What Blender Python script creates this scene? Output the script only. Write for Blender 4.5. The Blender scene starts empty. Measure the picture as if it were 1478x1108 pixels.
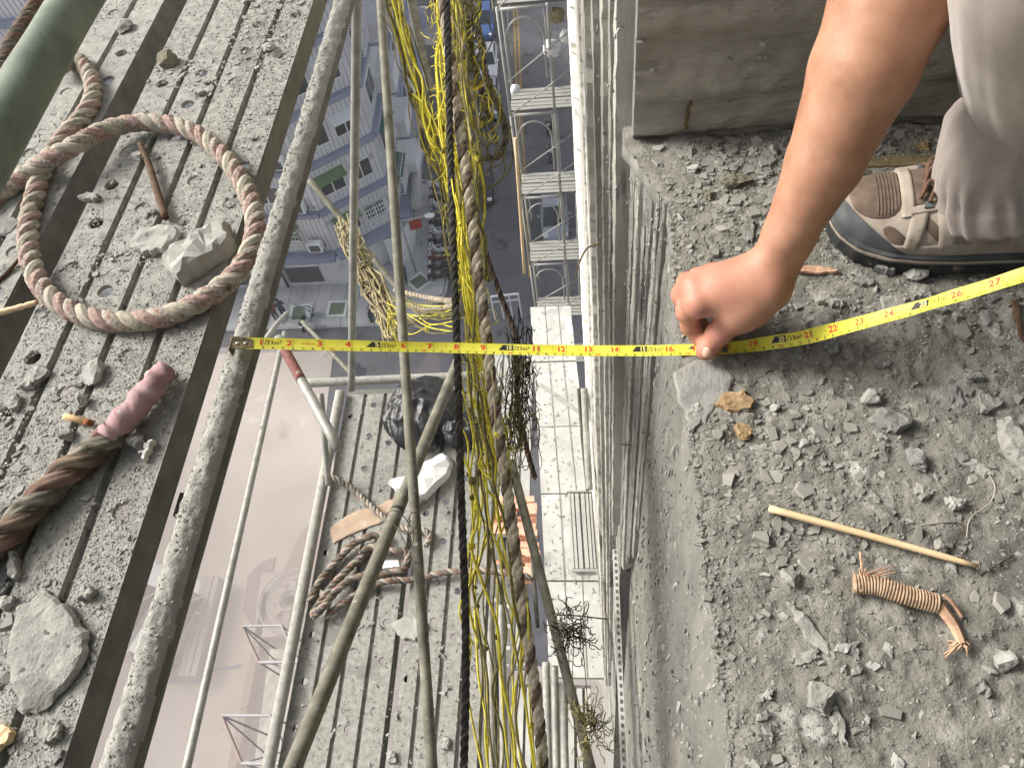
import bpy, math, random
import numpy as np
from mathutils import Matrix, Vector
from mathutils.geometry import delaunay_2d_cdt

R = math.radians
rng = np.random.default_rng(7)
random.seed(7)
SC = bpy.context.scene
COL = SC.collection

# ------------------------------------------------------------------ camera
F, CX, CY = 1085.0, 739.0, 554.0            # focal length and centre of the 1478 x 1108 photograph
_d = np.array([141.0, 716.0, F]); _d /= np.linalg.norm(_d)
_y = np.array([76.0, -(F*F + 141*76)/716.0, F]); _y /= np.linalg.norm(_y)
_x = np.cross(_d, _y); _x /= np.linalg.norm(_x)
CM = np.array([_x, _y, -_d])                # camera (right, down, forward) to world
CAM = np.array([0, 0, .70])
cd = bpy.data.cameras.new('camera')
cam = bpy.data.objects.new('camera', cd)
COL.objects.link(cam)
cd.sensor_width = 36
cd.lens = 36*F/1478
cd.clip_start = .02
cd.clip_end = 1500
rt, up, bk = CM[:, 0], -CM[:, 1], -CM[:, 2]
cam.matrix_world = Matrix([[rt[0], up[0], bk[0], CAM[0]], [rt[1], up[1], bk[1], CAM[1]],
                           [rt[2], up[2], bk[2], CAM[2]], [0, 0, 0, 1]])
SC.camera = cam

# ------------------------------------------------------------------ sky, sun, exposure
SUN_AZ, SUN_EL = math.atan2(-.95, .30), R(37)       # direction towards the sun, from +Y turning to +X
w = bpy.data.worlds.new('World'); SC.world = w
w.use_nodes = True
nt = w.node_tree
bg = nt.nodes['Background']
sky = nt.nodes.new('ShaderNodeTexSky')
sky.sky_type = 'NISHITA'
sky.sun_disc = False
sky.sun_elevation = SUN_EL
sky.sun_rotation = SUN_AZ
sky.air_density = 1.0
sky.dust_density = 6.0
sky.ozone_density = .3
hs = nt.nodes.new('ShaderNodeHueSaturation')          # thin overcast: the blue is half washed out
hs.inputs['Saturation'].default_value = .5
nt.links.new(sky.outputs[0], hs.inputs['Color'])
nt.links.new(hs.outputs[0], bg.inputs[0])
bg.inputs[1].default_value = .15
sd = bpy.data.lights.new('sun', 'SUN')
sd.energy = 3.2
sd.angle = R(24)
sd.color = (1, .98, .94)
so = bpy.data.objects.new('sun', sd); COL.objects.link(so)
so.location = (-6, 4, 8)
tosun = Vector((math.sin(SUN_AZ)*math.cos(SUN_EL), math.cos(SUN_AZ)*math.cos(SUN_EL), math.sin(SUN_EL)))
so.rotation_euler = tosun.to_track_quat('Z', 'Y').to_euler()
SC.view_settings.view_transform = 'Standard'
SC.view_settings.look = 'None'
SC.view_settings.gamma = 1
SC.view_settings.use_curve_mapping = False
SC.view_settings.exposure = .52

# ------------------------------------------------------------------ helpers: where a sight line meets a level
def ray(px, py): return CM @ np.array([px-CX, py-CY, F])
def pz(px, py, z):
    r = ray(px, py); return CAM + r*((z-CAM[2])/r[2])
def pX(px, py, X):
    r = ray(px, py); return CAM + r*((X-CAM[0])/r[0])
def pY(px, py, Y):
    r = ray(px, py); return CAM + r*((Y-CAM[1])/r[1])
def pd(px, py, depth): return CAM + ray(px, py)*(depth/F)
def scale_at(p): return F/(CM.T @ (np.asarray(p)-CAM))[2]

# ------------------------------------------------------------------ helpers: meshes and objects
class MB:
    """collects vertices and faces"""
    def __init__(s): s.v = []; s.f = []; s.n = 0
    def add(s, v, f):
        o = s.n
        s.v.extend([tuple(float(c) for c in p) for p in v]); s.n += len(v)
        s.f.extend([tuple(i+o for i in q) for q in f])
        return s
    def box(s, c, size, rz=0, M=None, taper=1.0):
        hx, hy, hz = size[0]/2, size[1]/2, size[2]/2
        pts = [(-hx, -hy, -hz), (hx, -hy, -hz), (hx, hy, -hz), (-hx, hy, -hz),
               (-hx*taper, -hy*taper, hz), (hx*taper, -hy*taper, hz), (hx*taper, hy*taper, hz), (-hx*taper, hy*taper, hz)]
        if M is None:
            ca, sa = math.cos(rz), math.sin(rz)
            pts = [(c[0]+x*ca-y*sa, c[1]+x*sa+y*ca, c[2]+z) for x, y, z in pts]
        else:
            pts = [tuple(np.array(c)+M@np.array(p)) for p in pts]
        return s.add(pts, [(0, 3, 2, 1), (4, 5, 6, 7), (0, 1, 5, 4), (1, 2, 6, 5), (2, 3, 7, 6), (3, 0, 4, 7)])
    def prism(s, poly, z0, z1):
        n = len(poly)
        v = [(p[0], p[1], z0) for p in poly]+[(p[0], p[1], z1) for p in poly]
        f = [tuple(range(n-1, -1, -1)), tuple(range(n, 2*n))]
        f += [(i, (i+1) % n, n+(i+1) % n, n+i) for i in range(n)]
        return s.add(v, f)
    def tube(s, pts, r, n=10, cap=True, prof=None):
        v, f = sweep(pts, r, n, cap, prof)
        return s.add(v, f)

def resample(pts, step=None, n=None):
    """Catmull-Rom through pts, then even spacing"""
    P = np.array(pts, float)
    if len(P) < 3:
        Q = P
    else:
        E = np.vstack([2*P[0]-P[1], P, 2*P[-1]-P[-2]])
        out = []
        for i in range(1, len(E)-2):
            t = np.linspace(0, 1, 14, endpoint=False)[:, None]
            a, b, c, e = E[i-1], E[i], E[i+1], E[i+2]
            out.append(.5*((2*b)+(-a+c)*t+(2*a-5*b+4*c-e)*t*t+(-a+3*b-3*c+e)*t**3))
        Q = np.vstack(out+[P[-1:]])
    L = np.r_[0, np.cumsum(np.linalg.norm(np.diff(Q, axis=0), axis=1))]
    if n is None: n = max(2, int(round(L[-1]/step))+1)
    s = np.linspace(0, L[-1], n)
    return np.stack([np.interp(s, L, Q[:, k]) for k in range(3)], 1)

def frames(P):
    T = np.gradient(P, axis=0); T /= np.maximum(np.linalg.norm(T, axis=1), 1e-9)[:, None]
    a = np.array([0, 0, 1.]) if abs(T[0][2]) < .9 else np.array([1., 0, 0])
    N = np.zeros_like(P); u = np.cross(T[0], a); N[0] = u/np.linalg.norm(u)
    for i in range(1, len(P)):
        u = N[i-1]-T[i]*np.dot(N[i-1], T[i]); N[i] = u/max(np.linalg.norm(u), 1e-9)
    return T, N, np.cross(T, N)

def sweep(pts, r, n=10, cap=True, prof=None):
    P = np.array(pts, float); m = len(P)
    T, N, B = frames(P)
    r = np.broadcast_to(np.asarray(r, float), (m,)) if np.ndim(r) < 2 else r
    a = np.arange(n)*2*math.pi/n
    rr = r[:, None]*np.ones((1, n)) if np.ndim(r) < 2 else r
    if prof is not None: rr = rr*prof
    V = P[:, None, :]+rr[..., None]*(np.cos(a)[None, :, None]*N[:, None, :]+np.sin(a)[None, :, None]*B[:, None, :])
    V = V.reshape(-1, 3)
    fs = []
    for i in range(m-1):
        for j in range(n):
            k = (j+1) % n
            fs.append((i*n+j, i*n+k, (i+1)*n+k, (i+1)*n+j))
    if cap:
        fs.append(tuple(range(n-1, -1, -1))); fs.append(tuple((m-1)*n+j for j in range(n)))
    return V, fs

def link(o, parent=None):
    COL.objects.link(o)
    if parent is not None:
        o.parent = parent
        l = parent.location.copy() if parent.parent is None else Vector((0, 0, 0))
        o.matrix_parent_inverse = Matrix.Translation(-l)
    return o

def tag(o, label=None, cat=None, group=None, kind=None):
    if label: o['label'] = label
    if cat: o['category'] = cat
    if group: o['group'] = group
    if kind: o['kind'] = kind
    return o

def thing(name, label, cat, loc=(0, 0, 0), group=None):
    o = bpy.data.objects.new(name, None)
    COL.objects.link(o)
    o.location = [float(c) for c in loc]
    o.empty_display_size = .05
    return tag(o, label, cat, group)

def obj(name, vf, m, parent=None, smooth=False, label=None, cat=None, group=None, kind=None, bevel=0, at=None):
    """one mesh object; a top-level one gets its origin inside its own shape"""
    v, f = (vf.v, vf.f) if isinstance(vf, MB) else vf
    v = np.asarray(v, float)
    me = bpy.data.meshes.new(name)
    off = np.zeros(3)
    if parent is None and kind is None:
        off = np.array(at, float) if at is not None else np.array([*(v[:, :2].mean(0)), v[:, 2].min()])
    if isinstance(f, np.ndarray):
        fast_mesh(me, v-off, f)
        if not smooth: me.polygons.foreach_set('use_smooth', [False]*len(me.polygons))
    else:
        me.from_pydata([tuple(p) for p in (v-off)], [], f)
    if smooth: me.polygons.foreach_set('use_smooth', [True]*len(me.polygons))
    me.update()
    if m is not None: me.materials.append(m)
    o = bpy.data.objects.new(name, me)
    link(o, parent)
    if parent is None: o.location = off
    if bevel:
        b = o.modifiers.new('bevel', 'BEVEL'); b.width = bevel; b.segments = 2; b.limit_method = 'ANGLE'
    return tag(o, label, cat, group, kind)

def fast_mesh(me, v, f):
    n, k = f.shape
    me.vertices.add(len(v)); me.vertices.foreach_set('co', np.ascontiguousarray(v, np.float32).ravel())
    me.loops.add(n*k); me.loops.foreach_set('vertex_index', np.ascontiguousarray(f, np.int32).ravel())
    me.polygons.add(n)
    me.polygons.foreach_set('loop_start', np.arange(0, n*k, k, dtype=np.int32))
    me.polygons.foreach_set('loop_total', np.full(n, k, np.int32))
    me.update(calc_edges=True)

# ------------------------------------------------------------------ helpers: noise
_tab = np.random.default_rng(3).random((256, 256)).astype(np.float32)
def vnoise(x, y):
    xi = np.floor(x).astype(int); yi = np.floor(y).astype(int)
    fx = x-xi; fy = y-yi
    fx = fx*fx*(3-2*fx); fy = fy*fy*(3-2*fy)
    g = lambda a, b: _tab[a % 256, b % 256]
    return (g(xi, yi)*(1-fx)+g(xi+1, yi)*fx)*(1-fy)+(g(xi, yi+1)*(1-fx)+g(xi+1, yi+1)*fx)*fy
def fbm(x, y, octv=4, gain=.5):
    t = 0; a = 1; s = 0
    for o in range(octv):
        t = t+a*vnoise(x*2**o+o*17.3, y*2**o+o*9.1); s += a; a *= gain
    return t/s-.5

# ------------------------------------------------------------------ helpers: stones and grit
_ico_v = None
def ico(sub=0):
    t = (1+5**.5)/2
    v = [(-1, t, 0), (1, t, 0), (-1, -t, 0), (1, -t, 0), (0, -1, t), (0, 1, t), (0, -1, -t), (0, 1, -t), (t, 0, -1), (t, 0, 1), (-t, 0, -1), (-t, 0, 1)]
    f = [(0, 11, 5), (0, 5, 1), (0, 1, 7), (0, 7, 10), (0, 10, 11), (1, 5, 9), (5, 11, 4), (11, 10, 2), (10, 7, 6), (7, 1, 8),
         (3, 9, 4), (3, 4, 2), (3, 2, 6), (3, 6, 8), (3, 8, 9), (4, 9, 5), (2, 4, 11), (6, 2, 10), (8, 6, 7), (9, 8, 1)]
    v = np.array(v)/np.linalg.norm(v[0])
    for _ in range(sub):
        v = list(map(tuple, v)); c = {}; nf = []
        def mid(a, b):
            k = (min(a, b), max(a, b))
            if k not in c:
                p = (np.array(v[a])+np.array(v[b])); p /= np.linalg.norm(p); v.append(tuple(p)); c[k] = len(v)-1
            return c[k]
        for a, b, d in f:
            x, y, z = mid(a, b), mid(b, d), mid(d, a)
            nf += [(a, x, z), (b, y, x), (d, z, y), (x, y, z)]
        f = nf; v = np.array(v)
    return np.array(v), np.array(f)

def scatter(name, P, S, m, parent=None, flat=.55, tone=(.2, .8), label=None, cat=None, kind='stuff', skew=None, group=None, dims=None):
    """many small angular stones in one mesh (positions P, sizes S)"""
    n = len(P)
    bv = np.array([(1, 0, 0), (-.5, .87, 0), (-.6, -.8, .1), (.2, -.1, 1), (-.1, .1, -1), (.6, .6, .5)], float)
    bf = np.array([(0, 5, 3), (5, 1, 3), (1, 2, 3), (2, 0, 3), (5, 0, 4), (1, 5, 4), (2, 1, 4), (0, 2, 4)])
    V = np.repeat(bv[None], n, 0)+rng.normal(0, .22, (n, 6, 3))
    sc = np.stack([rng.uniform(.6, 1.5, n), rng.uniform(.5, 1.1, n), rng.uniform(.6, 1.2, n)*flat], 1)
    if dims is not None: sc = np.array(dims)[None]*rng.uniform(.6, 1.4, (n, 3))
    V *= sc[:, None, :]*np.asarray(S)[:, None, None]
    a = rng.uniform(0, 2*math.pi, n) if dims is None else rng.normal(0, .1, n); t = rng.normal(0, .3 if dims is None else .12, n)
    ca, sa, ct, st = np.cos(a), np.sin(a), np.cos(t), np.sin(t)
    x, y, z = V[..., 0], V[..., 1], V[..., 2]
    x, z = x*ct[:, None]-z*st[:, None], x*st[:, None]+z*ct[:, None]
    x, y = x*ca[:, None]-y*sa[:, None], x*sa[:, None]+y*ca[:, None]
    V = np.stack([x, y, z], 2)+np.asarray(P)[:, None, :]
    Fc = (bf[None]+(np.arange(n)*6)[:, None, None]).reshape(-1, 3)
    o = obj(name, (V.reshape(-1, 3), Fc), m, parent, kind=kind, label=label, cat=cat, group=group)
    at = o.data.attributes.new('tone', 'FLOAT', 'FACE')
    at.data.foreach_set('value', np.repeat(rng.uniform(tone[0], tone[1], n), 8).astype(np.float32))
    return o

def rock_mesh(a, b, c, seed=0, cuts=9, sub=2, rough=.05):
    """angular broken chunk: a ball cut by random planes; base flattened"""
    g = np.random.default_rng(seed)
    v, f = ico(sub)
    for _ in range(cuts):
        n = g.normal(size=3); n /= np.linalg.norm(n)
        dd = g.uniform(.48, .85)
        h = v@n-dd
        v = v-np.maximum(h, 0)[:, None]*n[None]
    v = v*(1+rough*g.normal(size=(len(v), 1)))
    v = v/np.abs(v).max(0)
    v[:, 2] = np.where(v[:, 2] < -.55, -.55+.1*(v[:, 2]+.55), v[:, 2])
    v[:, 2] -= v[:, 2].min()
    v[:, 2] /= v[:, 2].max()
    return v*np.array([a, b, c]), f

def slab_mesh(outline, h, seed=0, jag=.0, inner=26):
    """flat broken piece from an outline (x, y): split top of uneven facets, rough steep rim"""
    g = np.random.default_rng(seed)
    P = np.array(outline, float)
    if sum(P[i][0]*P[(i+1) % len(P)][1]-P[(i+1) % len(P)][0]*P[i][1] for i in range(len(P))) < 0: P = P[::-1]
    Q = []
    for i in range(len(P)):
        a, b = P[i], P[(i+1) % len(P)]
        for t in np.linspace(0, 1, 4, endpoint=False):
            Q.append(a+(b-a)*t+(g.normal(0, jag, 2) if t > 0 else 0))
    Q = np.array(Q); n = len(Q); c = Q.mean(0); span = np.abs(Q-c).max()
    top = c+(Q-c)*(.96-.05*g.random((n, 1)))
    sx = g.uniform(0, 50); til = g.normal(0, .14, 2)
    hz = lambda p: np.maximum(h*(1+((p-c)/span)@til)+fbm(p[:, 0]/span*1.7+sx, p[:, 1]/span*1.7+sx, 3)*.75*h+fbm(p[:, 0]/span*6+sx, p[:, 1]/span*6, 3)*.30*h, h*.2)
    pts = [Vector(q) for q in top]
    for _ in range(inner):
        k = g.integers(n); u = g.random()**.6
        pts.append(Vector(c+(top[k]-c)*u*.93+(top[(k+1) % n]-top[k])*g.random()*u*.8))
    try:
        r_ = delaunay_2d_cdt(pts, [], [list(range(n))], 1, 1e-7)
        tv, tf = np.array([tuple(p) for p in r_[0]]), [tuple(f) for f in r_[2]]
        ok = len(tf) > 3
    except Exception:
        ok = False
    zt = hz(top)*.86
    if not ok:
        tv = np.vstack([top, c[None]]); tf = [(i, (i+1) % n, n) for i in range(n)]
    zv = hz(tv)
    dmin = np.min(np.linalg.norm(tv[:, None]-top[None], axis=2), axis=1); near = dmin < 1e-6
    zv = np.where(near, zv*.86, zv)
    v = [(x, y, z) for (x, y), z in zip(tv, zv)]; o = len(v)
    mid = c+(Q-c)*(1.0+.04*g.random((n, 1)))
    v += [(x, y, z) for (x, y), z in zip(top, zt)]+[(x, y, z*.5) for (x, y), z in zip(mid, zt)]+[(x, y, 0) for x, y in c+(Q-c)*1.0]
    f = list(tf)
    for r_ in (0, 1):
        for i in range(n):
            j = (i+1) % n
            f.append((o+r_*n+j, o+r_*n+i, o+(r_+1)*n+i, o+(r_+1)*n+j))
    f.append(tuple(o+2*n+i for i in range(n-1, -1, -1)))
    return np.array(v), f

# ------------------------------------------------------------------ helpers: blended solids (for the figure and soft shapes)
def blend_solid(prims, res, k=.012, pad=.01):
    """prims: (p0, p1, r0, r1) tapered capsules or ('e', centre, radii, 3x3). Smooth union, then a quad skin"""
    lo = np.full(3, 1e9); hi = np.full(3, -1e9)
    for p in prims:
        if isinstance(p[0], str):
            m = max(p[2]); lo = np.minimum(lo, np.array(p[1])-m); hi = np.maximum(hi, np.array(p[1])+m)
        else:
            m = max(p[2], p[3]); lo = np.minimum(lo, np.minimum(p[0], p[1])-m); hi = np.maximum(hi, np.maximum(p[0], p[1])+m)
    lo -= pad; hi += pad
    N = np.ceil((hi-lo)/res).astype(int)+1
    D = np.full(N, 1.0, np.float32)
    ax = [lo[i]+np.arange(N[i])*res for i in range(3)]
    for p in prims:
        kk = k
        if isinstance(p[0], str):
            m = max(p[2])+2*k; l, h = np.array(p[1])-m, np.array(p[1])+m
            if len(p) > 4: kk = p[4]
        else:
            m = max(p[2], p[3])+2*k; l, h = np.minimum(p[0], p[1])-m, np.maximum(p[0], p[1])+m
            if len(p) > 4: kk = p[4]
        i0 = np.maximum(((l-lo)/res).astype(int), 0); i1 = np.minimum(((h-lo)/res).astype(int)+2, N)
        sl = tuple(slice(a, b) for a, b in zip(i0, i1))
        X, Y, Z = np.meshgrid(*[ax[i][sl[i]] for i in range(3)], indexing='ij')
        Q = np.stack([X, Y, Z], -1)
        if isinstance(p[0], str):
            L = (Q-np.array(p[1]))@np.array(p[3])
            rr = np.array(p[2]); q = np.linalg.norm(L/rr, axis=-1); g = np.linalg.norm(L/rr**2, axis=-1)
            dd = q*(q-1)/np.maximum(g, 1e-6)
        else:
            a = np.array(p[0], float); b = np.array(p[1], float); ab = b-a
            t = np.clip(((Q-a)@ab)/max(ab@ab, 1e-12), 0, 1)
            dd = np.linalg.norm(Q-a-t[..., None]*ab, axis=-1)-(p[2]+(p[3]-p[2])*t)
        A = D[sl]
        hh = np.clip(.5+.5*(A-dd)/kk, 0, 1)
        D[sl] = A*(1-hh)+dd*hh-kk*hh*(1-hh)
    return surface_net(D, lo, res)

def surface_net(D, lo, res):
    S = D < 0
    c = [S[i:S.shape[0]-1+i, j:S.shape[1]-1+j, l:S.shape[2]-1+l] for i in (0, 1) for j in (0, 1) for l in (0, 1)]
    cnt = sum(x.astype(np.int8) for x in c)
    act = (cnt > 0) & (cnt < 8)
    idx = -np.ones(act.shape, int); ids = np.argwhere(act); idx[act] = np.arange(len(ids))
    acc = np.zeros((len(ids), 3)); num = np.zeros(len(ids))
    i, j, l = ids.T
    cor = [(0, 0, 0), (1, 0, 0), (0, 1, 0), (1, 1, 0), (0, 0, 1), (1, 0, 1), (0, 1, 1), (1, 1, 1)]
    for a in range(8):
        for b in range(a+1, 8):
            df = np.abs(np.array(cor[a])-np.array(cor[b]))
            if df.sum() != 1: continue
            da = D[i+cor[a][0], j+cor[a][1], l+cor[a][2]]; db = D[i+cor[b][0], j+cor[b][1], l+cor[b][2]]
            x = (da < 0) != (db < 0)
            t = np.where(x, da/np.where(x, da-db, 1), 0)
            p = np.array(cor[a])[None]+t[:, None]*(np.array(cor[b])-np.array(cor[a]))[None]
            acc[x] += p[x]; num[x] += 1
    V = lo+(ids+acc/num[:, None])*res
    Fs = []
    for axn in range(3):
        o = [1, 1, 1]; o[axn] = 0
        sl0 = [slice(1, -1)]*3; sl0[axn] = slice(0, -1)
        sl1 = [slice(1, -1)]*3; sl1[axn] = slice(1, None)
        A = S[tuple(sl0)]; B = S[tuple(sl1)]
        e = np.argwhere(A != B)
        if not len(e): continue
        inside = A[tuple(e.T)]
        base = e.copy()
        for q in range(3):
            if q != axn: base[:, q] += 1
        u, v_ = [(1, 2), (2, 0), (0, 1)][axn]
        def g(du, dv):
            b = base.copy(); b[:, u] -= du; b[:, v_] -= dv
            return idx[tuple(b.T)]
        q = np.stack([g(1, 1), g(0, 1), g(0, 0), g(1, 0)], 1)
        q[~inside] = q[~inside][:, ::-1]
        Fs.append(q)
    Fq = np.vstack(Fs); Fq = Fq[(Fq >= 0).all(1)]
    # a little relaxation of the skin
    for _ in range(2):
        acc = np.zeros_like(V); n = np.zeros(len(V))
        for a in range(4):
            for b in (1, 3):
                np.add.at(acc, Fq[:, a], V[Fq[:, (a+b) % 4]]); np.add.at(n, Fq[:, a], 1)
        V = .5*V+.5*acc/np.maximum(n, 1)[:, None]
    return V, Fq
# ------------------------------------------------------------------ materials
def lin(r, g=None, b=None):
    c = (r, g, b) if g is not None else r
    return tuple(((x/255)/12.92 if x/255 <= .04045 else ((x/255+.055)/1.055)**2.4) for x in c)

def mat(name, cols, scale=20, detail=6, rough=.85, bump=.0, bscale=None, bdist=.002, stretch=(1, 1, 1), metal=0.0, spec=.3,
        tone=False, spots=None, sss=0, sheen=0, contrast=.25, alpha=1, trans=0):
    """noise-coloured surface: cols are the stops of the colour ramp; spots = (colour, scale, threshold)"""
    m = bpy.data.materials.new(name); m.use_nodes = True
    nt = m.node_tree; N = nt.nodes; L = nt.links
    p = N['Principled BSDF']
    p.inputs['Roughness'].default_value = rough
    p.inputs['Metallic'].default_value = metal
    p.inputs['Specular IOR Level'].default_value = spec
    tc = N.new('ShaderNodeTexCoord'); mp = N.new('ShaderNodeMapping')
    mp.inputs['Scale'].default_value = stretch
    L.new(tc.outputs['Object'], mp.inputs[0])
    nz = N.new('ShaderNodeTexNoise'); nz.inputs['Scale'].default_value = scale; nz.inputs['Detail'].default_value = detail
    nz.inputs['Roughness'].default_value = .62
    L.new(mp.outputs[0], nz.inputs['Vector'])
    cr = N.new('ShaderNodeValToRGB')
    n = len(cols)
    e = cr.color_ramp.elements
    while len(e) < n: e.new(.5)
    for i, c in enumerate(cols):
        e[i].position = .5 if n == 1 else (.5-contrast)+2*contrast*i/(n-1)
    for i, c in enumerate(cols): e[i].color = (*c, 1)
    L.new(nz.outputs['Fac'], cr.inputs[0])
    out = cr.outputs[0]
    if tone:
        a = N.new('ShaderNodeAttribute'); a.attribute_name = 'tone'
        mr = N.new('ShaderNodeMath'); mr.operation = 'MULTIPLY_ADD'; mr.inputs[1].default_value = .55
        sub = N.new('ShaderNodeMath'); sub.operation = 'MULTIPLY'; sub.inputs[1].default_value = .45
        L.new(nz.outputs['Fac'], sub.inputs[0]); L.new(a.outputs['Fac'], mr.inputs[0]); L.new(sub.outputs[0], mr.inputs[2])
        L.new(mr.outputs[0], cr.inputs[0])
    if spots:
        for sc_, ss, th in spots:
            n2 = N.new('ShaderNodeTexNoise'); n2.inputs['Scale'].default_value = ss; n2.inputs['Detail'].default_value = 5
            L.new(mp.outputs[0], n2.inputs['Vector'])
            r2 = N.new('ShaderNodeValToRGB'); r2.color_ramp.elements[0].position = th; r2.color_ramp.elements[1].position = th+.06
            L.new(n2.outputs['Fac'], r2.inputs[0])
            mx = N.new('ShaderNodeMixRGB'); mx.inputs[2].default_value = (*sc_, 1)
            L.new(r2.outputs[0], mx.inputs[0]); L.new(out, mx.inputs[1]); out = mx.outputs[0]
    L.new(out, p.inputs['Base Color'])
    if bump:
        n3 = N.new('ShaderNodeTexNoise'); n3.inputs['Scale'].default_value = bscale or scale*3; n3.inputs['Detail'].default_value = 7
        n3.inputs['Roughness'].default_value = .65
        L.new(mp.outputs[0], n3.inputs['Vector'])
        b = N.new('ShaderNodeBump'); b.inputs['Strength'].default_value = bump; b.inputs['Distance'].default_value = bdist
        L.new(n3.outputs['Fac'], b.inputs['Height']); L.new(b.outputs[0], p.inputs['Normal'])
    if sss:
        p.inputs['Subsurface Weight'].default_value = sss
        p.inputs['Subsurface Radius'].default_value = (.006, .0025, .0012)
        p.inputs['Subsurface Scale'].default_value = 1
    if sheen: p.inputs['Sheen Weight'].default_value = sheen
    return m

G = lambda v, warm=0.0: (v*(1.0+warm*.4), v*1.0, v*(.93-warm*.8))
M = {}
M['floor'] = mat('gravel_dust', [G(.09, .10), G(.165, .09), G(.23, .08), G(.34, .05)], 30, 10, .95, 1.0, 230, .0035, spots=[(G(.12, .06), 6, .58), (G(.38, .02), 13, .62), (G(.09, .05), 150, .66)])
M['chip'] = mat('stone_chips', [G(.06, .06), G(.135, .07), G(.21, .07), G(.285, .05), G(.46, .03)], 60, 4, .9, .35, 500, .001, tone=True, contrast=.5)
M['chunk'] = mat('broken_concrete', [G(.18, .04), G(.27, .04), G(.36, .03)], 60, 7, .92, .6, 260, .002, spots=[(G(.16, .02), 140, .62)])
M['chunkpale'] = mat('pale_broken_mortar', [G(.24, .03), G(.31, .02), G(.38, .02)], 50, 6, .92, .5, 300, .0015, spots=[(G(.25, .02), 150, .64)])
M['chunkdark'] = mat('dark_slate_stone', [G(.10, .01), G(.19, .0), G(.27, .0)], 50, 6, .85, .5, 300, .002)
M['tanstone'] = mat('tan_stone', [lin(112, 94, 68), lin(146, 122, 90), lin(172, 154, 128)], 70, 5, .9, .6, 300, .002)
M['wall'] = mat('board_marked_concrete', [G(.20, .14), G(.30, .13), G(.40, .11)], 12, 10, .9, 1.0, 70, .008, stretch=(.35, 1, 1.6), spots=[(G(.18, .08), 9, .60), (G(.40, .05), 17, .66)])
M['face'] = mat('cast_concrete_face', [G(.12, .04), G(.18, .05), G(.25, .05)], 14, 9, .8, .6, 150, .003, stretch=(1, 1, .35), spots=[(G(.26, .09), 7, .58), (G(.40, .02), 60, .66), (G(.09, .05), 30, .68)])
M['boardlight'] = mat('pale_board_strip', [G(.22, .06), G(.34, .06), G(.46, .05)], 14, 8, .9, .7, 160, .003, stretch=(1, 1, .12), spots=[(G(.12, .05), 24, .62)])  # pale and grey strip tones put the light on each facing into colour
M['boardgrey'] = mat('grey_board_strip', [G(.16, .02), G(.24, .02), G(.34, .02)], 14, 8, .9, .7, 160, .003, stretch=(1, 1, .10), spots=[(G(.06, .05), 26, .61)])
M['boarddark'] = mat('dark_board_strip', [G(.05, .1), G(.10, .1), G(.18, .08)], 14, 8, .9, .7, 160, .003, stretch=(1, 1, .10))
M['mortar'] = mat('white_mortar', [G(.5, .02), G(.68, .02), G(.76, .01)], 22, 8, .95, .8, 120, .004, stretch=(1, 1, .3), spots=[(G(.28, .05), 30, .66)])
M['plank'] = mat('dusty_galvanised_plank', [G(.15, .03), G(.245, .03), G(.31, .03), G(.40, .02)], 60, 10, .85, 1.0, 300, .0022, spots=[(G(.12, .03), 90, .62), (G(.20, .03), 9, .60), (lin(140, 126, 98), 5, .72)])
M['planksteel'] = mat('galvanised_plank_side', [G(.09, .03), G(.135, .03), G(.19, .03)], 30, 6, .7, .3, 200, .001, metal=.0)  # sides darker than the plank tops: their shade is put into the colour
M['crust'] = mat('mortar_crust', [G(.23, .04), G(.32, .04), G(.41, .03)], 55, 8, .95, .8, 200, .003, spots=[(G(.17, .03), 90, .66)])
M['grit'] = mat('mortar_grit', [G(.12, .03), G(.22, .03), G(.30, .03), G(.46, .02)], 90, 3, .95, .4, 600, .001, tone=True, contrast=.45)
M['tubegreen'] = mat('weathered_steel_tube', [lin(72, 82, 72), lin(96, 106, 94), lin(120, 128, 114)], 18, 7, .6, .25, 300, .001, metal=.15, spots=[(G(.05, .1), 160, .70)])
M['tube'] = mat('galvanised_tube', [G(.18, .03), G(.28, .04), G(.36, .04)], 25, 7, .55, .3, 260, .001, metal=.3, spots=[(G(.42, .03), 60, .66), (G(.10, .05), 30, .68)])
M['tubeold'] = mat('dirty_tube', [lin(80, 78, 66), lin(112, 110, 98), lin(140, 138, 124)], 22, 8, .7, .5, 220, .0015, metal=.1, spots=[(G(.42, .03), 80, .67), (G(.07, .1), 40, .67)])
M['tubepale'] = mat('pale_tube', [lin(120, 119, 112), lin(150, 149, 142), lin(176, 175, 168)], 30, 6, .5, .2, 200, .001, spots=[(G(.3, .03), 60, .68)])
M['redpaint'] = mat('worn_red_paint', [lin(118, 108, 100), lin(104, 58, 52), lin(112, 62, 56), lin(128, 116, 108)], 60, 8, .7, .4, 200, .001, contrast=.16)
M['olive'] = mat('olive_mortar', [lin(92, 90, 78), lin(118, 114, 98), lin(138, 132, 114)], 60, 5, .9, .5, 300, .002)
# ================================================================== the storey we stand on
FE = .100            # X of the slab edge
FY = .855            # Y of the wall that rises from the slab

def hgt(x, y):
    x = np.asarray(x, float); y = np.asarray(y, float)
    """rubble floor relief"""
    e = np.clip((x-FE)/.05, 0, 1)
    return (.020*fbm(x*9, y*9, 3)+.012*fbm(x*34, y*34, 4)+.006*fbm(x*110, y*110, 3))*(.25+.75*e)

def floor_z(x, y): return float(hgt(np.array([x]), np.array([y]))[0])

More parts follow.
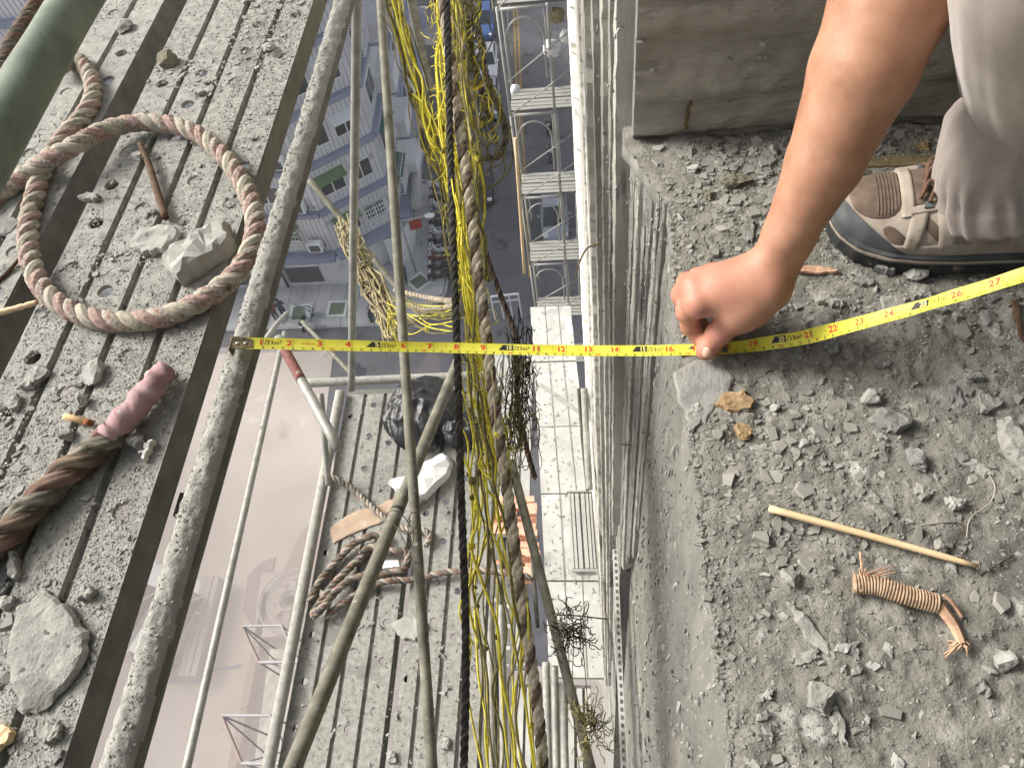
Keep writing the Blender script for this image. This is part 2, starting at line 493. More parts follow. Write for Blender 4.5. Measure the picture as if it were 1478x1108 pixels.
xs = np.r_[FE, np.arange(FE+.003, .75, .0032), np.linspace(.76, 4.2, 60)]
ys = np.r_[np.linspace(-3, -.12, 40), np.arange(-.1, .90, .0032)]
X, Y = np.meshgrid(xs, ys, indexing='ij')
edge = .009*fbm(Y*34, Y*0+3, 5, .65)+.010*fbm(Y*7, Y*0+8, 2)
pull = -.054*np.clip((Y-.735)/.118, 0, 1)            # the rubble reaches further out beside the wall
Xd = X+pull*np.clip(1-(X-FE)/.06, 0, 1)
Xd = np.where(X < FE+.0001, Xd+edge, Xd)
Xd = np.where((X > FE+.0001) & (X < FE+.03), Xd+edge*(1-(X-FE)/.03), Xd)
Z = hgt(X, Y)
lip = np.clip(1-(X-FE)/.010, 0, 1)
Z = Z-.004*lip**2+.006*fbm(X*60+9, Y*60, 4)*np.clip(1-(X-FE)/.03, 0, 1)
nx, ny = X.shape
i, j = np.meshgrid(np.arange(nx-1), np.arange(ny-1), indexing='ij')
q = np.stack([i*ny+j, (i+1)*ny+j, (i+1)*ny+j+1, i*ny+j+1], -1).reshape(-1, 4)
obj('floor', (np.stack([Xd, Y, Z], -1).reshape(-1, 3), q), M['floor'], smooth=True, kind='structure')
floor_edge_z = Z[0]; floor_edge_x = Xd[0]

# unseen slab above and back walls, added to block sky light and dim the room
obj('unseen_ceiling', MB().box((2.3, -.2, 2.72), (4.4, 7, .16)), M['wall'], kind='structure')

obj('unseen_back_wall', MB().box((4.4, -1.2, 1.3), (.2, 5.0, 2.68)).box((2.2, -3.7, 1.3), (4.2, .2, 2.68)), M['wall'], kind='structure')
# ------------------------------------------------------------------ facade below and beside the slab
bld = thing('concrete_building', 'raw concrete side of the unfinished building dropping away below the floor edge', 'building', (.3, .5, -34))
# face under the slab edge
fy = ys[(ys > -1.6)]
fz = np.r_[0, -np.cumsum(np.r_[.004, np.full(60, .010), np.full(50, .025), np.full(30, .08)])]
YY, ZZ = np.meshgrid(fy, fz, indexing='ij')
top = np.interp(YY, ys, floor_edge_z)
ex = np.interp(YY, ys, floor_edge_x)
XX = FE+.006*fbm(YY*22, ZZ*5, 4)+.004*fbm(YY*60, ZZ*14, 3)-.006*np.clip((.03+ZZ)/.03, 0, 1)*0
XX = np.where(ZZ == 0, ex, XX-.054*np.clip((YY-.735)/.118, 0, 1)*np.clip(1+(ZZ+.02)/.03, 0, 1))
ZZ2 = np.where(ZZ == 0, top, ZZ-.008)
# the slab edge bows outwards along a cold joint
XX -= .010*np.clip(fbm(YY*7+3, ZZ*3+8, 4)+.05, 0, 1)*np.clip(-ZZ/.06, 0, 1)+.004*fbm(YY*90, ZZ*30, 3)
nx, ny = YY.shape
i, j = np.meshgrid(np.arange(nx-1), np.arange(ny-1), indexing='ij')
q = np.stack([i*ny+j, i*ny+j+1, (i+1)*ny+j+1, (i+1)*ny+j], -1).reshape(-1, 4)
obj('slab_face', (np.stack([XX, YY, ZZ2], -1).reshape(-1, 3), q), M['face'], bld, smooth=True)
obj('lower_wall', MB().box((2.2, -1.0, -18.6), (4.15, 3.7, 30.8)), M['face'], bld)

# vertical board-marked strips on the return of the wall, each its own piece
def facade_pt(az):
    """where a bearing meets the facade line running forward from the wall corner"""
    x0, y0, sx = .056, FY-.002, -.045
    t = (x0-az*y0)/(az-sx)
    return np.array([x0+sx*t, y0+t])
def bearing(px, py=0):
    if abs(px) < 1: return px
    r = ray(px, py); return r[0]/r[1]
def corner_pt(az):
    # the chamfer that leads from the wall corner back to the slab edge
    c0, c1 = np.array([.056, FY-.002]), np.array([.099, .735]); d_ = c1-c0
    t = (az*c0[1]-c0[0])/(d_[0]-az*d_[1])
    return c0+d_*t
def strip(name, m, pa, pb, proud, ztop, zbot, seed, rough=1.0, fp=facade_pt, nrm=(-1, -.045)):
    a, b = fp(bearing(pa)), fp(bearing(pb))
    nrm = np.array(nrm)
    n = max(30, int((ztop-zbot)/.022))
    zz = np.linspace(ztop, zbot, n)
    wd = np.linalg.norm(b-a)
    g = zz*0
    ea = .18*wd*rough*2*fbm(zz*16+seed, g+seed, 6, .7)+.10*wd
    eb = .18*wd*rough*2*fbm(zz*19+seed*2, g+seed+40, 6, .7)+.10*wd
    nc = 9
    V = []
    for k in range(n):
        pa_ = a+(b-a)*ea[k]/max(wd, 1e-6); pb_ = b+(a-b)*eb[k]/max(wd, 1e-6)
        for u in np.linspace(0, 1, nc):
            p = pa_+(pb_-pa_)*u
            h = proud*(1 if 0 < u < 1 else .0)+(.007*fbm(np.array([zz[k]*24+seed]), np.array([u*9+seed]), 5, .65)[0] if 0 < u < 1 else 0)
            if u in (0, 1): h = -.03
            q_ = p+nrm*h
            V.append((q_[0], q_[1], zz[k]))
    Fq = []
    for k in range(n-1):
        for c in range(nc-1):
            Fq.append((k*nc+c, (k+1)*nc+c, (k+1)*nc+c+1, k*nc+c+1))
    Fq.append(tuple(range(nc))); Fq.append(tuple((n-1)*nc+c for c in range(nc-1, -1, -1)))
    return obj(name, (V, Fq), m, bld)
# backing wall for the strips
a, b = facade_pt(bearing(829)), facade_pt(bearing(914))
obj('return_wall', MB().prism([(b[0]+.006, b[1]), (a[0]+.006, a[1]), (a[0]+.9, a[1]), (4.2, a[1]), (4.2, FY+.14), (b[0]+.006+.2, FY+.14), (b[0]+.006+.2, FY+.03), (b[0]+.006, FY+.03)][::-1], -34, 2.64), M['boardgrey'], bld)
SP = [  # material, left and right bearing in the photograph's top row, how proud, top, bottom
    ('mortar', 829, 838, .035, 2.6, -9, 1), ('boardlight', 837, 848, .022, 2.6, -9, 2), ('mortar', 847, 852, .018, 2.6, -8, 3),
    ('boardlight', 852, 860, .024, 2.6, -7, 4), ('boardlight', 860.6, 866.8, .012, 2.6, -6, 5), ('boardlight', 867, 872, .020, 2.6, -6, 6),
    ('boardgrey', 872.2, 878.4, .010, 2.6, -5, 7), ('boardlight', 878.6, 885, .016, 2.6, -5, 8), ('boardlight', 885.5, 890, .008, 2.6, -4, 9),
    ('boardgrey', 891, 897, .014, 2.6, -2.4, 10), ('boardlight', 897.5, 903, .010, 2.6, -1.7, 11), ('boardlight', 903.6, 911, .016, 2.6, -1.45, 12)]
for m, pa, pb, pr, zt, zb, sd_ in SP:
    o = strip('board', M[m], pa, pb, pr, zt, zb, sd_)
# lower strips on the chamfer between the wall corner and the smooth face
azs = np.linspace(.0665, .1335, 7)
for k, (m, zb, pr) in enumerate((('boardgrey', -1.7, .001), ('boardlight', -1.6, .003), ('boardgrey', -1.5, .000), ('boardgrey', -1.4, .003), ('boardlight', -1.35, .001), ('boardgrey', -1.1, .002))):
    g0, g1 = azs[k]-.0006, azs[k+1]+.0006
    strip('board', M[m], g0, g1, pr, -.004, zb, 21+k, .5, lambda q_: corner_pt(q_), (-.94, -.34))
# ------------------------------------------------------------------ the wall standing on the floor, cast against rough boards
cw = thing('concrete_wall', 'dark board-marked concrete wall rising from the rubble floor behind the arm', 'wall', (.6, FY+.05, 0))
rows = [-.03, .012, .063, .108, .152, .196, .248, .300, .36, .43, .52, .64, .80, 1.0, 1.3, 1.7, 2.2, 2.64]
wx = np.r_[np.arange(.060, 1.2, .008), np.linspace(1.21, 4.2, 40)]
offs = [.012, .004, -.002, .004, -.003, .003, -.002, .004, -.002, .004, 0, .003, 0, 0, 0, 0, 0]
for r in range(len(rows)-1):
    z0, z1 = rows[r], rows[r+1]
    n = max(5, int((z1-z0)/.008)) if z1 < .5 else 8
    zz = np.linspace(z0, z1, n+1)
    Xw, Zw = np.meshgrid(wx, zz, indexing='ij')
    t = (Zw-z0)/(z1-z0)
    wander = lambda k_: .010*fbm(Xw*2.2+k_*7, Xw*0+k_, 3)+.004*fbm(Xw*30+k_*3, Xw*0+k_, 4)      # each joint wanders along the wall
    Zs = Zw+wander(r)*(1-t)+wander(r+1)*t
    dep = offs[r]+.012*fbm(Xw*9, Zs*30, 4)+.011*fbm(Xw*34, Zs*80, 4, .6)+.006*fbm(Xw*110, Zs*160, 3)
    rim = np.minimum(t, 1-t)*n
    dep = np.where(rim < .5, dep-offs[r]+.004, dep)
    dep = dep-.011*(rim >= .5)*np.exp(-((t-.96)/.05)**2)*np.clip(fbm(Xw*14+r, Xw*0+r*5, 3)+.15, 0, 1)*4  # fins squeezed through the joints
    Yw = FY+dep
    V = np.stack([Xw, Yw, Zs], -1)
    a_, b_ = Xw.shape
    i, j = np.meshgrid(np.arange(a_-1), np.arange(b_-1), indexing='ij')
    q = np.stack([i*b_+j, (i+1)*b_+j, (i+1)*b_+j+1, i*b_+j+1], -1).reshape(-1, 4)
    obj('board', (V.reshape(-1, 3), q), M['wall'], cw, smooth=True)
obj('wall_core', MB().box((2.14, FY+.08, 1.3), (4.12, .12, 2.68)), M['wall'], cw)
# stones caught in the face
for (px, py, s) in ((1052, 85, .006), (1103, 62, .007), (1118, 12, .007), (942, 100, .006), (1042, 127, .005), (925, 58, .005), (1053, 147, .004), (940, 22, .008), (1145, 60, .004), (1100, 82, .006)):
    p = pY(px, py, FY+.002)
    v, f = rock_mesh(s, s*.6, s*.8, int(px)); obj('embedded_stone', (v+p-np.array([0, s*.2, s*.4]), f), M['chunk'], cw)
v, f = slab_mesh([(0.002, 0), (.007, .002), (.0065, .02), (.009, .04), (.004, .062), (.003, .04), (.001, .02)], .0008, 4, .0012)
p = pY(986, 190, FY-.004)
obj('rust_stain', (np.stack([p[0]+v[:, 0], p[1]-v[:, 2]*.3+.003, p[2]+v[:, 1]], 1), f), mat('rust_run', [lin(84, 74, 54), lin(102, 86, 58)], 60, 5, .9), cw)

# ------------------------------------------------------------------ loose grit on the floor
def in_view_floor(n, x0=FE+.006, x1=.70, y0=-.02, y1=FY-.005, edge_bias=0):
    x = rng.uniform(x0, x1, n); y = rng.uniform(y0, y1, n)
    return x, y
x, y = in_view_floor(60000)
dens = .35+1.4*np.clip(fbm(x*6+4, y*6+1, 3)+.12, 0, 1)+.5*(y > .62)
k = rng.random(len(x)) < dens
x, y = x[k], y[k]
s = .0007*np.exp(rng.normal(0, .55, len(x))); s = np.clip(s, .0004, .0032)
scatter('floor_grit', np.stack([x, y, hgt(x, y)+s*.15], 1), s*1.25, M['chip'], tone=(.05, .95))
x, y = in_view_floor(350)
dens = .3+1.2*np.clip(fbm(x*5+4, y*5+1, 3)+.15, 0, 1)+.8*(y > .66)
k = rng.random(len(x)) < dens; x, y = x[k], y[k]
s = np.clip(.0030*np.exp(rng.normal(0, .35, len(x))), .002, .0055)
scatter('floor_gravel', np.stack([x, y, hgt(x, y)+s*.2], 1), s, M['chip'], flat=.5, tone=(.15, .8))
# flat angular shards, from crumbs to thumbnail size, gathered in drifts
def shards(name, P, S, m, parent=None, tone=(.2, .8), thick=.22):
    n = len(P); ns = 5
    a = (np.arange(ns)*2*math.pi/ns)[None]+rng.uniform(-.45, .45, (n, ns)); r_ = rng.uniform(.6, 1.15, (n, ns))
    ex = rng.uniform(.45, 1.0, n)
    top = np.stack([r_*np.cos(a), r_*np.sin(a)*ex[:, None], np.full((n, ns), thick)*rng.uniform(.5, 1.6, (n, 1))], 2)
    top[..., 2] += top[..., 0]*rng.normal(0, .10, (n, 1))
    bot = top*np.array([1.12, 1.12, 0])-np.array([0, 0, .15]); V = np.concatenate([top, bot], 1)*np.asarray(S)[:, None, None]
    tl = rng.normal(0, .16, n); x, z = V[..., 0].copy(), V[..., 2].copy()
    V[..., 0] = x*np.cos(tl)[:, None]-z*np.sin(tl)[:, None]; V[..., 2] = x*np.sin(tl)[:, None]+z*np.cos(tl)[:, None]
    th = rng.uniform(0, 6.28, n); x, y = V[..., 0].copy(), V[..., 1].copy()
    V[..., 0] = x*np.cos(th)[:, None]-y*np.sin(th)[:, None]; V[..., 1] = x*np.sin(th)[:, None]+y*np.cos(th)[:, None]
    V += np.asarray(P)[:, None, :]
    tri = [(0, 1, 2), (0, 2, 3), (0, 3, 4)]
    for k in range(ns): q_ = (k+1) % ns; tri += [(k, k+5, q_+5), (k, q_+5, q_)]
    tri = np.array(tri); Fc = (tri[None]+(np.arange(n)*10)[:, None, None]).reshape(-1, 3)
    o = obj(name, (V.reshape(-1, 3), Fc), m, parent, kind='stuff')
    at = o.data.attributes.new('tone', 'FLOAT', 'FACE'); at.data.foreach_set('value', np.repeat(rng.uniform(tone[0], tone[1], n), len(tri)).astype(np.float32))
    return o
x, y = in_view_floor(42000, x0=FE-.04)
lim = FE-.05*np.clip((y-.735)/.118, 0, 1)+.012
k = x > lim; x, y = x[k], y[k]
dr = fbm(x*6+2, y*6+5, 4)+.5*fbm(x*2.2+9, y*2.2, 2)
dens = np.clip(.16+2.6*(dr+.03), .04, 1)*np.clip((x-lim[k]-.0)/.05, .2, 1)+.6*np.clip((y-.62)/.1, 0, 1)
k = rng.random(len(x)) < dens*.95; x, y = x[k], y[k]
s = np.clip(.0021*np.exp(rng.normal(0, .68, len(x))), .0008, .0105)
shards('floor_shards', np.stack([x, y, hgt(x, y)+s*.05], 1), s, M['chip'], tone=(.12, .92))
# crumbs along the broken edge
y = rng.uniform(-.05, .74, 3800); x = FE+np.abs(rng.normal(0, .018, 3800))-.004+.009*fbm(y*34, y*0+3, 5, .65)+.01*fbm(y*7, y*0+8, 2)
k = (np.abs(y-.492) > .022) | (x > .15); x, y = x[k], y[k]
s = np.clip(.0011*np.exp(rng.normal(0, .55, len(x))), .0005, .005)
shards('edge_crumbs', np.stack([x, y, hgt(x, y)-.001], 1), s, M['chip'], tone=(.3, .85), thick=.5)
# white splashes and crumbs stuck to the face below the edge
n = 2400
yy = rng.uniform(-.05, .73, n); zz = -np.abs(rng.normal(0, .85, n))-.012
k = zz > -3; yy, zz = yy[k], zz[k]
scatter('wall_splashes', np.stack([np.full(len(yy), FE-.003), yy, zz], 1), .0011*np.exp(rng.normal(0, .6, len(yy)))*(1+.8*np.abs(zz)), M['grit'], bld, dims=(.35, .8, 3.0), tone=(.35, 1.0), kind='stuff')

# lumps of mortar sticking to the strips of the return
n = 5200
az = rng.uniform(bearing(829), bearing(911), n); zz = .55-np.abs(rng.normal(0, 1.5, n))
P = np.array([[*(facade_pt(a)+np.array([-.012, 0])), z] for a, z in zip(az, zz)])
scatter('mortar_lumps', P+rng.normal(0, .004, (n, 3)), np.clip(.0016*np.exp(rng.normal(0, .55, n)), .0006, .006), M['grit'], bld, dims=(.5, 1.0, 1.2), tone=(.15, 1.0), kind='stuff')
az = rng.uniform(.066, .133, 900); zz = -np.abs(rng.normal(0, .5, 900))
P = np.array([[*(corner_pt(a)+np.array([-.004, -.001])), z] for a, z in zip(az, zz)])
scatter('mortar_lumps', P, np.clip(.0012*np.exp(rng.normal(0, .5, 900)), .0005, .003), M['grit'], bld, dims=(.5, 1.0, 1.2), tone=(.1, .9), kind='stuff')
# ================================================================== loose pieces lying on the floor
def outline_chip(L, W, seed, n=6):
    g = np.random.default_rng(seed)
    a = np.sort(g.uniform(0, 2*math.pi, n)+0)
    a = np.linspace(0, 2*math.pi, n, endpoint=False)+g.uniform(-.35, .35, n)
    r = g.uniform(.72, 1.1, n)
    return [(L*r[i]*math.cos(a[i]), W*r[i]*math.sin(a[i])) for i in range(n)]
def place(vf, p, rz=0, tx=0, ty=0):
    v, f = vf
    v = np.array(v)
    m = np.array(Matrix.Rotation(rz, 3, 'Z') @ Matrix.Rotation(tx, 3, 'X') @ Matrix.Rotation(ty, 3, 'Y'))
    return v@m.T+np.array(p), f
def floor_at(px, py, dz=0):
    p = pz(px, py, 0); p[2] = floor_z(p[0], p[1])+dz-.001; return p

# labelled pieces, each where the photograph shows it: px, py, half length px, half width px, turn, height, material, kind, label
FS = [
 (1283, 612, 33, 25, -20, .010, 'chunkdark', 'slab', 'stone_slab', 'large dark grey angular stone slab right of centre on the rubble floor', 'stone'),
 (1461, 640, 21, 40, 8, .014, 'chunk', 'slab', 'stone_slab', 'upright brownish grey stone slab near the right border of the floor', 'stone'),
 (1060, 580, 29, 19, 5, .008, 'tanstone', 'slab', 'tan_stone', 'larger flat rust-tan stone below the hand on the floor', 'stone'),
 (1072, 627, 15, 14, 0, .008, 'tanstone', 'rock', 'tan_stone', 'smaller rust-tan stone just below the larger tan stone', 'stone'),
 (1000, 606, 13, 24, -14, .005, 'chunk', 'slab', 'concrete_flake', 'smooth grey concrete flake lying at the slab edge left of the tan stones', 'flake'),
 (1172, 914, 52, 10, -56, .006, 'chunk', 'slab', 'slate_sliver', 'long straight grey sliver left of the wound straw piece', 'sliver'),
 (1162, 948, 26, 9, 14, .005, 'chunk', 'slab', 'slate_sliver', 'short grey sliver touching the foot of the long sliver', 'sliver'),
 (1183, 1010, 22, 19, -20, .014, 'chunk', 'rock', 'concrete_lump', 'rounded lump of rough concrete near the bottom of the floor', 'lump'),
 (1141, 835, 15, 15, 30, .010, 'chunk', 'rock', 'concrete_lump', 'grey lump of concrete under the wooden stick', 'lump'),
 (1284, 440, 13, 22, 6, .004, 'chunk', 'slab', 'triangular_chip', 'pale triangular chip standing behind the tape measure at right', 'chip'),
 (1450, 952, 17, 13, 10, .010, 'chunkpale', 'rock', 'plaster_lump', 'cream white plaster lump at the right border near the bottom', 'lump'),
 (1322, 668, 13, 19, 12, .010, 'chunkdark', 'rock', 'dark_stone', 'dark pointed stone just below the large dark slab', 'stone'),
 (1253, 580, 14, 10, 10, .012, 'chunkpale', 'rock', 'pale_stone', 'pale sharp stone left above the large dark slab', 'stone'),
 (1376, 575, 8, 17, 10, .009, 'chunkdark', 'slab', 'dark_stone', 'narrow dark stone standing right above the large slab', 'stone'),
 (1425, 585, 22, 11, 35, .006, 'chunk', 'slab', 'stone_slab', 'flat grey stone slab above the upright brownish slab', 'stone'),
 (1408, 672, 26, 9, -36, .006, 'chunk', 'slab', 'slate_sliver', 'flat grey sliver left of the upright brownish slab', 'sliver'),
 (1275, 392, 22, 11, 12, .009, 'chunkdark', 'slab', 'flat_stone', 'flat dark stone under the toe of the shoe', 'stone'),
 (1318, 398, 19, 13, -8, .009, 'chunk', 'rock', 'flat_stone', 'rounded flat stone below the middle of the shoe sole', 'stone'),
 (1247, 410, 17, 9, 6, .006, 'chunkdark', 'slab', 'flat_stone', 'low dark flake left of the stones under the shoe', 'stone'),
 (1330, 430, 12, 9, 0, .006, 'chunk', 'slab', 'flat_stone', 'small flat flake just above the tape measure', 'stone'),
 (1190, 437, 10, 12, 60, .008, 'chunk', 'slab', 'leaning_flake', 'leaning brownish flake right of the wrist', 'flake'),
 (1206, 440, 9, 13, 70, .008, 'chunk', 'slab', 'leaning_flake', 'second leaning flake beside the one right of the wrist', 'flake'),
 (1430, 455, 15, 12, 20, .006, 'chunkdark', 'rock', 'dark_stone', 'dark rounded stone just below the tape measure at far right', 'stone'),
 (1405, 548, 14, 8, 15, .007, 'chunkdark', 'slab', 'dark_stone', 'low dark stone in the tape measure shadow at right', 'stone'),
 (1200, 505, 13, 9, 5, .006, 'chunkdark', 'slab', 'dark_flake', 'dark flake in the shadow under the tape measure', 'flake'),
 (1119, 590, 9, 8, 40, .008, 'chunkpale', 'rock', 'pale_stone', 'small pale stone right of the larger tan stone', 'stone'),
 (1158, 645, 9, 7, 20, .006, 'chunkpale', 'rock', 'pale_stone', 'small pale stone between tan stones and dark slab', 'stone'),
 (1262, 720, 7, 14, 8, .005, 'chunk', 'slab', 'slate_sliver', 'thin upright grey sliver above the wooden stick', 'sliver'),
 (1330, 712, 14, 11, 30, .006, 'chunk', 'slab', 'stone_slab', 'flat grey chip above the middle of the wooden stick', 'chip'),
 (1374, 730, 12, 12, 45, .008, 'chunkpale', 'slab', 'stone_slab', 'pale square chip right above the wooden stick', 'chip'),
 (1356, 795, 9, 11, 15, .006, 'chunk', 'slab', 'stone_slab', 'square grey chip just behind the end of the wooden stick', 'chip'),
 (1212, 1045, 10, 28, 4, .006, 'chunk', 'slab', 'slate_sliver', 'upright grey sliver at the bottom of the floor below the lump', 'sliver'),
 (1232, 935, 10, 13, -30, .005, 'chunkdark', 'slab', 'dark_flake', 'dark flake below the wound straw piece', 'flake'),
 (1420, 990, 8, 14, 30, .008, 'chunkdark', 'slab', 'dark_stone', 'dark stone below the plaster lump at right', 'stone'),
 (1110, 1000, 10, 8, 5, .005, 'chunkpale', 'slab', 'pale_flake', 'pale flake near the floor edge at the bottom', 'flake'),
 (1000, 248, 9, 7, 20, .008, 'chunkpale', 'rock', 'pale_stone', 'white stone at the foot of the concrete wall', 'stone'),
 (1085, 225, 9, 8, 20, .010, 'chunk', 'slab', 'square_stone', 'square grey stone at the foot of the wall left of the arm', 'stone'),
 (1115, 226, 7, 9, 30, .010, 'chunk', 'rock', 'square_stone', 'grey stone at the foot of the wall touching the arm outline', 'stone'),
 (1083, 340, 5, 22, -14, .006, 'chunkdark', 'slab', 'dark_flake', 'upright dark flake left of the forearm', 'flake'),
]
for (px, py, lp, wp_, rz, h, m, kind, nm, lab, cat) in FS:
    p = floor_at(px, py)
    s = scale_at(p)
    if kind == 'slab':
        vf = slab_mesh(outline_chip(lp/s, wp_/s/.86, int(px*3+py), 6 if lp < 40 else 7), h, int(px), .0012)
    else:
        vf = rock_mesh(lp/s, wp_/s/.86, h*1.3, int(px+py), 10)
    obj(nm, place(vf, p, R(rz)), M[m], label=lab, cat=cat)

# about 190 middling chips nobody could tell apart
chip_meshes = []
for k in range(14):
    g = np.random.default_rng(100+k)
    v, f = slab_mesh(outline_chip(.0078, .0052*g.uniform(.6, 1), 300+k, 4+k % 2), g.uniform(.002, .0055), 300+k, .0003, 2)
    me = bpy.data.meshes.new('loose_chip'); me.from_pydata([tuple(p) for p in v], [], [tuple(int(i) for i in q_) for q_ in f])
    me.materials.append(M[['chunk', 'chunkdark', 'chunk', 'chunkpale', 'chunk', 'chunk', 'chunkdark'][k % 7]])
    chip_meshes.append(me)
cnt = 0
while cnt < 260:
    x = random.uniform(FE+.012, .62); y = random.uniform(.03, FY-.02)
    if fbm(np.array([x*5+4]), np.array([y*5+1]), 3)[0] < -.05 and random.random() < .7: continue
    o = bpy.data.objects.new('loose_chip', random.choice(chip_meshes)); COL.objects.link(o)
    o.location = (x, y, floor_z(x, y)-.0014)
    o.rotation_euler = (random.gauss(0, .12), random.gauss(0, .12), random.uniform(0, 6.28))
    sc_ = random.choice([.6, .7, .8, .9, 1.1, 1.35]); o.scale = (sc_, sc_*random.uniform(.8, 1.1), sc_)
    tag(o, 'small angular chip of broken concrete lying loose on the rubble floor', 'chip', 'loose concrete chips on the floor')
    cnt += 1

# ------------------------------------------------------------------ sticks and straw
M['wood'] = mat('pale_wood', [lin(186, 158, 118), lin(206, 180, 140), lin(216, 194, 158)], 60, 5, .6, .2, 300, .0006, stretch=(.15, 1, 1))
M['splinter'] = mat('orange_wood', [lin(138, 108, 86), lin(174, 140, 114), lin(198, 170, 144)], 90, 5, .8, .6, 300, .001, stretch=(.25, 1, 1))
M['straw'] = mat('brown_straw', [lin(114, 94, 76), lin(156, 132, 108), lin(190, 168, 142)], 120, 5, .8, .5, 400, .001)
M['twig'] = mat('brown_twig', [lin(54, 40, 29), lin(86, 65, 48), lin(112, 88, 66)], 90, 5, .8, .7, 300, .001)
a, b = floor_at(1106, 741, .010), floor_at(1405, 823, .009)
P = resample([a, (a+b)/2+np.array([0, 0, .001]), b], n=14)
obj('wooden_stick', sweep(P, np.linspace(.0034, .0030, 14)*np.r_[np.ones(12), .85, .6], 12), M['wood'], smooth=True, label='straight pale wooden stick lying across the rubble floor', cat='stick')
ws = thing('wound_straw', 'orange brown straw stub wound round and round with thread, frayed at one end', 'straw', floor_at(1290, 865))
pts = [floor_at(1228, 846, .011), floor_at(1262, 851, .012), floor_at(1300, 865, .012), floor_at(1345, 877, .011)]
P = resample(pts, n=200)
sg = np.linspace(0, 1, 200)
obj('core', sweep(P[::6], .0075, 12), M['straw'], ws, smooth=True)
T, Nn, B = frames(P)
ang = sg*2*math.pi*27
coil = P+.0080*(np.cos(ang)[:, None]*Nn+np.sin(ang)[:, None]*B)
coil = resample(coil, n=900)
obj('thread_winding', sweep(coil, .00105, 5), M['straw'], ws, smooth=True)
mb = MB(); bp = [floor_at(1346, 878, .012), floor_at(1370, 905, .010), floor_at(1384, 930, .006)]
mb.tube(resample(bp, n=8), np.linspace(.0055, .004, 8), 7)
obj('bent_end', mb, M['splinter'], ws)
mb = MB()
for k in range(16):
    c = floor_at(1384+random.gauss(0, 3), 930+random.gauss(0, 3), .006)
    e_ = floor_at(1384+random.uniform(-24, 16), 932+random.uniform(-10, 20), .004)
    mb.tube(resample([c, (c+e_)/2+np.array([0, 0, .003]), e_], n=5), .0007, 4)
for k in range(22):
    c = floor_at(1230+random.gauss(0, 4), 846+random.gauss(0, 4), .013)
    e_ = floor_at(1233+random.uniform(-12, 55), 838+random.uniform(-14, 6), .014)
    mb.tube(resample([c, (c+e_)/2+np.array([0, 0, .003]), e_], n=5), .0006, 4)
mb.tube(resample([floor_at(1239, 800, .004), floor_at(1239, 825, .012), floor_at(1238, 860, .016)], n=8), .0011, 5)
mb.tube(resample([floor_at(1352, 866, .012), floor_at(1366, 876, .012), floor_at(1383, 893, .006)], n=8), .0018, 5)
obj('frayed_fibres', mb, M['splinter'], ws, kind='stuff')
def sliver(name, a, b, w_, h_, m, label, cat, seed=0):
    d_ = b-a; L_ = np.linalg.norm(d_); rz = math.atan2(d_[1], d_[0])
    vf = slab_mesh([(0, -w_*.45), (L_*.5, -w_*.5), (L_*.96, -w_*.15), (L_, w_*.12), (L_*.6, w_*.4), (0, w_*.5)], h_, seed, .0006)
    return obj(name, place(vf, a+np.array([0, 0, .001]), rz), m, label=label, cat=cat)
sliver('wood_splinter', floor_at(1143, 391, .004), floor_at(1209, 396, .003), .012, .004, M['splinter'], 'flat orange wood splinter poking out beside the forearm', 'splinter', 5)
sliver('wood_splinter', floor_at(1461, 437, .006), floor_at(1472, 496, .003), .006, .004, M['twig'], 'thin brown splinter below the tape measure at the right border', 'splinter', 6)
pf = obj('plaster_fragment', place(slab_mesh([(0, 0), (.014, .003), (.016, -.012), (.022, -.016), (.02, -.036), (.01, -.038), (.008, -.02), (-.004, -.014)], .005, 8, .0006), floor_at(1203, 338, .002)), M['mortar'], label='white torn plaster fragment lying left of the shoe toe', cat='fragment')
# thin wires
M['wire'] = mat('rusty_wire', [lin(60, 52, 44), lin(92, 82, 70)], 50, 3, .6, metal=.4)
M['wirepale'] = mat('pale_wire', [lin(150, 142, 128), lin(190, 184, 170)], 50, 3, .6, metal=.2)
def wire(pts, r, m, label, cat='wire', name='wire', n=24):
    P = resample(pts, n=n)
    return obj(name, sweep(P, r, 6), m, smooth=True, label=label, cat=cat)
wire([floor_at(1287, 788, .003), floor_at(1310, 768, .004), floor_at(1340, 758, .004), floor_at(1385, 757, .003), floor_at(1387, 770, .003)], .0005, M['wire'], 'thin dark wire curving from the middle of the wooden stick')
wire([floor_at(1427, 683, .004), floor_at(1434, 705, .004), floor_at(1428, 726, .004), floor_at(1400, 748, .003), floor_at(1395, 775, .003)], .0005, M['wirepale'], 'thin pale wire arching beside the flat slivers at right')
wire([floor_at(1412, 832, .003), floor_at(1440, 815, .004), floor_at(1462, 802, .003)], .0006, M['wire'], 'short dark wire right of the tip of the wooden stick')
wire([pX(882, 282, .062), pX(905, 281, .075), pX(925, 288, .085), pX(938, 278, .09), pX(944, 263, .095)], .0012, M['wirepale'], 'pale bent tie wire sticking out of the board-marked slab side')
wire([pX(887, 640, .052), pX(912, 642, .058)], .0015, M['wire'], 'short rusty tie wire on the slab side below the tape', n=5)


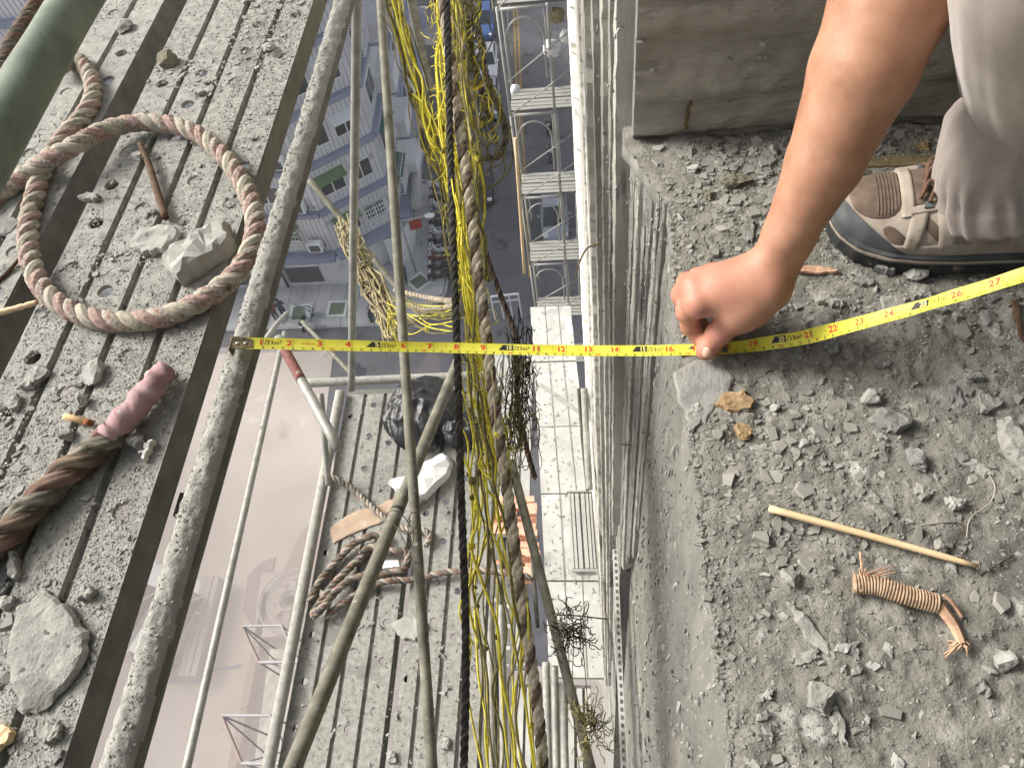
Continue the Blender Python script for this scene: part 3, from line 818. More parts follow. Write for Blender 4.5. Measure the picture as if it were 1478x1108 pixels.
# pieces behind and beside the shoe, and the pale cement flake under the thumb
def poly_on_floor(nm, poly, h, m, label, cat, seed, jag=.001, inner=60):
    pts = [floor_at(a, b) for a, b in poly]; c = np.mean(pts, 0)
    return obj(nm, place(slab_mesh([(p[0]-c[0], p[1]-c[1]) for p in pts], h, seed, jag, inner), c+np.array([0, 0, .0005])), m, label=label, cat=cat)
poly_on_floor('cement_flake', [(972, 540), (1004, 522), (1040, 520), (1058, 548), (1050, 580), (1030, 590), (1018, 614), (992, 608), (978, 580)], .0035, mat('smooth_cement', [G(.17, .03), G(.24, .02), G(.30, .02)], 40, 8, .9, .8, 160, .003), 'broad smooth pale cement flake on the slab edge just below the thumb', 'flake', 77, .0012, 120)
poly_on_floor('wood_strip', [(1236, 246), (1238, 231), (1300, 228), (1372, 226), (1370, 240), (1300, 243)], .007, mat('tan_board', [lin(96, 88, 66), lin(122, 110, 82), lin(140, 128, 98)], 50, 6, .9, .4, 200, .001, stretch=(.2, 1, 1)), 'tan wooden strip lying at the foot of the wall behind the shoe', 'wood strip', 78, .0006, 20)
for (px, py, a_, b_, h_, sd__, m_, lab) in ((1060, 268, .024, .015, .014, 81, 'olive', 'crumbly olive brown lump of earth near the foot of the wall left of the arm'), (1334, 214, .012, .008, .012, 82, 'tanstone', 'small orange tan stone at the foot of the wall above the wooden strip'), (1024, 282, .012, .010, .010, 83, 'olive', 'smaller olive brown lump left of the crumbly lump of earth')):
    v, f = rock_mesh(a_, b_, h_, sd__, 14, 2, .12)
    obj('earth_lump' if m_ == 'olive' else 'tan_stone', place((v, f), floor_at(px, py), .3), M[m_], label=lab, cat='lump' if m_ == 'olive' else 'stone')
# ================================================================== scaffold decks
def plank_parts(x0, x1, y0, y1, zt, ribs, pitch, hr, depth, root, m_top, m_side, gw=.012, gd=.009, seed=0, hole_skip=.25, shift=0, M3=None, end_bars=True, plug=.0):
    """ribbed steel plank: raised strips with punched holes, grooves between, skirts, end bars"""
    g = np.random.default_rng(seed)
    tf = (lambda v: v) if M3 is None else M3
    wid = (x1-x0-gw*(ribs-1))/ribs
    for k in range(ribs):
        a = x0+k*(wid+gw); b = a+wid
        mb = MB()
        n = max(1, int(round((y1-y0)/pitch))); L = (y1-y0)/n
        for i in range(n):
            ya, yb = y0+i*L, y0+(i+1)*L
            hole = g.random() > hole_skip and k % 1 == 0
            if not hole:
                mb.add([(a, ya, zt), (b, ya, zt), (b, yb, zt), (a, yb, zt)], [(0, 1, 2, 3)])
                continue
            cx, cy = (a+b)/2+g.normal(0, wid*.05), (ya+yb)/2+(L*.2 if k % 2 else -L*.2)*.8+g.normal(0, L*.04)
            ns = 20; vv = []
            for j in range(ns):
                t = 2*math.pi*j/ns; ux, uy = math.cos(t), math.sin(t)
                tx = ((b-cx) if ux > 0 else (a-cx))/ux if abs(ux) > 1e-6 else 1e9
                ty = ((yb-cy) if uy > 0 else (ya-cy))/uy if abs(uy) > 1e-6 else 1e9
                s_ = min(tx, ty)
                vv.append((cx+ux*s_, cy+uy*s_, zt))
            # exact corners
            for cxn, cyn in ((a, ya), (b, ya), (b, yb), (a, yb)):
                j = min(range(ns), key=lambda q_: (vv[q_][0]-cxn)**2+(vv[q_][1]-cyn)**2); vv[j] = (cxn, cyn, zt)
            vv += [(cx+hr*1.12*math.cos(2*math.pi*j/ns), cy+hr*1.12*math.sin(2*math.pi*j/ns), zt) for j in range(ns)]
            vv += [(cx+hr*math.cos(2*math.pi*j/ns), cy+hr*math.sin(2*math.pi*j/ns), zt-.0015) for j in range(ns)]
            vv += [(cx+hr*math.cos(2*math.pi*j/ns), cy+hr*math.sin(2*math.pi*j/ns), zt-.006) for j in range(ns)]
            ff = []
            for r in range(3):
                for j in range(ns):
                    q_ = (j+1) % ns
                    ff.append((r*ns+j, r*ns+q_, (r+1)*ns+q_, (r+1)*ns+j))
            if g.random() < plug:                                # clogged with mortar
                zf = zt-g.uniform(.0008, .003)
                n0 = len(vv); vv += [(cx+hr*1.0*math.cos(2*math.pi*j/ns), cy+hr*math.sin(2*math.pi*j/ns), zf+g.normal(0, .0003)) for j in range(ns)]+[(cx, cy, zf)]
                ff += [(n0+j, n0+(j+1) % ns, n0+ns) for j in range(ns)]
            mb.add(vv, ff)
        mb.v = [tuple(tf(np.array(p))) for p in mb.v]
        obj('rib', mb, m_top, root)
    mb = MB()
    for k in range(ribs-1):
        a = x0+k*(wid+gw)+wid; b = a+gw
        prof = [(a, zt), (a+.0015, zt-gd), (b-.0015, zt-gd), (b, zt)]
        v = [(x, y0, z) for x, z in prof]+[(x, y1, z) for x, z in prof]
        mb.add(v, [(i, i+1, i+5, i+4) for i in range(3)])
    mb.v = [tuple(tf(np.array(p))) for p in mb.v]
    obj('groove', mb, m_top, root, kind='stuff')
    mb = MB()
    for x, s in ((x0, -1), (x1, 1)):
        prof = [(x, zt), (x+s*.0022, zt-.004), (x+s*.0022, zt-depth), (x-s*.010, zt-depth), (x-s*.010, zt-depth+.002), (x-s*.0005, zt-depth+.002), (x-s*.0005, zt-.004)]
        n = len(prof)
        v = [(a, y0, z) for a, z in prof]+[(a, y1, z) for a, z in prof]
        f = [(i, i+1, n+i+1, n+i) for i in range(n-1)]
        if s < 0: f = [q_[::-1] for q_ in f]
        m2 = MB().add([tuple(tf(np.array(p))) for p in v], f)
        obj('side_flange', m2, m_side, root)
    if end_bars:
        for y, s in ((y0, -1), (y1, 1)):
            m2 = MB().box(((x0+x1)/2, y+s*.012, zt-depth*.45), (x1-x0+.006, .022, depth*.86))
            m2.v = [tuple(tf(np.array(p))) for p in m2.v]
            obj('end_bar', m2, m_side, root)

PZ = -.030
pl = thing('scaffold_plank', 'wide dusty ribbed scaffold plank with punched holes, under the rope loop beside the gap', 'scaffold plank', (-.63, .6, PZ))
plank_parts(-.762, -.503, -.55, 2.4, PZ, 4, .082, .0105, .040, pl, M['plank'], M['planksteel'], seed=1, hole_skip=.42, plug=.6)
pl2 = thing('scaffold_plank', 'second ribbed scaffold plank, under the big green tube at upper left', 'scaffold plank', (-.93, .9, PZ))
plank_parts(-1.07, -.808, -.45, 2.3, PZ+.004, 4, .082, .0105, .045, pl2, M['plank'], M['planksteel'], seed=2, hole_skip=.45, plug=.5)
# cement crumbs lying on the planks
def on_planks(n, right_bias=True):
    y = rng.uniform(.0, 1.45, n); x = rng.uniform(-.76, -.505, n)
    return x, y
x, y = on_planks(70000)
d = .30+.9*np.clip((.75-y)/.6, 0, 1)+1.1*np.clip(fbm(x*8, y*8, 3)+.1, 0, 1)+.5*(x > -.60)
# the grooves hold more
ph = ((x+.762) % (.0558+.012)); d = np.where(ph > .0558, 1.5, d)
k = rng.random(len(x)) < d*.75; x, y, ph = x[k], y[k], ph[k]
s = np.clip(.00066*np.exp(rng.normal(0, .52, len(x))), .0003, .0030)
z = np.where((ph > .0545), PZ-.0075, PZ)
scatter('plank_grit', np.stack([x, y, z+s*.2], 1), s*1.25, M['grit'], tone=(.25, .85))
x, y = on_planks(5200)
k = fbm(x*7+3, y*7, 3) > -.02; x, y = x[k], y[k]
s = np.clip(.0019*np.exp(rng.normal(0, .62, len(x))), .0009, .0095)
shards('plank_flakes', np.stack([x, y, np.full(len(x), PZ)], 1), s, M['grit'], tone=(.2, .8), thick=.28)
x = rng.uniform(-1.06, -.81, 9000); y = rng.uniform(.45, 1.6, 9000)
s = np.clip(.0009*np.exp(rng.normal(0, .5, 9000)), .0004, .003)
k = fbm(x*9, y*9, 3) > -.04
scatter('plank_grit', np.stack([x, y, PZ+.004+s*.2], 1)[k], s[k], M['grit'], tone=(.1, .85))

# ------------------------------------------------------------------ tubes of the scaffold
def tube_thing(nm, p, r, m, label, cat='scaffold tube', seg=16, group=None, wob=.0, n=None):
    P = resample(p, n=n or 24)
    rr = r*np.ones(len(P)) if np.ndim(r) == 0 else np.interp(np.linspace(0, 1, len(P)), np.linspace(0, 1, len(r)), r)
    return obj(nm, sweep(P, rr, seg), m, smooth=True, label=label, cat=cat, group=group)
def pw(px, py, wpx, dia):
    """the point on a sight line where a tube of this diameter looks so many pixels wide"""
    return pd(px, py, F*dia/wpx)

a, b = pz(121, -20, .29), pz(-12, 212, .29)
dirn = (b-a)/np.linalg.norm(b-a)
tube_thing('guard_tube', [a-dirn*1.6, a, b, b+dirn*1.6], .0235, M['tubegreen'], 'thick grey green steel tube crossing the upper left corner above the planks', seg=24)

# crusted rail beside the plank edge, its top thick with dried mortar
n = 1300
yy = np.linspace(-.12, 2.0, n); ns = 36
ang = np.arange(ns)*2*math.pi/ns
upw = np.clip(np.cos(ang-1.9), 0, 1)[None, :]               # side that caught the mortar
T_, A_ = np.meshgrid(yy, ang, indexing='ij')
rr = .0150+upw*(.0006+.0058*np.clip(fbm(T_*50, A_*2.6+5, 4)+.10, 0, 1)+.0040*fbm(T_*130, A_*5, 3))
Vt = np.stack([-.376+.004*np.sin(T_*2.0)-.002+rr*np.cos(A_), T_, .078+rr*np.sin(A_)], -1).reshape(-1, 3)
i, j = np.meshgrid(np.arange(n-1), np.arange(ns), indexing='ij')
q = np.stack([i*ns+j, (i+1)*ns+j, (i+1)*ns+(j+1) % ns, i*ns+(j+1) % ns], -1).reshape(-1, 4)
rail = thing('guard_rail', 'mortar-crusted steel rail along the plank edge, the tape measure hooked on it', 'scaffold tube', (-.376, .5, .06))
ro_ = obj('rail_tube', (Vt, q), M['crust'], rail, smooth=True)
ro_.data.materials.append(M['planksteel'])  # dark steel away from the sun puts shade into colour beside the crust
ro_.data.polygons.foreach_set('material_index', (np.repeat(np.clip(np.cos(ang+math.pi/ns-1.9), 0, 1)[None], n-1, 0)+.12*fbm(T_[:-1]*50, A_[:-1]*3, 3) < .12).astype(np.int32).ravel())
N_ = 3600
t = rng.uniform(-.05, 1.5, N_); aa = 1.9+rng.normal(0, .55, N_)
s = np.clip(.0009*np.exp(rng.normal(0, .45, N_)), .0005, .003)
r_ = .0155+.0045*np.clip(fbm(t*38, aa*1.6+5, 4)+.10, 0, 1)
scatter('mortar_crumbs', np.stack([-.378+.004*np.sin(t*2)+r_*np.cos(aa), t, .078+r_*np.sin(aa)], 1), s*1.0, M['grit'], rail, flat=.6, tone=(.42, .72))
# hook plates that tie plank and rail
lg = pX(267, 730, -.494); mb = MB().box(lg, (.016, .030, .012)); mb.box(lg+np.array([.004, .012, 0]), (.010, .008, .018))
obj('plank_lug', mb, M['planksteel'], pl)

tube_thing('brace_tube', [pw(411, 480, 8.5, .027), pw(262, 1140, 14.5, .027)], .0125, M['tube'], 'slim straight grey brace crossing the pale courtyard at lower left')
tube_thing('brace_tube', [pw(515.5, -30, 15, .027), pw(507, 562, 10.4, .027)], .0135, M['tube'], 'upright grey tube left of two, running from the top edge down to the lower deck')
tube_thing('brace_tube', [pw(545, -60, 12.4, .027), pw(627, 1160, 17.5, .027)], .0135, M['tubeold'], 'long dirty grey tube right of the upright pair, running from top edge to bottom edge')
b_t = thing('brace_tube', 'thick dark diagonal tube crossing the lower deck from the plastic bag to the bottom edge', 'scaffold tube', pd(560, 760, 1.8))
P = resample([pw(668, 505, 14.5, .034), pw(405, 1150, 28, .034)], n=30)
obj('tube_body', sweep(P, .0170, 18), M['tubeold'], b_t, smooth=True)
P2 = resample([P[0]+(P[-1]-P[0])*.518, P[0]+(P[-1]-P[0])*.525], n=4)
obj('tape_band', sweep(P2, .0178, 18), mat('black_tape', [G(.03), G(.05)], 40, 3, .6), b_t, smooth=True)
b_r = thing('slanting_tube', 'slanting frame tube with worn red paint, under the tape at left', 'scaffold tube', pd(440, 560, 2.0))
la, lb = pw(402, 488, 14, .034), pw(488, 646, 16, .034)
obj('upper_leg', sweep(resample([la+(lb-la)*.12, la+(lb-la)*.42], n=8), .0171, 16), M['redpaint'], b_r, smooth=True)
obj('lower_leg', sweep(resample([la, lb], n=8), .0168, 16), M['tube'], b_r, smooth=True)
tube_thing('upright_tube', [pw(463, 568, 8.5, .02), pw(474, 700, 8.3, .02)], .0105, M['tube'], 'short grey steel post rising at the left end of the lower deck')
tube_thing('cross_tube', [pd(440, 553, 2.95), pd(712, 541, 2.95)], .018, M['crust'], 'whitish level tube at the far end of the lower deck')
tube_thing('brace_tube', [pw(446, 260, 9.5, .034), pw(612, 462, 9.8, .034)], .0155, M['tubeold'], 'short slanting tube carrying the rolled up net bundle')
tube_thing('brace_tube', [pw(436, 464, 7, .034), pw(508, 540, 7.6, .034)], .015, M['tubeold'], 'short slanting grey tube below the tape left of the upright tube')
tube_thing('brace_tube', [pw(382, 492, 9, .034), pw(398, 470, 8.5, .034), pw(414, 452, 7.5, .034)], .015, M['tubepale'], 'short pale tube end just above the tape at left')
tube_thing('plastic_pipe', [pw(551, -20, 20, .048), pw(566, 30, 19, .048), pw(586, 78, 17, .048), pw(601, 122, 15, .048), pw(611, 158, 13, .048)], [.022, .022, .022, .021, .018], M['tubepale'], 'curved pale plastic pipe hanging down from the top edge beside the yellow cords')
tube_thing('brace_tube', [pw(592, -10, 15, .042), pw(606, 60, 13, .042), pw(622, 130, 12, .042)], .02, M['tubeold'], 'dull grey tube behind the yellow cords at the top edge')
tube_thing('brace_tube', [pw(737, 664, 13.5, .034), pw(856, 1120, 15.5, .034)], .0165, M['tubeold'], 'slanting dark grey tube beside the pale narrow deck, right of the cords')
tube_thing('brace_tube', [pw(768, 790, 7, .027), pw(771, 840, 7, .027), pw(776, 905, 7, .027)], .012, M['boarddark'], 'thin dark upright tube just left of the slanting tube')
# ------------------------------------------------------------------ loose pieces on the upper planks
def plank_at(px, py, dz=0): return pz(px, py, PZ+.001)+np.array([0, 0, dz])
PS = [
 (226, 351, 38, 24, 22, .012, 'chunkpale', 'poly', [(-37, 4), (-20, -14), (8, -22), (34, -18), (36, -8), (14, 18), (-18, 22)], 'mortar_slab', 'pale flat mortar slab at the foot of the brown twig', 'slab'),
 (293, 374, 55, 28, 0, .030, 'chunkpale', 'poly', [(-52, 16), (-36, 2), (-8, -18), (36, -42), (46, -40), (49, -12), (6, 22), (-30, 42)], 'mortar_block', 'long thick pale mortar block beside the rope loop', 'block'),
 (245, 92, 15, 15, 25, .022, 'olive', 'rock', None, 'mortar_cube', 'small greenish brown cube of mortar on the upper plank', 'lump'),
 (180, 45, 16, 13, 0, .020, 'chunk', 'rock', None, 'mortar_lump', 'grey pointed lump in the groove near the top edge', 'lump'),
 (139, 541, 18, 19, 10, .014, 'chunkpale', 'rock', None, 'mortar_lump', 'pale angular lump left of the pink wrapped rope end', 'lump'),
 (52, 549, 16, 22, -30, .009, 'chunk', 'slab', None, 'mortar_flake', 'grey slanted flake left of the pale lump', 'flake'),
 (24, 582, 11, 13, 20, .008, 'chunk', 'slab', None, 'mortar_flake', 'small flake at left below the slanted flake', 'flake'),
 (122, 580, 9, 12, 15, .014, 'chunk', 'rock', None, 'mortar_lump', 'small lump just above the cigarette butt', 'lump'),
 (98, 632, 10, 11, 0, .014, 'chunk', 'rock', None, 'mortar_lump', 'small lump just below the cigarette butt', 'lump'),
 (200, 642, 15, 13, 30, .018, 'chunkdark', 'rock', None, 'mortar_lump', 'dark rounded lump right of the rope under the pink wrapping', 'lump'),
 (131, 288, 20, 8, -18, .008, 'chunk', 'slab', None, 'mortar_flake', 'flat grey flake inside the rope loop near its left', 'flake'),
 (12, 330, 19, 17, 5, .006, 'chunkdark', 'slab', None, 'slate_flake', 'dark flat flake at the left border', 'flake'),
 (28, 345, 12, 10, 15, .006, 'chunkdark', 'slab', None, 'slate_flake', 'smaller dark flake touching the one at the left border', 'flake'),
 (75, 942, 62, 90, 0, .010, 'plank', 'poly', [(-50, -66), (-6, -88), (28, -72), (58, -30), (56, 6), (30, 48), (-6, 84), (-40, 92), (-58, 50), (-62, 0)], 'mortar_slab', 'very large rough mortar slab at the lower left of the plank', 'slab'),
 (76, 1058, 19, 15, 0, .008, 'chunk', 'slab', None, 'mortar_flake', 'round grey flake below the very large slab', 'flake'),
 (127, 858, 14, 12, 10, .010, 'chunkpale', 'slab', None, 'mortar_flake', 'rounded pale flake above the very large slab', 'flake'),
 (24, 820, 8, 22, 25, .010, 'chunk', 'slab', None, 'mortar_flake', 'narrow upright flake at the left border above the very large slab', 'flake'),
 (290, 135, 9, 6, 10, .006, 'chunkpale', 'slab', None, 'mortar_flake', 'tiny white flake right of the brownish cube', 'flake'),
 (200, 228, 9, 11, 20, .010, 'chunkpale', 'rock', None, 'mortar_lump', 'white crumb at the top of the brown twig', 'crumb'),
 (390, 72, 11, 8, 0, .012, 'chunkpale', 'rock', None, 'mortar_lump', 'round pale crumb near the top of the plank edge', 'crumb'),
 (400, 80, 9, 7, 20, .010, 'chunkpale', 'rock', None, 'mortar_lump', 'pale crumb right below the round crumb at the top', 'crumb'),
 (217, 652, 6, 15, -5, .010, 'mortar', 'slab', None, 'plastic_shard', 'white smooth shard beside the dark lump under the pink wrapping', 'shard'),
 (12, 870, 12, 9, 0, .008, 'chunkpale', 'slab', None, 'mortar_flake', 'pale flake at the left border beside the large slab', 'flake'),
]
for (px, py, lp, wp_, rz, h, m, kind, poly, nm, lab, cat) in PS:
    p = plank_at(px, py); s = scale_at(p)
    if kind == 'poly':
        pts = [plank_at(px+a_, py+b_)-p for a_, b_ in poly]
        vf = slab_mesh([(q_[0]*.95, q_[1]*.95) for q_ in pts][::-1], h, int(px), .0016, 26 if lp < 60 else 160)
        rz = 0
    elif kind == 'slab': vf = slab_mesh(outline_chip(lp/s, wp_/s/.8, int(px*3+py)), h, int(px), .001)
    else: vf = rock_mesh(lp/s, wp_/s/.86, h, int(px+py), 11)
    obj(nm, place(vf, p, R(rz)), M[m], label=lab, cat=cat)
for k in range(95):
    while True:
        x = random.uniform(-.755, -.508); y = random.uniform(.03, 1.4)
        if fbm(np.array([x*7]), np.array([y*7]), 3)[0] > -.12: break
    o = bpy.data.objects.new('loose_crumb', random.choice(chip_meshes)); COL.objects.link(o)
    o.location = (x, y, PZ); o.rotation_euler = (random.gauss(0, .15), random.gauss(0, .15), random.uniform(0, 6.28))
    sc_ = random.choice([.5, .6, .75, .9, 1.1]); o.scale = (sc_, sc_, sc_)
    tag(o, 'small crumb of broken mortar lying loose on the dusty plank', 'crumb', 'loose mortar crumbs on the planks')
# cigarette butt
cb = thing('cigarette_butt', 'cigarette butt lying on the dusty plank left of the pink rope end', 'cigarette butt', plank_at(117, 608))
a, b = plank_at(98, 604, .006), plank_at(136, 614, .006)
e_ = (b-a)/np.linalg.norm(b-a)
obj('filter', sweep([a, a+e_*.004, b-e_*.009], .0041, 14), mat('filter_paper', [lin(205, 170, 120), lin(225, 195, 150)], 300, 3, .8), cb, smooth=True)
obj('burnt_end', sweep([b-e_*.009, b-e_*.004, b], [.0042, .0043, .0036], 14), mat('burnt_tobacco', [lin(70, 45, 30), lin(150, 95, 50)], 300, 3, .9), cb, smooth=True)
# twig, sticks
def stick(pts, r, m, label, nm='stick', cat='stick', seg=8):
    P = resample(pts, n=20); rr = np.interp(np.linspace(0, 1, 20), np.linspace(0, 1, len(r)), r)*(1+.08*rng.normal(size=20))
    return obj(nm, sweep(P, rr, seg), m, smooth=True, label=label, cat=cat)
stick([plank_at(208, 217, .012), plank_at(220, 245, .012), plank_at(229, 275, .010), plank_at(243, 320, .008)], [.0045, .0055, .0055, .006], M['twig'], 'brown weathered twig lying on the plank inside the rope loop', 'twig', 'twig')
stick([plank_at(-14, 459, .006), plank_at(25, 451, .008), plank_at(60, 442, .009)], [.0042, .004, .0036], M['wood'], 'pale flat stick ending under the rope loop at the left border')
stick([plank_at(-8, 416, .005), plank_at(14, 398, .006), plank_at(36, 375, .008)], [.003, .003, .002], M['twig'], 'thin curved brown twig at the left border', 'twig', 'twig')
sliver('wood_chip', plank_at(-14, 1068, .0), plank_at(24, 1062, .0), .028, .008, M['wood'], 'pale yellow wood chip in the lower left corner', 'chip', 3)
sliver('thin_flake', plank_at(48, 48+0, .33), plank_at(66, 25, .33), .006, .002, M['chunkpale'], 'thin pale flake stuck beside the green tube', 'flake', 9) if False else None

# ================================================================== ropes
def rope_mat(name, cols, scale=120, rough=.95):
    return mat(name, cols, scale, 4, rough, .8, 700, .0012, contrast=.30, tone=True)
_y = [lin(96, 86, 78), lin(146, 118, 110), lin(168, 156, 142), lin(114, 116, 106), lin(182, 174, 160), lin(136, 112, 104)]
M['rope_a'] = mat('faded_rope_mixed', _y, 140, 6, .95, .8, 700, .0012, contrast=.32, tone=True, spots=[(lin(96, 88, 78), 26, .63)])
M['rope_b'] = mat('faded_rope_pinkish', [lin(106, 90, 82), lin(152, 126, 118), lin(172, 154, 144), lin(142, 116, 108), lin(172, 164, 150)], 140, 6, .95, .8, 700, .0012, contrast=.32, tone=True, spots=[(lin(110, 104, 92), 30, .64)])
M['rope_c'] = mat('faded_rope_greyish', [lin(92, 88, 78), lin(142, 138, 124), lin(176, 168, 152), lin(118, 118, 106), lin(160, 124, 116)], 140, 6, .95, .8, 700, .0012, contrast=.32, tone=True, spots=[(lin(110, 104, 92), 30, .64)])
M['rope_d'] = rope_mat('old_rope_brown', [lin(62, 54, 44), lin(104, 90, 76), lin(140, 124, 106)])
M['rope_e'] = rope_mat('old_rope_rust', [lin(72, 54, 46), lin(112, 88, 76), lin(136, 114, 102)])
M['rope_f'] = rope_mat('old_rope_moss', [lin(64, 62, 54), lin(102, 98, 86), lin(138, 132, 118)])
M['rope_k'] = rope_mat('black_rope', [lin(32, 31, 30), lin(58, 56, 52), lin(104, 99, 91)])
M['rope_k2'] = rope_mat('black_rope_worn', [lin(34, 33, 31), lin(62, 60, 56), lin(110, 106, 98)])
M['rope_w'] = rope_mat('pale_rope', [lin(120, 110, 92), lin(165, 155, 135), lin(196, 188, 168)])
M['rope_g'] = rope_mat('grey_rope', [lin(70, 66, 62), lin(112, 106, 100), lin(142, 136, 128)])

def rope(name, label, pts, dia, mats, pitch=2.5, cat='rope', step=.22, ridged=True, parent=None, seg=24, res=None, yarn=9):
    """laid rope: three strands wound round each other, each strand ridged with yarns"""
    root = parent or thing(name, label, cat, np.array(pts).mean(0))
    if ridged and dia > .023: seg, yarn = 36, 7
    Rr = dia/2
    P = resample(pts, step=dia*step)
    T, N_, B = frames(P)
    L = np.r_[0, np.cumsum(np.linalg.norm(np.diff(P, axis=0), axis=1))]
    lean = 1.0
    for k in range(3):
        th = 2*math.pi*(L/(pitch*dia))+2*math.pi*k/3
        Q = P+(.50*Rr)*(np.cos(th)[:, None]*N_+np.sin(th)[:, None]*B)
        rs = .56*Rr*(1+.04*fbm(L*90, L*0+k*7, 3))
        if ridged:
            a = np.arange(seg)*2*math.pi/seg
            prof = 1+.15*np.abs(np.sin((a[None, :]-L[:, None]*2*math.pi/(pitch*dia)*1.9)*yarn/2))-.05
        else: prof = None
        v, f = sweep(Q, rs, seg, True, prof)
        so_ = obj('strand', (v, f), mats[k], root, smooth=True)
        a = np.arange(seg)*2*math.pi/seg
        yn = np.floor((a[None, :]-L[:, None]*2*math.pi/(pitch*dia)*1.9)*yarn/(2*math.pi)).astype(int) % yarn
        tv = np.random.default_rng(k+int(dia*1e5)).random(yarn)[yn]+.25*fbm(L[:, None]*60+yn*7.7, yn*3.1+k, 3)
        at = so_.data.attributes.new('tone', 'FLOAT', 'POINT'); at.data.foreach_set('value', np.clip(tv, 0, 1).astype(np.float32).ravel())
    return root

rl = .027
zl = PZ+.014
def rp(px, py, z=zl): return pz(px, py, z)
rope('rope', 'thick faded pink and cream rope lying in one big loop on the planks',
     [rp(86, 96, zl+.02), rp(106, 84, zl), rp(121, 96), rp(134, 122), rp(131, 150), rp(114, 175), rp(97, 193), rp(80, 216), rp(62, 246), rp(50, 285), rp(42, 322), rp(41, 358), rp(50, 394), rp(64, 419), rp(88, 440), rp(122, 456), rp(164, 464), rp(212, 462), rp(258, 450), rp(306, 424, zl+.002), rp(344, 392, zl+.004), rp(363, 358, zl+.004), rp(369, 322, zl+.003), rp(361, 288), rp(343, 252), rp(318, 221), rp(286, 194, zl+.003), rp(250, 181, zl+.004), rp(202, 177, zl+.008), rp(154, 187, zl+.016), rp(112, 208, zl+.027), rp(72, 230, zl+.022), rp(32, 256, zl+.008), rp(-6, 284, zl), rp(-40, 312, zl)],
     rl, [M['rope_a'], M['rope_b'], M['rope_c']])
zu = PZ+.02
rope('rope', 'dark old rope running behind the green tube at the upper left corner',
     [pz(70, -24, -.06), pz(52, 6, -.06), pz(34, 34, -.06), pz(18, 60, -.055), pz(6, 88, -.05), pz(-8, 120, -.05), pz(-20, 150, -.05)], .026, [M['rope_d'], M['rope_e'], M['rope_f']])
rope('rope', 'second dark rope going under the first at the upper left border',
     [pz(-30, 88, -.075), pz(-4, 84, -.075), pz(22, 84, -.07), pz(50, 90, -.06), pz(80, 96, zl)], .024, [M['rope_d'], M['rope_c'], M['rope_e']])
pr = thing('rope', 'old rope ending in a pink taped tip at the lower left of the planks', 'rope', rp(150, 640))
zp = PZ+.017
ctr = [rp(-60, 838, zp), rp(-18, 795, zp), rp(22, 757, zp), rp(60, 718, zp), rp(98, 680, zp), rp(130, 655, zp), rp(158, 632, zp+.002), rp(166, 622, zp+.002)]
rope('rope', '', ctr, .033, [M['rope_d'], M['rope_e'], M['rope_f']], parent=pr, pitch=2.7)
P = resample([rp(156, 634, zp+.002), rp(176, 610, zp+.003), rp(200, 582, zp+.004), rp(224, 553, zp+.003), rp(240, 532, zp+.001)], n=110)
L = np.linspace(0, 1, 110); a = np.arange(30)*2*math.pi/30
prof = 1+.30*fbm(np.cos(a)[None, :]*1.1+L[:, None]*9, np.sin(a)[None, :]*1.1+L[:, None]*4, 3)+.06*np.sin(a[None, :]+L[:, None]*34+2*np.sin(L[:, None]*9))
rr = np.interp(L, [0, .05, .5, .93, 1], [.0172, .0165, .0155, .0150, .0125])
M['pink'] = mat('dusty_pink_tape', [lin(134, 104, 106), lin(162, 130, 131), lin(180, 153, 153)], 30, 5, .75, .4, 160, .002, spots=[(G(.45, .04), 50, .66)])
obj('pink_wrapping', sweep(P, rr, 30, True, prof), M['pink'], pr, smooth=True)
# ================================================================== the tape measure
UNIT = .0303                                            # one large division
st = [  # px, py, depth from the lens, roll of the blade about its length (degrees)
 (335, 495.5, .776, 0), (377, 496, .782, 0), (420, 497, .788, 0), (462, 498, .795, 0), (502, 499, .803, 0), (542, 500, .812, 0), (620, 501.5, .838, 0), (660, 502.5, .848, 0),
 (740, 504.5, .856, 0), (820, 506, .858, 0), (917, 506.5, .850, 0), (955, 506, .846, 0), (992, 505, .842, 2), (1035, 504, .836, 3), (1078, 499.5, .828, 10),
 (1113, 494.5, .815, 38), (1155, 488, .792, 52), (1195, 478.5, .765, 40), (1232, 469, .738, 22), (1276, 457, .712, 10), (1322.6, 444.5, .690, 5), (1367, 431, .668, 3), (1416, 416.5, .650, 2), (1464, 401, .632, 2), (1540, 377, .61, 2), (1640, 344, .59, 2)]
PT = np.array([pd(a, b, c) for a, b, c, _ in st])
Pp = resample(PT, n=900)
Ls = np.r_[0, np.cumsum(np.linalg.norm(np.diff(PT, axis=0), axis=1))]
Lp = np.r_[0, np.cumsum(np.linalg.norm(np.diff(Pp, axis=0), axis=1))]
roll = np.interp(Lp, Ls*Lp[-1]/Ls[-1], [R(q_[3]) for q_ in st])
Tt = np.gradient(Pp, axis=0); Tt /= np.linalg.norm(Tt, axis=1)[:, None]
Wd = np.cross(np.array([0, 0, 1.]), Tt); Wd /= np.linalg.norm(Wd, axis=1)[:, None]      # towards +Y (upper edge of the print)
Nn_ = np.cross(Tt, Wd)
Wr = Wd*np.cos(roll)[:, None]+Nn_*np.sin(roll)[:, None]*1
Nr = np.cross(Tt, Wr)
HW = .0075
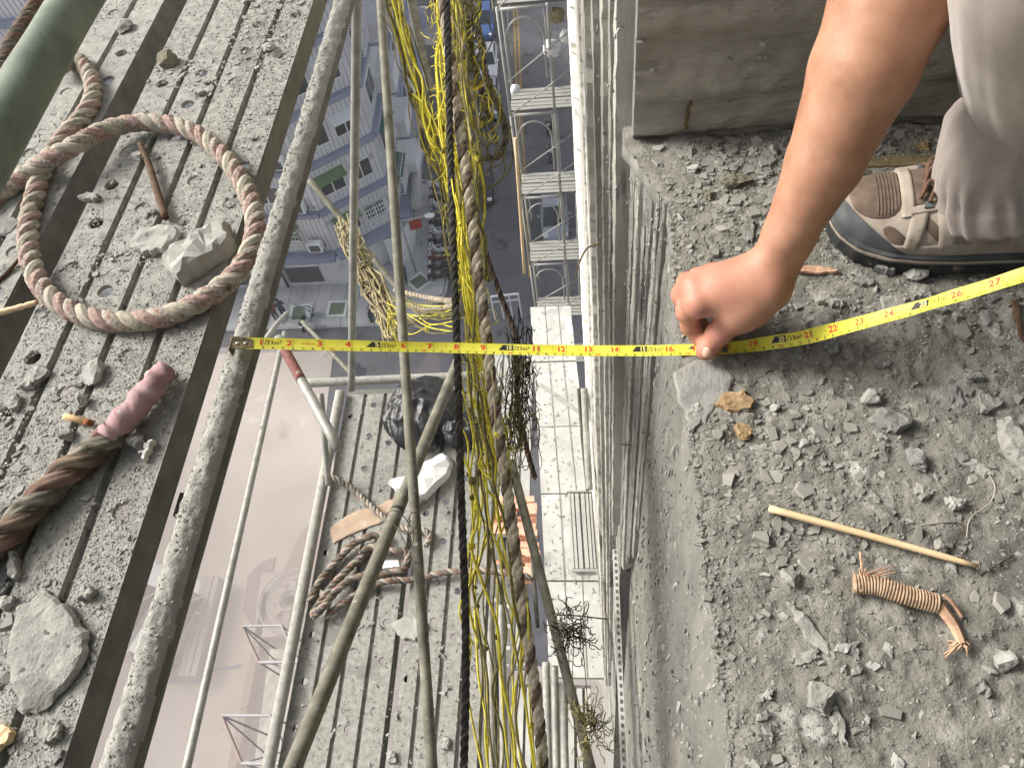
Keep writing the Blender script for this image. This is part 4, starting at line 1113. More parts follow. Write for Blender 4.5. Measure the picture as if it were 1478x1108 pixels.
# match the spacing of the print to the seen divisions
seen = np.interp([1, 5, 10, 15, 20, 25, 28], [1, 5, 10, 15, 20, 25, 28], [0]*7)
def tape_pt(s, v, lift=0):
    """s along, v across (-1..1, +1 the far edge)"""
    s = np.clip(s, 0, Lp[-1])
    g = lambda A: np.stack([np.interp(s, Lp, A[:, k]) for k in range(3)], -1)
    cup = .0011*(v*v-.35)
    return g(Pp)+g(Wr)*(v*HW)[..., None]+g(Nr)*(cup+lift)[..., None]
tp = thing('tape_measure', 'yellow steel tape measure stretched from the crusted rail over the gap to the hand', 'tape measure', PT[0])
M['tapey'] = mat('yellow_enamel', [lin(202, 194, 60), lin(214, 208, 74), lin(222, 218, 92)], 40, 4, .5, .0, spec=.25, spots=[(lin(176, 160, 70), 30, .70)])
M['ink'] = mat('black_ink', [G(.02), G(.03)], 50, 2, .5)
M['redink'] = mat('red_ink', [lin(196, 62, 44), lin(208, 78, 56)], 50, 2, .5)
S_, Vv = np.meshgrid(np.linspace(.004, Lp[-1], 700), np.linspace(-1, 1, 9), indexing='ij')
V1 = tape_pt(S_, Vv).reshape(-1, 3); V2 = tape_pt(S_, Vv, -.00025).reshape(-1, 3)
a_, b_ = S_.shape
i, j = np.meshgrid(np.arange(a_-1), np.arange(b_-1), indexing='ij')
q = np.stack([i*b_+j, (i+1)*b_+j, (i+1)*b_+j+1, i*b_+j+1], -1).reshape(-1, 4)
obj('blade', (np.vstack([V1, V2]), np.vstack([q, q[:, ::-1]+len(V1)])), M['tapey'], tp, smooth=True)
# print
def text_mesh(txt, size, bold=0.0):
    c = bpy.data.curves.new('t', 'FONT'); c.body = txt; c.size = size; c.resolution_u = 3; c.offset = bold
    o = bpy.data.objects.new('t', c); COL.objects.link(o)
    dg = bpy.context.evaluated_depsgraph_get()
    me = bpy.data.meshes.new_from_object(o.evaluated_get(dg))
    v = np.array([tuple(p.co) for p in me.vertices]); f = [tuple(p.vertices) for p in me.polygons]
    bpy.data.objects.remove(o); bpy.data.curves.remove(c); bpy.data.meshes.remove(me)
    return v, f
_tc = {}
class Print:
    def __init__(s): s.m = MB()
    def text(s, txt, s0, v0, h, wid=1.0, align='r', bold=.03, lift=.00012):
        k = (txt, bold)
        if k not in _tc: _tc[k] = text_mesh(txt, 1.0, bold*.35)
        v, f = _tc[k]
        x, y = v[:, 0]*h*wid/.7, v[:, 1]*h/.7
        x = x-(x.max() if align == 'r' else x.min() if align == 'l' else (x.max()+x.min())/2)
        s.m.add(tape_pt(s0+x, v0+y/HW, lift), f)
    def quad(s, pts, lift=.0001):
        p = np.array(pts); s.m.add(tape_pt(p[:, 0], p[:, 1], lift), [tuple(range(len(p)))])
    def bar(s, a, b, v0, v1, lift=.0001):
        n = max(1, int((b-a)/.004))
        for k in range(n):
            c, d_ = a+(b-a)*k/n, a+(b-a)*(k+1)/n
            s.quad([(c, v0), (d_, v0), (d_, v1), (c, v1)], lift)
red, blk, yel = Print(), Print(), Print()
S0 = .0
for k in range(1, 33):
    s = S0+k*UNIT
    if k % 5 == 0:
        blk.quad([(s-.0155, -.12), (s-.0085, -.12), (s-.0085, .80)]) if k == 5 else blk.quad([(s-.0165, -.12), (s-.0118, -.12), (s-.0118, .80)])
        if k == 5:
            blk.bar(s-.0085, s-.0003, -.12, .80)
        else:
            blk.bar(s-.0118, s-.0003, -.12, .80)
        yel.text(str(k), s-.0014 if k < 10 else s-.0016, -.02, .0054, 1.25 if k < 10 else .88, 'r', .05, .0005)
        blk.text('/33m'+chr(178), s+.0012, -.10, .0054, .95, 'l', .02)
    else:
        red.text(str(k), s-.0010, -.16, .0066, 1.25 if k < 10 else 1.05, 'r', .09)
        if k == 1: pass
    blk.bar(s-.00018, s+.00018, -.48, .95)
blk.text('1', S0+UNIT-.001, -.12, .0064, 1.25, 'r', .06)
blk.text('/33m'+chr(178), S0+UNIT+.0012, -.10, .0054, .95, 'l', .02)
for k in range(2, 105):                                # centimetres on the near edge
    s = S0+k*.01
    if k % 10 == 0: red.text(str(k*10), s+.0028, -.86, .0030, .95, 'r', .02)
    else: blk.text(str(k % 10), s+.0006, -.86, .0030, 1.2, 'c', .02)
    blk.bar(s+.0016 if k % 10 else s-.0001, (s+.0018) if k % 10 else s+.0001, -1, -.55)
for k in range(0, 331*3):                              # fine divisions on the far edge
    s = S0+k*UNIT/10
    if s > Lp[-1]-.01: break
    h = .42 if k % 10 == 0 else .30 if k % 5 == 0 else .16
    if k % 5 == 0 and k % 10: blk.bar(s-.00025, s+.00025, .12, .32)
    blk.bar(s-.00008, s+.00008, 1-h, .99)
for k in range(0, 900):
    s = S0+k*.002
    if s > Lp[-1]-.01: break
    blk.bar(s-.00007, s+.00007, -.99, -.99+(.22 if k % 5 else .36))
n = 240
sv = np.linspace(.02, Lp[-1]-.005, n)
for k in range(n-1): blk.quad([(sv[k], -.475), (sv[k+1], -.475), (sv[k+1], -.455), (sv[k], -.455)])
for s0 in (2, 20):                                     # small red legend
    red.text('10'+'/33cm', S0+s0*UNIT+.0225, .02, .0034, .9, 'r', 0)
obj('red_numerals', red.m, M['redink'], tp, kind='stuff')
obj('black_print', blk.m, M['ink'], tp, kind='stuff')
obj('white_numerals', yel.m, mat('pale_ink', [lin(238, 226, 140), lin(240, 230, 150)], 50, 2, .5), tp, kind='stuff')
# hook with its rivets
M['hook'] = mat('worn_hook_steel', [lin(70, 62, 46), lin(120, 108, 80), lin(160, 150, 120)], 200, 5, .4, .3, 500, .0006, metal=.7)
n = 10
S_, Vv = np.meshgrid(np.linspace(.0, .0205, n), np.linspace(-1, 1, 9), indexing='ij')
Vv = Vv*np.interp(S_, [0, .010, .0205], [1.06, 1.0, .62])
V1 = tape_pt(S_, Vv, .0009).reshape(-1, 3); V2 = tape_pt(S_, Vv, .0003).reshape(-1, 3)
i, j = np.meshgrid(np.arange(n-1), np.arange(8), indexing='ij')
q = np.stack([i*9+j, (i+1)*9+j, (i+1)*9+j+1, i*9+j+1], -1).reshape(-1, 4)
hk = obj('hook', (np.vstack([V1, V2]), np.vstack([q, q[:, ::-1]+len(V1)])), M['hook'], tp, smooth=True)
mb = MB(); c = tape_pt(np.array([0.]), np.array([0.]), -.004)[0]
mb.box(c, (.0012, .0172, .011))
obj('hook_lip', mb, M['hook'], hk)
for s in (.0055, .0135):
    c = tape_pt(np.array([s]), np.array([0.]), .0010)[0]
    obj('rivet', MB().tube([c, c+Nr[0]*.0007, c+Nr[0]*.0010], [.0021, .0019, .0009], 14), mat('rivet_steel', [lin(170, 166, 150), lin(200, 196, 180)], 90, 3, .3, metal=.8), hk, smooth=True)
# ================================================================== the person holding the tape
M['skin'] = mat('skin', [lin(138, 99, 76), lin(158, 117, 92), lin(172, 133, 108)], 34, 8, .5, .45, 700, .0006, sss=.05, spec=.35)
_nt = M['skin'].node_tree
_p = _nt.nodes['Principled BSDF']; _src = _p.inputs['Base Color'].links[0].from_socket
_a = _nt.nodes.new('ShaderNodeAttribute'); _a.attribute_name = 'tone'
_m = _nt.nodes.new('ShaderNodeMixRGB'); _m.inputs[2].default_value = (*lin(192, 128, 112), 1)
_nt.links.new(_a.outputs['Fac'], _m.inputs[0]); _nt.links.new(_src, _m.inputs[1]); _nt.links.new(_m.outputs[0], _p.inputs['Base Color'])
M['nail'] = mat('nail', [lin(206, 158, 134), lin(216, 172, 150)], 60, 3, .3, sss=.1, spec=.5)
person = thing('person', 'crouching person in pale trousers and hiking shoe pressing the tape down with one bare hand', 'person', pz(1240, 320, 0))
def hp(px, py, z): return pz(px, py, z)
def rpx(px, py, z, half): return half/scale_at(hp(px, py, z))
prims = []
def cap(a, ra, b, rb, k=.010):
    """a, b: (px, py, z); radii in photograph pixels"""
    A, B_ = hp(*a), hp(*b)
    prims.append((A, B_, ra/scale_at(A), rb/scale_at(B_), k))
# forearm, from the elbow beyond the frame down to the wrist
ELB, MID, LOW, WR = (1296, -80, .335), (1262, 62, .285), (1190, 215, .215), (1106, 396, .098)
KF = .006
cap((1318, -80, .335), 92, (1285, 5, .300), 84, KF)
cap((1285, 5, .300), 84, (1246, 100, .258), 75, KF)
cap((1246, 100, .258), 75, (1190, 235, .190), 54, KF)
cap((1190, 235, .190), 54, (1140, 335, .136), 37, KF)
cap((1140, 335, .136), 36, (1112, 388, .102), 30, KF)
cap((1126, 352, .130), 24, (1090, 396, .100), 19, .008)       # outer bone of the wrist
cap((1146, 345, .128), 28, (1120, 406, .094), 23, .008)
# upper arm continuing out of the picture
prims.append((hp(1318, -80, .335), np.array([.55, 1.02, .46]), .046, .052, .01))
# back of the hand
cap((1102, 400, .098), 31, (1040, 416, .084), 30, .016)
cap((1096, 388, .094), 22, (1012, 404, .080), 17, .014)       # towards the ring knuckle
cap((1098, 396, .098), 24, (1004, 418, .084), 18, .014)       # middle knuckle
cap((1104, 412, .096), 26, (1008, 440, .080), 19, .014)       # index knuckle
cap((1098, 384, .086), 18, (1028, 395, .066), 15, .014)       # little knuckle side
cap((1108, 424, .090), 26, (1066, 452, .072), 27, .016)       # ball of the thumb
# index: folded down and back
cap((1006, 438, .080), 18.5, (994, 447, .056), 16.5, .006)
cap((994, 447, .056), 16.5, (997, 470, .030), 14.5, .005)
cap((997, 470, .030), 14.5, (1011, 489, .0165), 12.5, .004)
# middle
cap((1001, 416, .082), 18, (987, 424, .054), 16.5, .006)
cap((987, 424, .054), 16.5, (991, 452, .026), 14.5, .005)
cap((991, 452, .026), 14.5, (1012, 470, .016), 12.5, .004)
# ring and little, mostly hidden
cap((1009, 404, .078), 16.5, (992, 408, .050), 15, .006)
cap((992, 408, .050), 15, (997, 432, .024), 13.5, .005)
cap((997, 432, .024), 13.5, (1018, 446, .018), 12, .004)
cap((1024, 396, .066), 14.5, (1006, 400, .042), 13, .006)
cap((1006, 400, .042), 13, (1012, 420, .022), 11.5, .005)
cap((1012, 420, .022), 11.5, (1030, 428, .018), 10, .004)
# thumb, leaving the side of the palm, pressing the blade
cap((1084, 446, .074), 27, (1056, 462, .056), 21, .012)
cap((1056, 462, .056), 20, (1037, 480, .038), 16.5, .007)
cap((1037, 480, .038), 16.5, (1021, 503, .0225), 15.0, .006)
cap((1021, 503, .0225), 15, (1018, 507, .0210), 13.0, .005)
# knuckles: slight swellings where the bones turn
for (a_, r_) in (((1007, 437, .0835), 16), ((1003, 417, .0865), 16), ((1011, 403, .0825), 14), ((1038, 481, .041), 15), ((993, 449, .058), 15.5), ((987, 426, .056), 15.5)):
    cap(a_, r_, (a_[0]+1, a_[1]+1, a_[2]), r_, .006)
V, Fq = blend_solid(prims, .0017, .010)
# faint skin relief
arm = obj('arm', (V, Fq), M['skin'], person, smooth=True)
# the hand is pinker than the tanned forearm, most of all at the knuckles and finger ends
ps = np.array([hp(1006, 438, .082), hp(1002, 418, .084), hp(1010, 404, .080), hp(992, 448, .056), hp(1011, 488, .017), hp(1020, 503, .023), hp(1037, 480, .040), hp(988, 426, .055)])
dk = np.min(np.linalg.norm(V[:, None]-ps[None], axis=2), axis=1); dh = np.linalg.norm(V-hp(1030, 430, .07), axis=1)
tn = np.clip(.85*np.exp(-(dk/.012)**2)+.45*np.exp(-(dh/.07)**2)+.25*fbm(V[:, 0]*60, V[:, 1]*60+V[:, 2]*40, 3), 0, 1)
arm.data.attributes.new('tone', 'FLOAT', 'POINT').data.foreach_set('value', tn.astype(np.float32))
# thumb nail: a curved plate on the tip
ct = hp(1019.5, 509.5, .0285); dx = (hp(1021, 512, .024)-hp(1036, 484, .044)); dx /= np.linalg.norm(dx)
sx = np.cross(np.array([.05, -.25, 1]), dx); sx /= np.linalg.norm(sx); nz_ = np.cross(dx, sx)
vs, fs = [], []
nu, nv = 9, 9
for i_ in range(nu):
    for j_ in range(nv):
        u, v_ = -1+2*i_/(nu-1), -1+2*j_/(nv-1)
        uu, vv = u*math.sqrt(1-v_*v_/2), v_*math.sqrt(1-u*u/2)
        vs.append(ct+dx*(uu*.0060-.001)+sx*vv*.0056+nz_*(.0016-.0030*vv*vv-.0014*max(uu, 0)**2))
for i_ in range(nu-1):
    for j_ in range(nv-1): fs.append((i_*nv+j_, (i_+1)*nv+j_, (i_+1)*nv+j_+1, i_*nv+j_+1))
o = obj('thumb_nail', (vs, fs), M['nail'], arm, smooth=True)
m_ = o.modifiers.new('thick', 'SOLIDIFY'); m_.thickness = .0006; m_.offset = 0

# ------------------------------------------------------------------ trouser leg
M['cloth'] = mat('pale_beige_cloth', [lin(138, 128, 120), lin(154, 144, 137), lin(166, 157, 150)], 12, 5, .9, .35, 1500, .0004, sheen=.2)
M['clothdark'] = M['cloth']
rings = [  # px, py, z, half width px, squash across
 (1460, 284, .080, 91, .80), (1458, 274, .088, 92, .82), (1455, 250, .106, 90, .85), (1453, 222, .130, 87, .88), (1463, 192, .160, 86, .9), (1484, 158, .200, 76, .95), (1502, 136, .225, 80, 1), (1508, 118, .245, 96, 1), (1514, 80, .285, 110, 1), (1522, 30, .330, 126, 1), (1534, -20, .372, 142, 1), (1556, -120, .43, 165, 1), (1590, -290, .48, 195, 1), (1640, -460, .50, 215, 1)]
P = np.array([pz(a, b, c) for a, b, c, *_ in rings])
rad = np.array([h/scale_at(p) for p, (_, _, _, h, _) in zip(P, rings)])
n = 150
Q = resample(P, n=n)
Lq = np.r_[0, np.cumsum(np.linalg.norm(np.diff(P, axis=0), axis=1))]; tq = np.linspace(0, Lq[-1], n)
rq = np.interp(tq, Lq, rad)
na = 120
aa = np.arange(na)*2*math.pi/na
T, Nn, B = frames(Q)
TT, AA = np.meshgrid(tq/Lq[-1], aa, indexing='ij')
fold = np.zeros_like(TT)
# gathers at the hem, fading upwards; long soft folds above
ca, sa_ = np.cos(AA)*3, np.sin(AA)*3
fold += .0048*np.sin(AA*19+3*fbm(ca, sa_, 2)*6)*np.exp(-((TT-.045)/.045)**2)
fold += .0050*fbm(ca*1.2+TT*3, sa_*1.2-TT*4, 2)*np.clip(1.1-TT, .25, 1)*1.6
fold += .0040*np.sin(TT*46+np.cos(AA)*2.6+np.sin(AA*2)*1.2)*np.exp(-((TT-.22)/.12)**2)*np.clip(.5+.7*np.sin(AA+1.0), 0, 1)
Vt = Q[:, None, :]+(rq[:, None]+fold)[..., None]*(np.cos(AA)[..., None]*Nn[:, None, :]+np.sin(AA)[..., None]*B[:, None, :])
Vt = Vt.reshape(-1, 3)
i, j = np.meshgrid(np.arange(n-1), np.arange(na), indexing='ij')
q = np.stack([i*na+j, (i+1)*na+j, (i+1)*na+(j+1) % na, i*na+(j+1) % na], -1).reshape(-1, 4)
tr = obj('trouser_leg', (Vt, q), M['cloth'], person, smooth=True)
m_ = tr.modifiers.new('cloth', 'SOLIDIFY'); m_.thickness = .0016; m_.offset = -1
# stitched hem and side seam
for row in (7, 9):
    st_l = Q[row]+(rq[row]+fold[row]+.0006)[:, None]*(np.cos(aa)[:, None]*Nn[row]+np.sin(aa)[:, None]*B[row])
    obj('hem_stitching', sweep(np.vstack([st_l, st_l[:1]]), .0005, 4), M['tan'] if 'tan' in M else M['cloth'], tr, smooth=True)
hem = np.vstack([Q[3]+(rq[3]+fold[3])[:, None]*(np.cos(aa)[:, None]*Nn[3]+np.sin(aa)[:, None]*B[3])])
hem = np.vstack([hem, hem[:1]])

# ------------------------------------------------------------------ hiking shoe
M['tan'] = mat('tan_suede', [lin(128, 118, 106), lin(150, 140, 128), lin(164, 155, 144)], 45, 6, .9, .4, 900, .0006, spots=[(lin(120, 106, 88), 40, .64)])
M['mesh'] = mat('brown_mesh', [lin(76, 64, 55), lin(98, 84, 73), lin(116, 102, 90)], 60, 4, .9, .8, 1400, .001)
M['slate'] = mat('slate_rubber', [lin(52, 55, 57), lin(68, 71, 73), lin(84, 85, 84)], 30, 6, .6, .3, 500, .0006, spots=[(lin(116, 108, 94), 20, .66)])
M['sole'] = mat('black_rubber', [lin(30, 32, 34), lin(46, 48, 48), lin(64, 64, 60)], 60, 5, .8, .5, 300, .001, spots=[(lin(112, 106, 96), 60, .64)])
M['lace'] = mat('brown_lace', [lin(78, 56, 46), lin(98, 74, 62), lin(116, 92, 78)], 300, 3, .9, .5, 1500, .0005)
M['eyelet'] = mat('grey_webbing', [lin(70, 76, 78), lin(92, 98, 98)], 300, 3, .8)
TOE = np.array([.2800, .678]); ax_ = np.array([1, -.13]); ax_ /= np.linalg.norm(ax_); sd_ = np.array([-ax_[1], ax_[0]])   # sd_: far side
us = [0, .004, .012, .03, .06, .09, .12, .15, .18, .21, .24, .27, .283, .288]
hwN = [0, .020, .031, .041, .0475, .0485, .047, .044, .041, .039, .037, .031, .018, 0]          # near side half width
hwF = [0, .018, .028, .038, .0450, .0470, .045, .040, .036, .035, .035, .030, .017, 0]
hT = [.040, .048, .053, .060, .066, .076, .092, .108, .120, .124, .124, .120, .110, .09]
def shoe_pt(u, v, off=0.0):
    """u metres from toe; v 0 near sole edge .. 1 far sole edge, over the top"""
    u = np.asarray(u, float); v = np.asarray(v, float)
    t = math.pi*v
    c = np.cos(t); s = np.sin(t)
    wn, wf, h = np.interp(u, us, hwN), np.interp(u, us, hwF), np.interp(u, us, hT)
    zb = .024+.012*np.clip((.05-u)/.05, 0, 1)**2
    ex = .80
    lat = np.where(c > 0, -wn*np.abs(c)**ex, wf*np.abs(c)**ex)
    z = zb+(h-zb)*np.abs(s)**.85
    r_ = off
    lat2 = lat+r_*(-np.sign(c))*np.abs(c)**.7
    z2 = z+r_*np.abs(s)
    uu = u-r_*np.clip((.03-u)/.03, 0, 1)
    return np.stack([TOE[0]+ax_[0]*uu+sd_[0]*lat2, TOE[1]+ax_[1]*uu+sd_[1]*lat2, z2], -1)
us = [x*1.14 for x in us]; hwN = [x*1.36 for x in hwN]; hwF = [x*1.14 for x in hwF]; hT = [x*1.05 for x in hT]
LEN = us[-1]
def grid_patch(U, Vv, off, thick=.0):
    A = shoe_pt(U, Vv, off).reshape(-1, 3); a_, b_ = U.shape
    i, j = np.meshgrid(np.arange(a_-1), np.arange(b_-1), indexing='ij')
    return A, np.stack([i*b_+j, (i+1)*b_+j, (i+1)*b_+j+1, i*b_+j+1], -1).reshape(-1, 4)
uu = np.r_[np.linspace(0, .03, 14), np.linspace(.034, LEN, 60)]
U, Vv = np.meshgrid(uu, np.linspace(0, 1, 49), indexing='ij')
shoe = obj('shoe', grid_patch(U, Vv, 0), M['tan'], person, smooth=True)
def disc(u0, v0, ru, rv, rot, off, m, nm='mesh_panel', n=28, sq=2.6):
    """rounded panel on the upper, its rim tucked in"""
    rings_ = [(1.0, -.0006), (.95, off), (.8, off), (.5, off), (.2, off)]
    vs_, fs_ = [], []
    for r_, o_ in rings_:
        t = np.arange(n)*2*math.pi/n
        c, s = np.cos(t), np.sin(t)
        k = (np.abs(c)**sq+np.abs(s)**sq)**(-1/sq)
        a, b = c*k*r_*ru, s*k*r_*rv
        u = u0+a*math.cos(rot)-b*math.sin(rot); v_ = v0+(a*math.sin(rot)+b*math.cos(rot))/.16
        vs_.append(shoe_pt(u, np.clip(v_, 0, 1), o_))
    vs_.append(shoe_pt(np.array([u0]), np.array([v0]), off)); V_ = np.vstack(vs_)
    for r_ in range(len(rings_)-1):
        for k in range(n): fs_.append((r_*n+k, r_*n+(k+1) % n, (r_+1)*n+(k+1) % n, (r_+1)*n+k))
    l = (len(rings_)-1)*n
    for k in range(n): fs_.append((l+k, l+(k+1) % n, len(V_)-1))
    return obj(nm, (V_, fs_), m, shoe, smooth=True)
# toe rubber, wrapping the front
U, Vv = np.meshgrid(np.linspace(0, .036, 16), np.linspace(0, 1, 49), indexing='ij')
fr = np.clip(1-np.abs(Vv-.5)*2, 0, 1)
U = U*(1-.74*fr**.8)+.052*(1-fr)**2.2*U/.036
obj('toe_cap', grid_patch(U, Vv, .0022), M['slate'], shoe, smooth=True)
disc(.044, .50, .027, .036, 0, .0010, M['mesh'], 'toe_mesh')
for k, du in enumerate(np.linspace(-.020, .022, 13)):       # ribbing of the toe mesh
    t = np.linspace(-1, 1, 14); wv = .19*math.sqrt(max(0, 1-(du/.027)**2.6))
    obj('mesh_rib', sweep(shoe_pt(np.full(14, .044+du), .50+t*wv, .0014), .0006, 5), M['mesh'], shoe, smooth=True)
# side windows of brown mesh, slanting back
for (u0, v0, ru, rv, rot) in ((.064, .155, .016, .0075, -.75), (.100, .20, .020, .0052, -.85), (.134, .22, .021, .0050, -.85), (.172, .22, .024, .0050, -.8)):
    disc(u0, v0, ru, rv, rot, .0004, M['mesh'])
# overlay strips between the windows
def band(u0, v0, u1, v1, w_, off, m, nm='overlay_strip', n=16):
    t = np.linspace(0, 1, n)
    S, W = np.meshgrid(t, np.array([-1, -.86, -.4, 0, .4, .86, 1]), indexing='ij')
    d_ = np.array([u1-u0, (v1-v0)*.16]); d_ /= np.linalg.norm(d_); p_ = np.array([-d_[1], d_[0]])
    U = u0+(u1-u0)*S+p_[0]*W*w_; V_ = v0+(v1-v0)*S+p_[1]*W*w_/.16
    O = np.where(np.abs(W) > .9, -.0006, off)
    A = shoe_pt(U, np.clip(V_, 0, 1), O).reshape(-1, 3); a_, b_ = U.shape
    i, j = np.meshgrid(np.arange(a_-1), np.arange(b_-1), indexing='ij')
    return obj(nm, (A, np.stack([i*b_+j, (i+1)*b_+j, (i+1)*b_+j+1, i*b_+j+1], -1).reshape(-1, 4)), m, shoe, smooth=True)
for (a, b, c, d_, w_) in ((.086, .36, .082, .07, .0085), (.108, .37, .118, .08, .009), (.130, .38, .152, .08, .009), (.152, .40, .188, .08, .009)):
    band(a, b, c, d_, w_, .0024, M['tan'])
band(.074, .30, .074, .70, .0065, .0026, M['tan'], 'toe_band', 24)
band(.076, .335, .20, .385, .0045, .0030, M['tan'], 'eyestay')
band(.076, .665, .20, .615, .0045, .0030, M['tan'], 'eyestay')
band(.050, .055, .286, .05, .006, .0018, M['tan'], 'lower_band', 40)
# tongue and laces
U, Vv = np.meshgrid(np.linspace(.080, .205, 20), np.linspace(.375, .625, 15), indexing='ij')
obj('tongue', grid_patch(U, Vv, .0012), M['mesh'], shoe, smooth=True)
lu = [.092, .112, .132, .152]
for k, u0 in enumerate(lu):
    for v0 in (.36, .64): band(u0-.004, v0, u0+.004, v0, .0035, .0052, M['eyelet'], 'lace_loop', 6)
    t = np.linspace(0, 1, 12)
    u1 = lu[k+1] if k < 3 else .168
    for a_, b_ in ((.37, .63), (.63, .37)):
        obj('lace', sweep(shoe_pt(u0+(u1-u0)*t, a_+(b_-a_)*t, .0052+.0030*np.sin(t*math.pi)+(.002 if a_ < .5 else 0)), .0022, 8), M['lace'], shoe, smooth=True)
for k in range(4):
    t = np.linspace(0, 1, 10)
    obj('lace', sweep(shoe_pt(.084+.003*k+.02*t, .40+.05*k+.08*np.sin(t*3), .006+.004*np.sin(t*3.1)), .0022, 8), M['lace'], shoe, smooth=True)
# midsole and outsole: outline rings
def outline(off, n=60):
    u = LEN/2-LEN/2*np.cos(np.linspace(0, math.pi, n))
    near = np.stack([u, -np.interp(u, us, hwN)-off*np.clip(np.interp(u, us, hwN)/.02, 0, 1)], 1)
    far = np.stack([u, np.interp(u, us, hwF)+off*np.clip(np.interp(u, us, hwF)/.02, 0, 1)], 1)[::-1][1:-1]
    P_ = np.vstack([near, far]); P_[:, 0] = LEN/2+(P_[:, 0]-LEN/2)*(1+off/(LEN/2))
    return P_
def sole_part(nm, levels, m):
    vs_, fs_ = [], []
    for off, zf in levels:
        o_ = outline(off)
        z = np.array([zf(u) for u in o_[:, 0]])
        vs_.append(np.stack([TOE[0]+ax_[0]*o_[:, 0]+sd_[0]*o_[:, 1], TOE[1]+ax_[1]*o_[:, 0]+sd_[1]*o_[:, 1], z], 1))
    n = len(vs_[0])
    for r_ in range(len(levels)-1):
        for k in range(n): fs_.append((r_*n+k, r_*n+(k+1) % n, (r_+1)*n+(k+1) % n, (r_+1)*n+k))
    fs_.append(tuple(range(n-1, -1, -1))); fs_.append(tuple((len(levels)-1)*n+k for k in range(n)))
    return obj(nm, (np.vstack(vs_), fs_), m, shoe, smooth=False)
spring = lambda u: .016*max(0, (.06-u)/.06)**1.8
arch = lambda u: .004*math.exp(-((u-.15)/.03)**2)
sole_part('outsole', [(.001, lambda u: .001+spring(u)+arch(u)), (.0045, lambda u: .003+spring(u)+arch(u)), (.0048, lambda u: .014+spring(u)), (.003, lambda u: .0155+spring(u))], M['sole'])
sole_part('midsole', [(.0028, lambda u: .0155+spring(u)), (.0052, lambda u: .018+spring(u)), (.0046, lambda u: .027+.9*spring(u)), (.0015, lambda u: .030+.9*spring(u))], M['slate'])
sole_part('sole_line', [(.0056, lambda u: .0205+spring(u)), (.0060, lambda u: .0215+spring(u)), (.0056, lambda u: .0238+spring(u))], M['tan'])
for k in range(26):
    u = .012+k*.0105
    wn = np.interp(u, us, hwN)+.002
    c = TOE+ax_*u-sd_*wn
    obj('tread_lug', MB().box((c[0], c[1], .0055+spring(u)+arch(u)*.5), (.0065, .006, .0085), math.atan2(ax_[1], ax_[0])), M['sole'], shoe)
# ================================================================== the deck one level down
DZ = -1.65
def deck_crumbs(x0, x1, y0, y1, z, n, parent=None, s0=.0016):
    x = rng.uniform(x0, x1, n); y = rng.uniform(y0, y1, n)
    k = fbm(x*8, y*8, 3) > -.12; x, y = x[k], y[k]
    s = np.clip(s0*np.exp(rng.normal(0, .5, len(x))), .0008, .012)
    scatter('deck_grit', np.stack([x, y, z+s*.2], 1), s, M['grit'], tone=(.15, .95))
dk = thing('scaffold_plank', 'left of two dusty scaffold planks one level down, carrying the rope coil', 'scaffold plank', (-.8, .8, DZ))
plank_parts(-.950, -.648, -.1, 1.52, DZ, 4, .135, .0105, .055, dk, M['plank'], M['planksteel'], gw=.014, gd=.011, seed=5)
dk2 = thing('scaffold_plank', 'right of two dusty scaffold planks one level down, beside the black rope', 'scaffold plank', (-.49, .8, DZ))
plank_parts(-.618, -.366, -.1, 1.52, DZ, 4, .135, .0105, .055, dk2, M['plank'], M['planksteel'], gw=.014, gd=.011, seed=6)
deck_crumbs(-.945, -.37, .1, 1.5, DZ, 5200)
deck_crumbs(-.945, -.37, .1, 1.5, DZ, 420, s0=.005)
tube_thing('side_rail', [(-.972, -.05, -1.63), (-.968, .6, -1.625), (-.972, 1.52, -1.63)], .0185, M['crust'], 'mortar-spattered rail tube along the left side of the lower deck', n=60)
def dp(px, py, dz=0.0): return pz(px, py, DZ+dz)
def on_deck(nm, poly, h, m, label, cat, seed=1, jag=.003, dz=.002):
    pts = [dp(a, b) for a, b in poly]
    c = np.mean(pts, 0)
    return obj(nm, place(slab_mesh([(p[0]-c[0], p[1]-c[1]) for p in pts][::-1], h, seed, jag), c+np.array([0, 0, dz])), m, label=label, cat=cat)
M['foam'] = mat('white_foam', [lin(205, 204, 202), lin(222, 222, 220), lin(230, 230, 228)], 30, 6, .8, .5, 120, .004, spots=[(lin(190, 188, 184), 30, .68)])
M['card'] = mat('brown_cardboard', [lin(150, 132, 114), lin(172, 152, 132), lin(186, 168, 148)], 14, 5, .9, .1, spots=[(lin(196, 188, 176), 20, .64)])
on_deck('foam_block', [(563, 702), (590, 694), (612, 676), (640, 657), (654, 672), (648, 690), (622, 716), (600, 737), (588, 722)], .045, M['foam'], 'white foam block lying on the lower deck behind the tubes', 'foam block', 3, .003)
on_deck('cardboard_piece', [(478, 762), (500, 745), (540, 731), (574, 716), (576, 732), (548, 756), (510, 770), (482, 784)], .004, M['card'], 'torn brown cardboard under the rope on the lower deck', 'cardboard', 4, .002)
on_deck('mortar_flake', [(566, 900), (590, 890), (612, 896), (618, 905), (600, 926), (580, 920)], .012, M['chunkpale'], 'pale broken mortar flake on the lower deck beside the long tube', 'flake', 5, .004)
on_deck('paper_scrap', [(552, 810), (576, 808), (577, 818), (553, 821)], .003, M['foam'], 'small white scrap among the coiled rope', 'scrap', 6, .001)
on_deck('mortar_flake', [(562, 1083), (571, 1085), (573, 1100), (561, 1101)], .012, M['chunkpale'], 'small pale flake near the bottom of the lower deck', 'flake', 7, .002)
on_deck('mortar_flake', [(640, 1062), (650, 1068), (648, 1082), (640, 1080)], .012, M['chunkpale'], 'small pale flake at the bottom of the lower deck beside the black rope', 'flake', 8, .002)

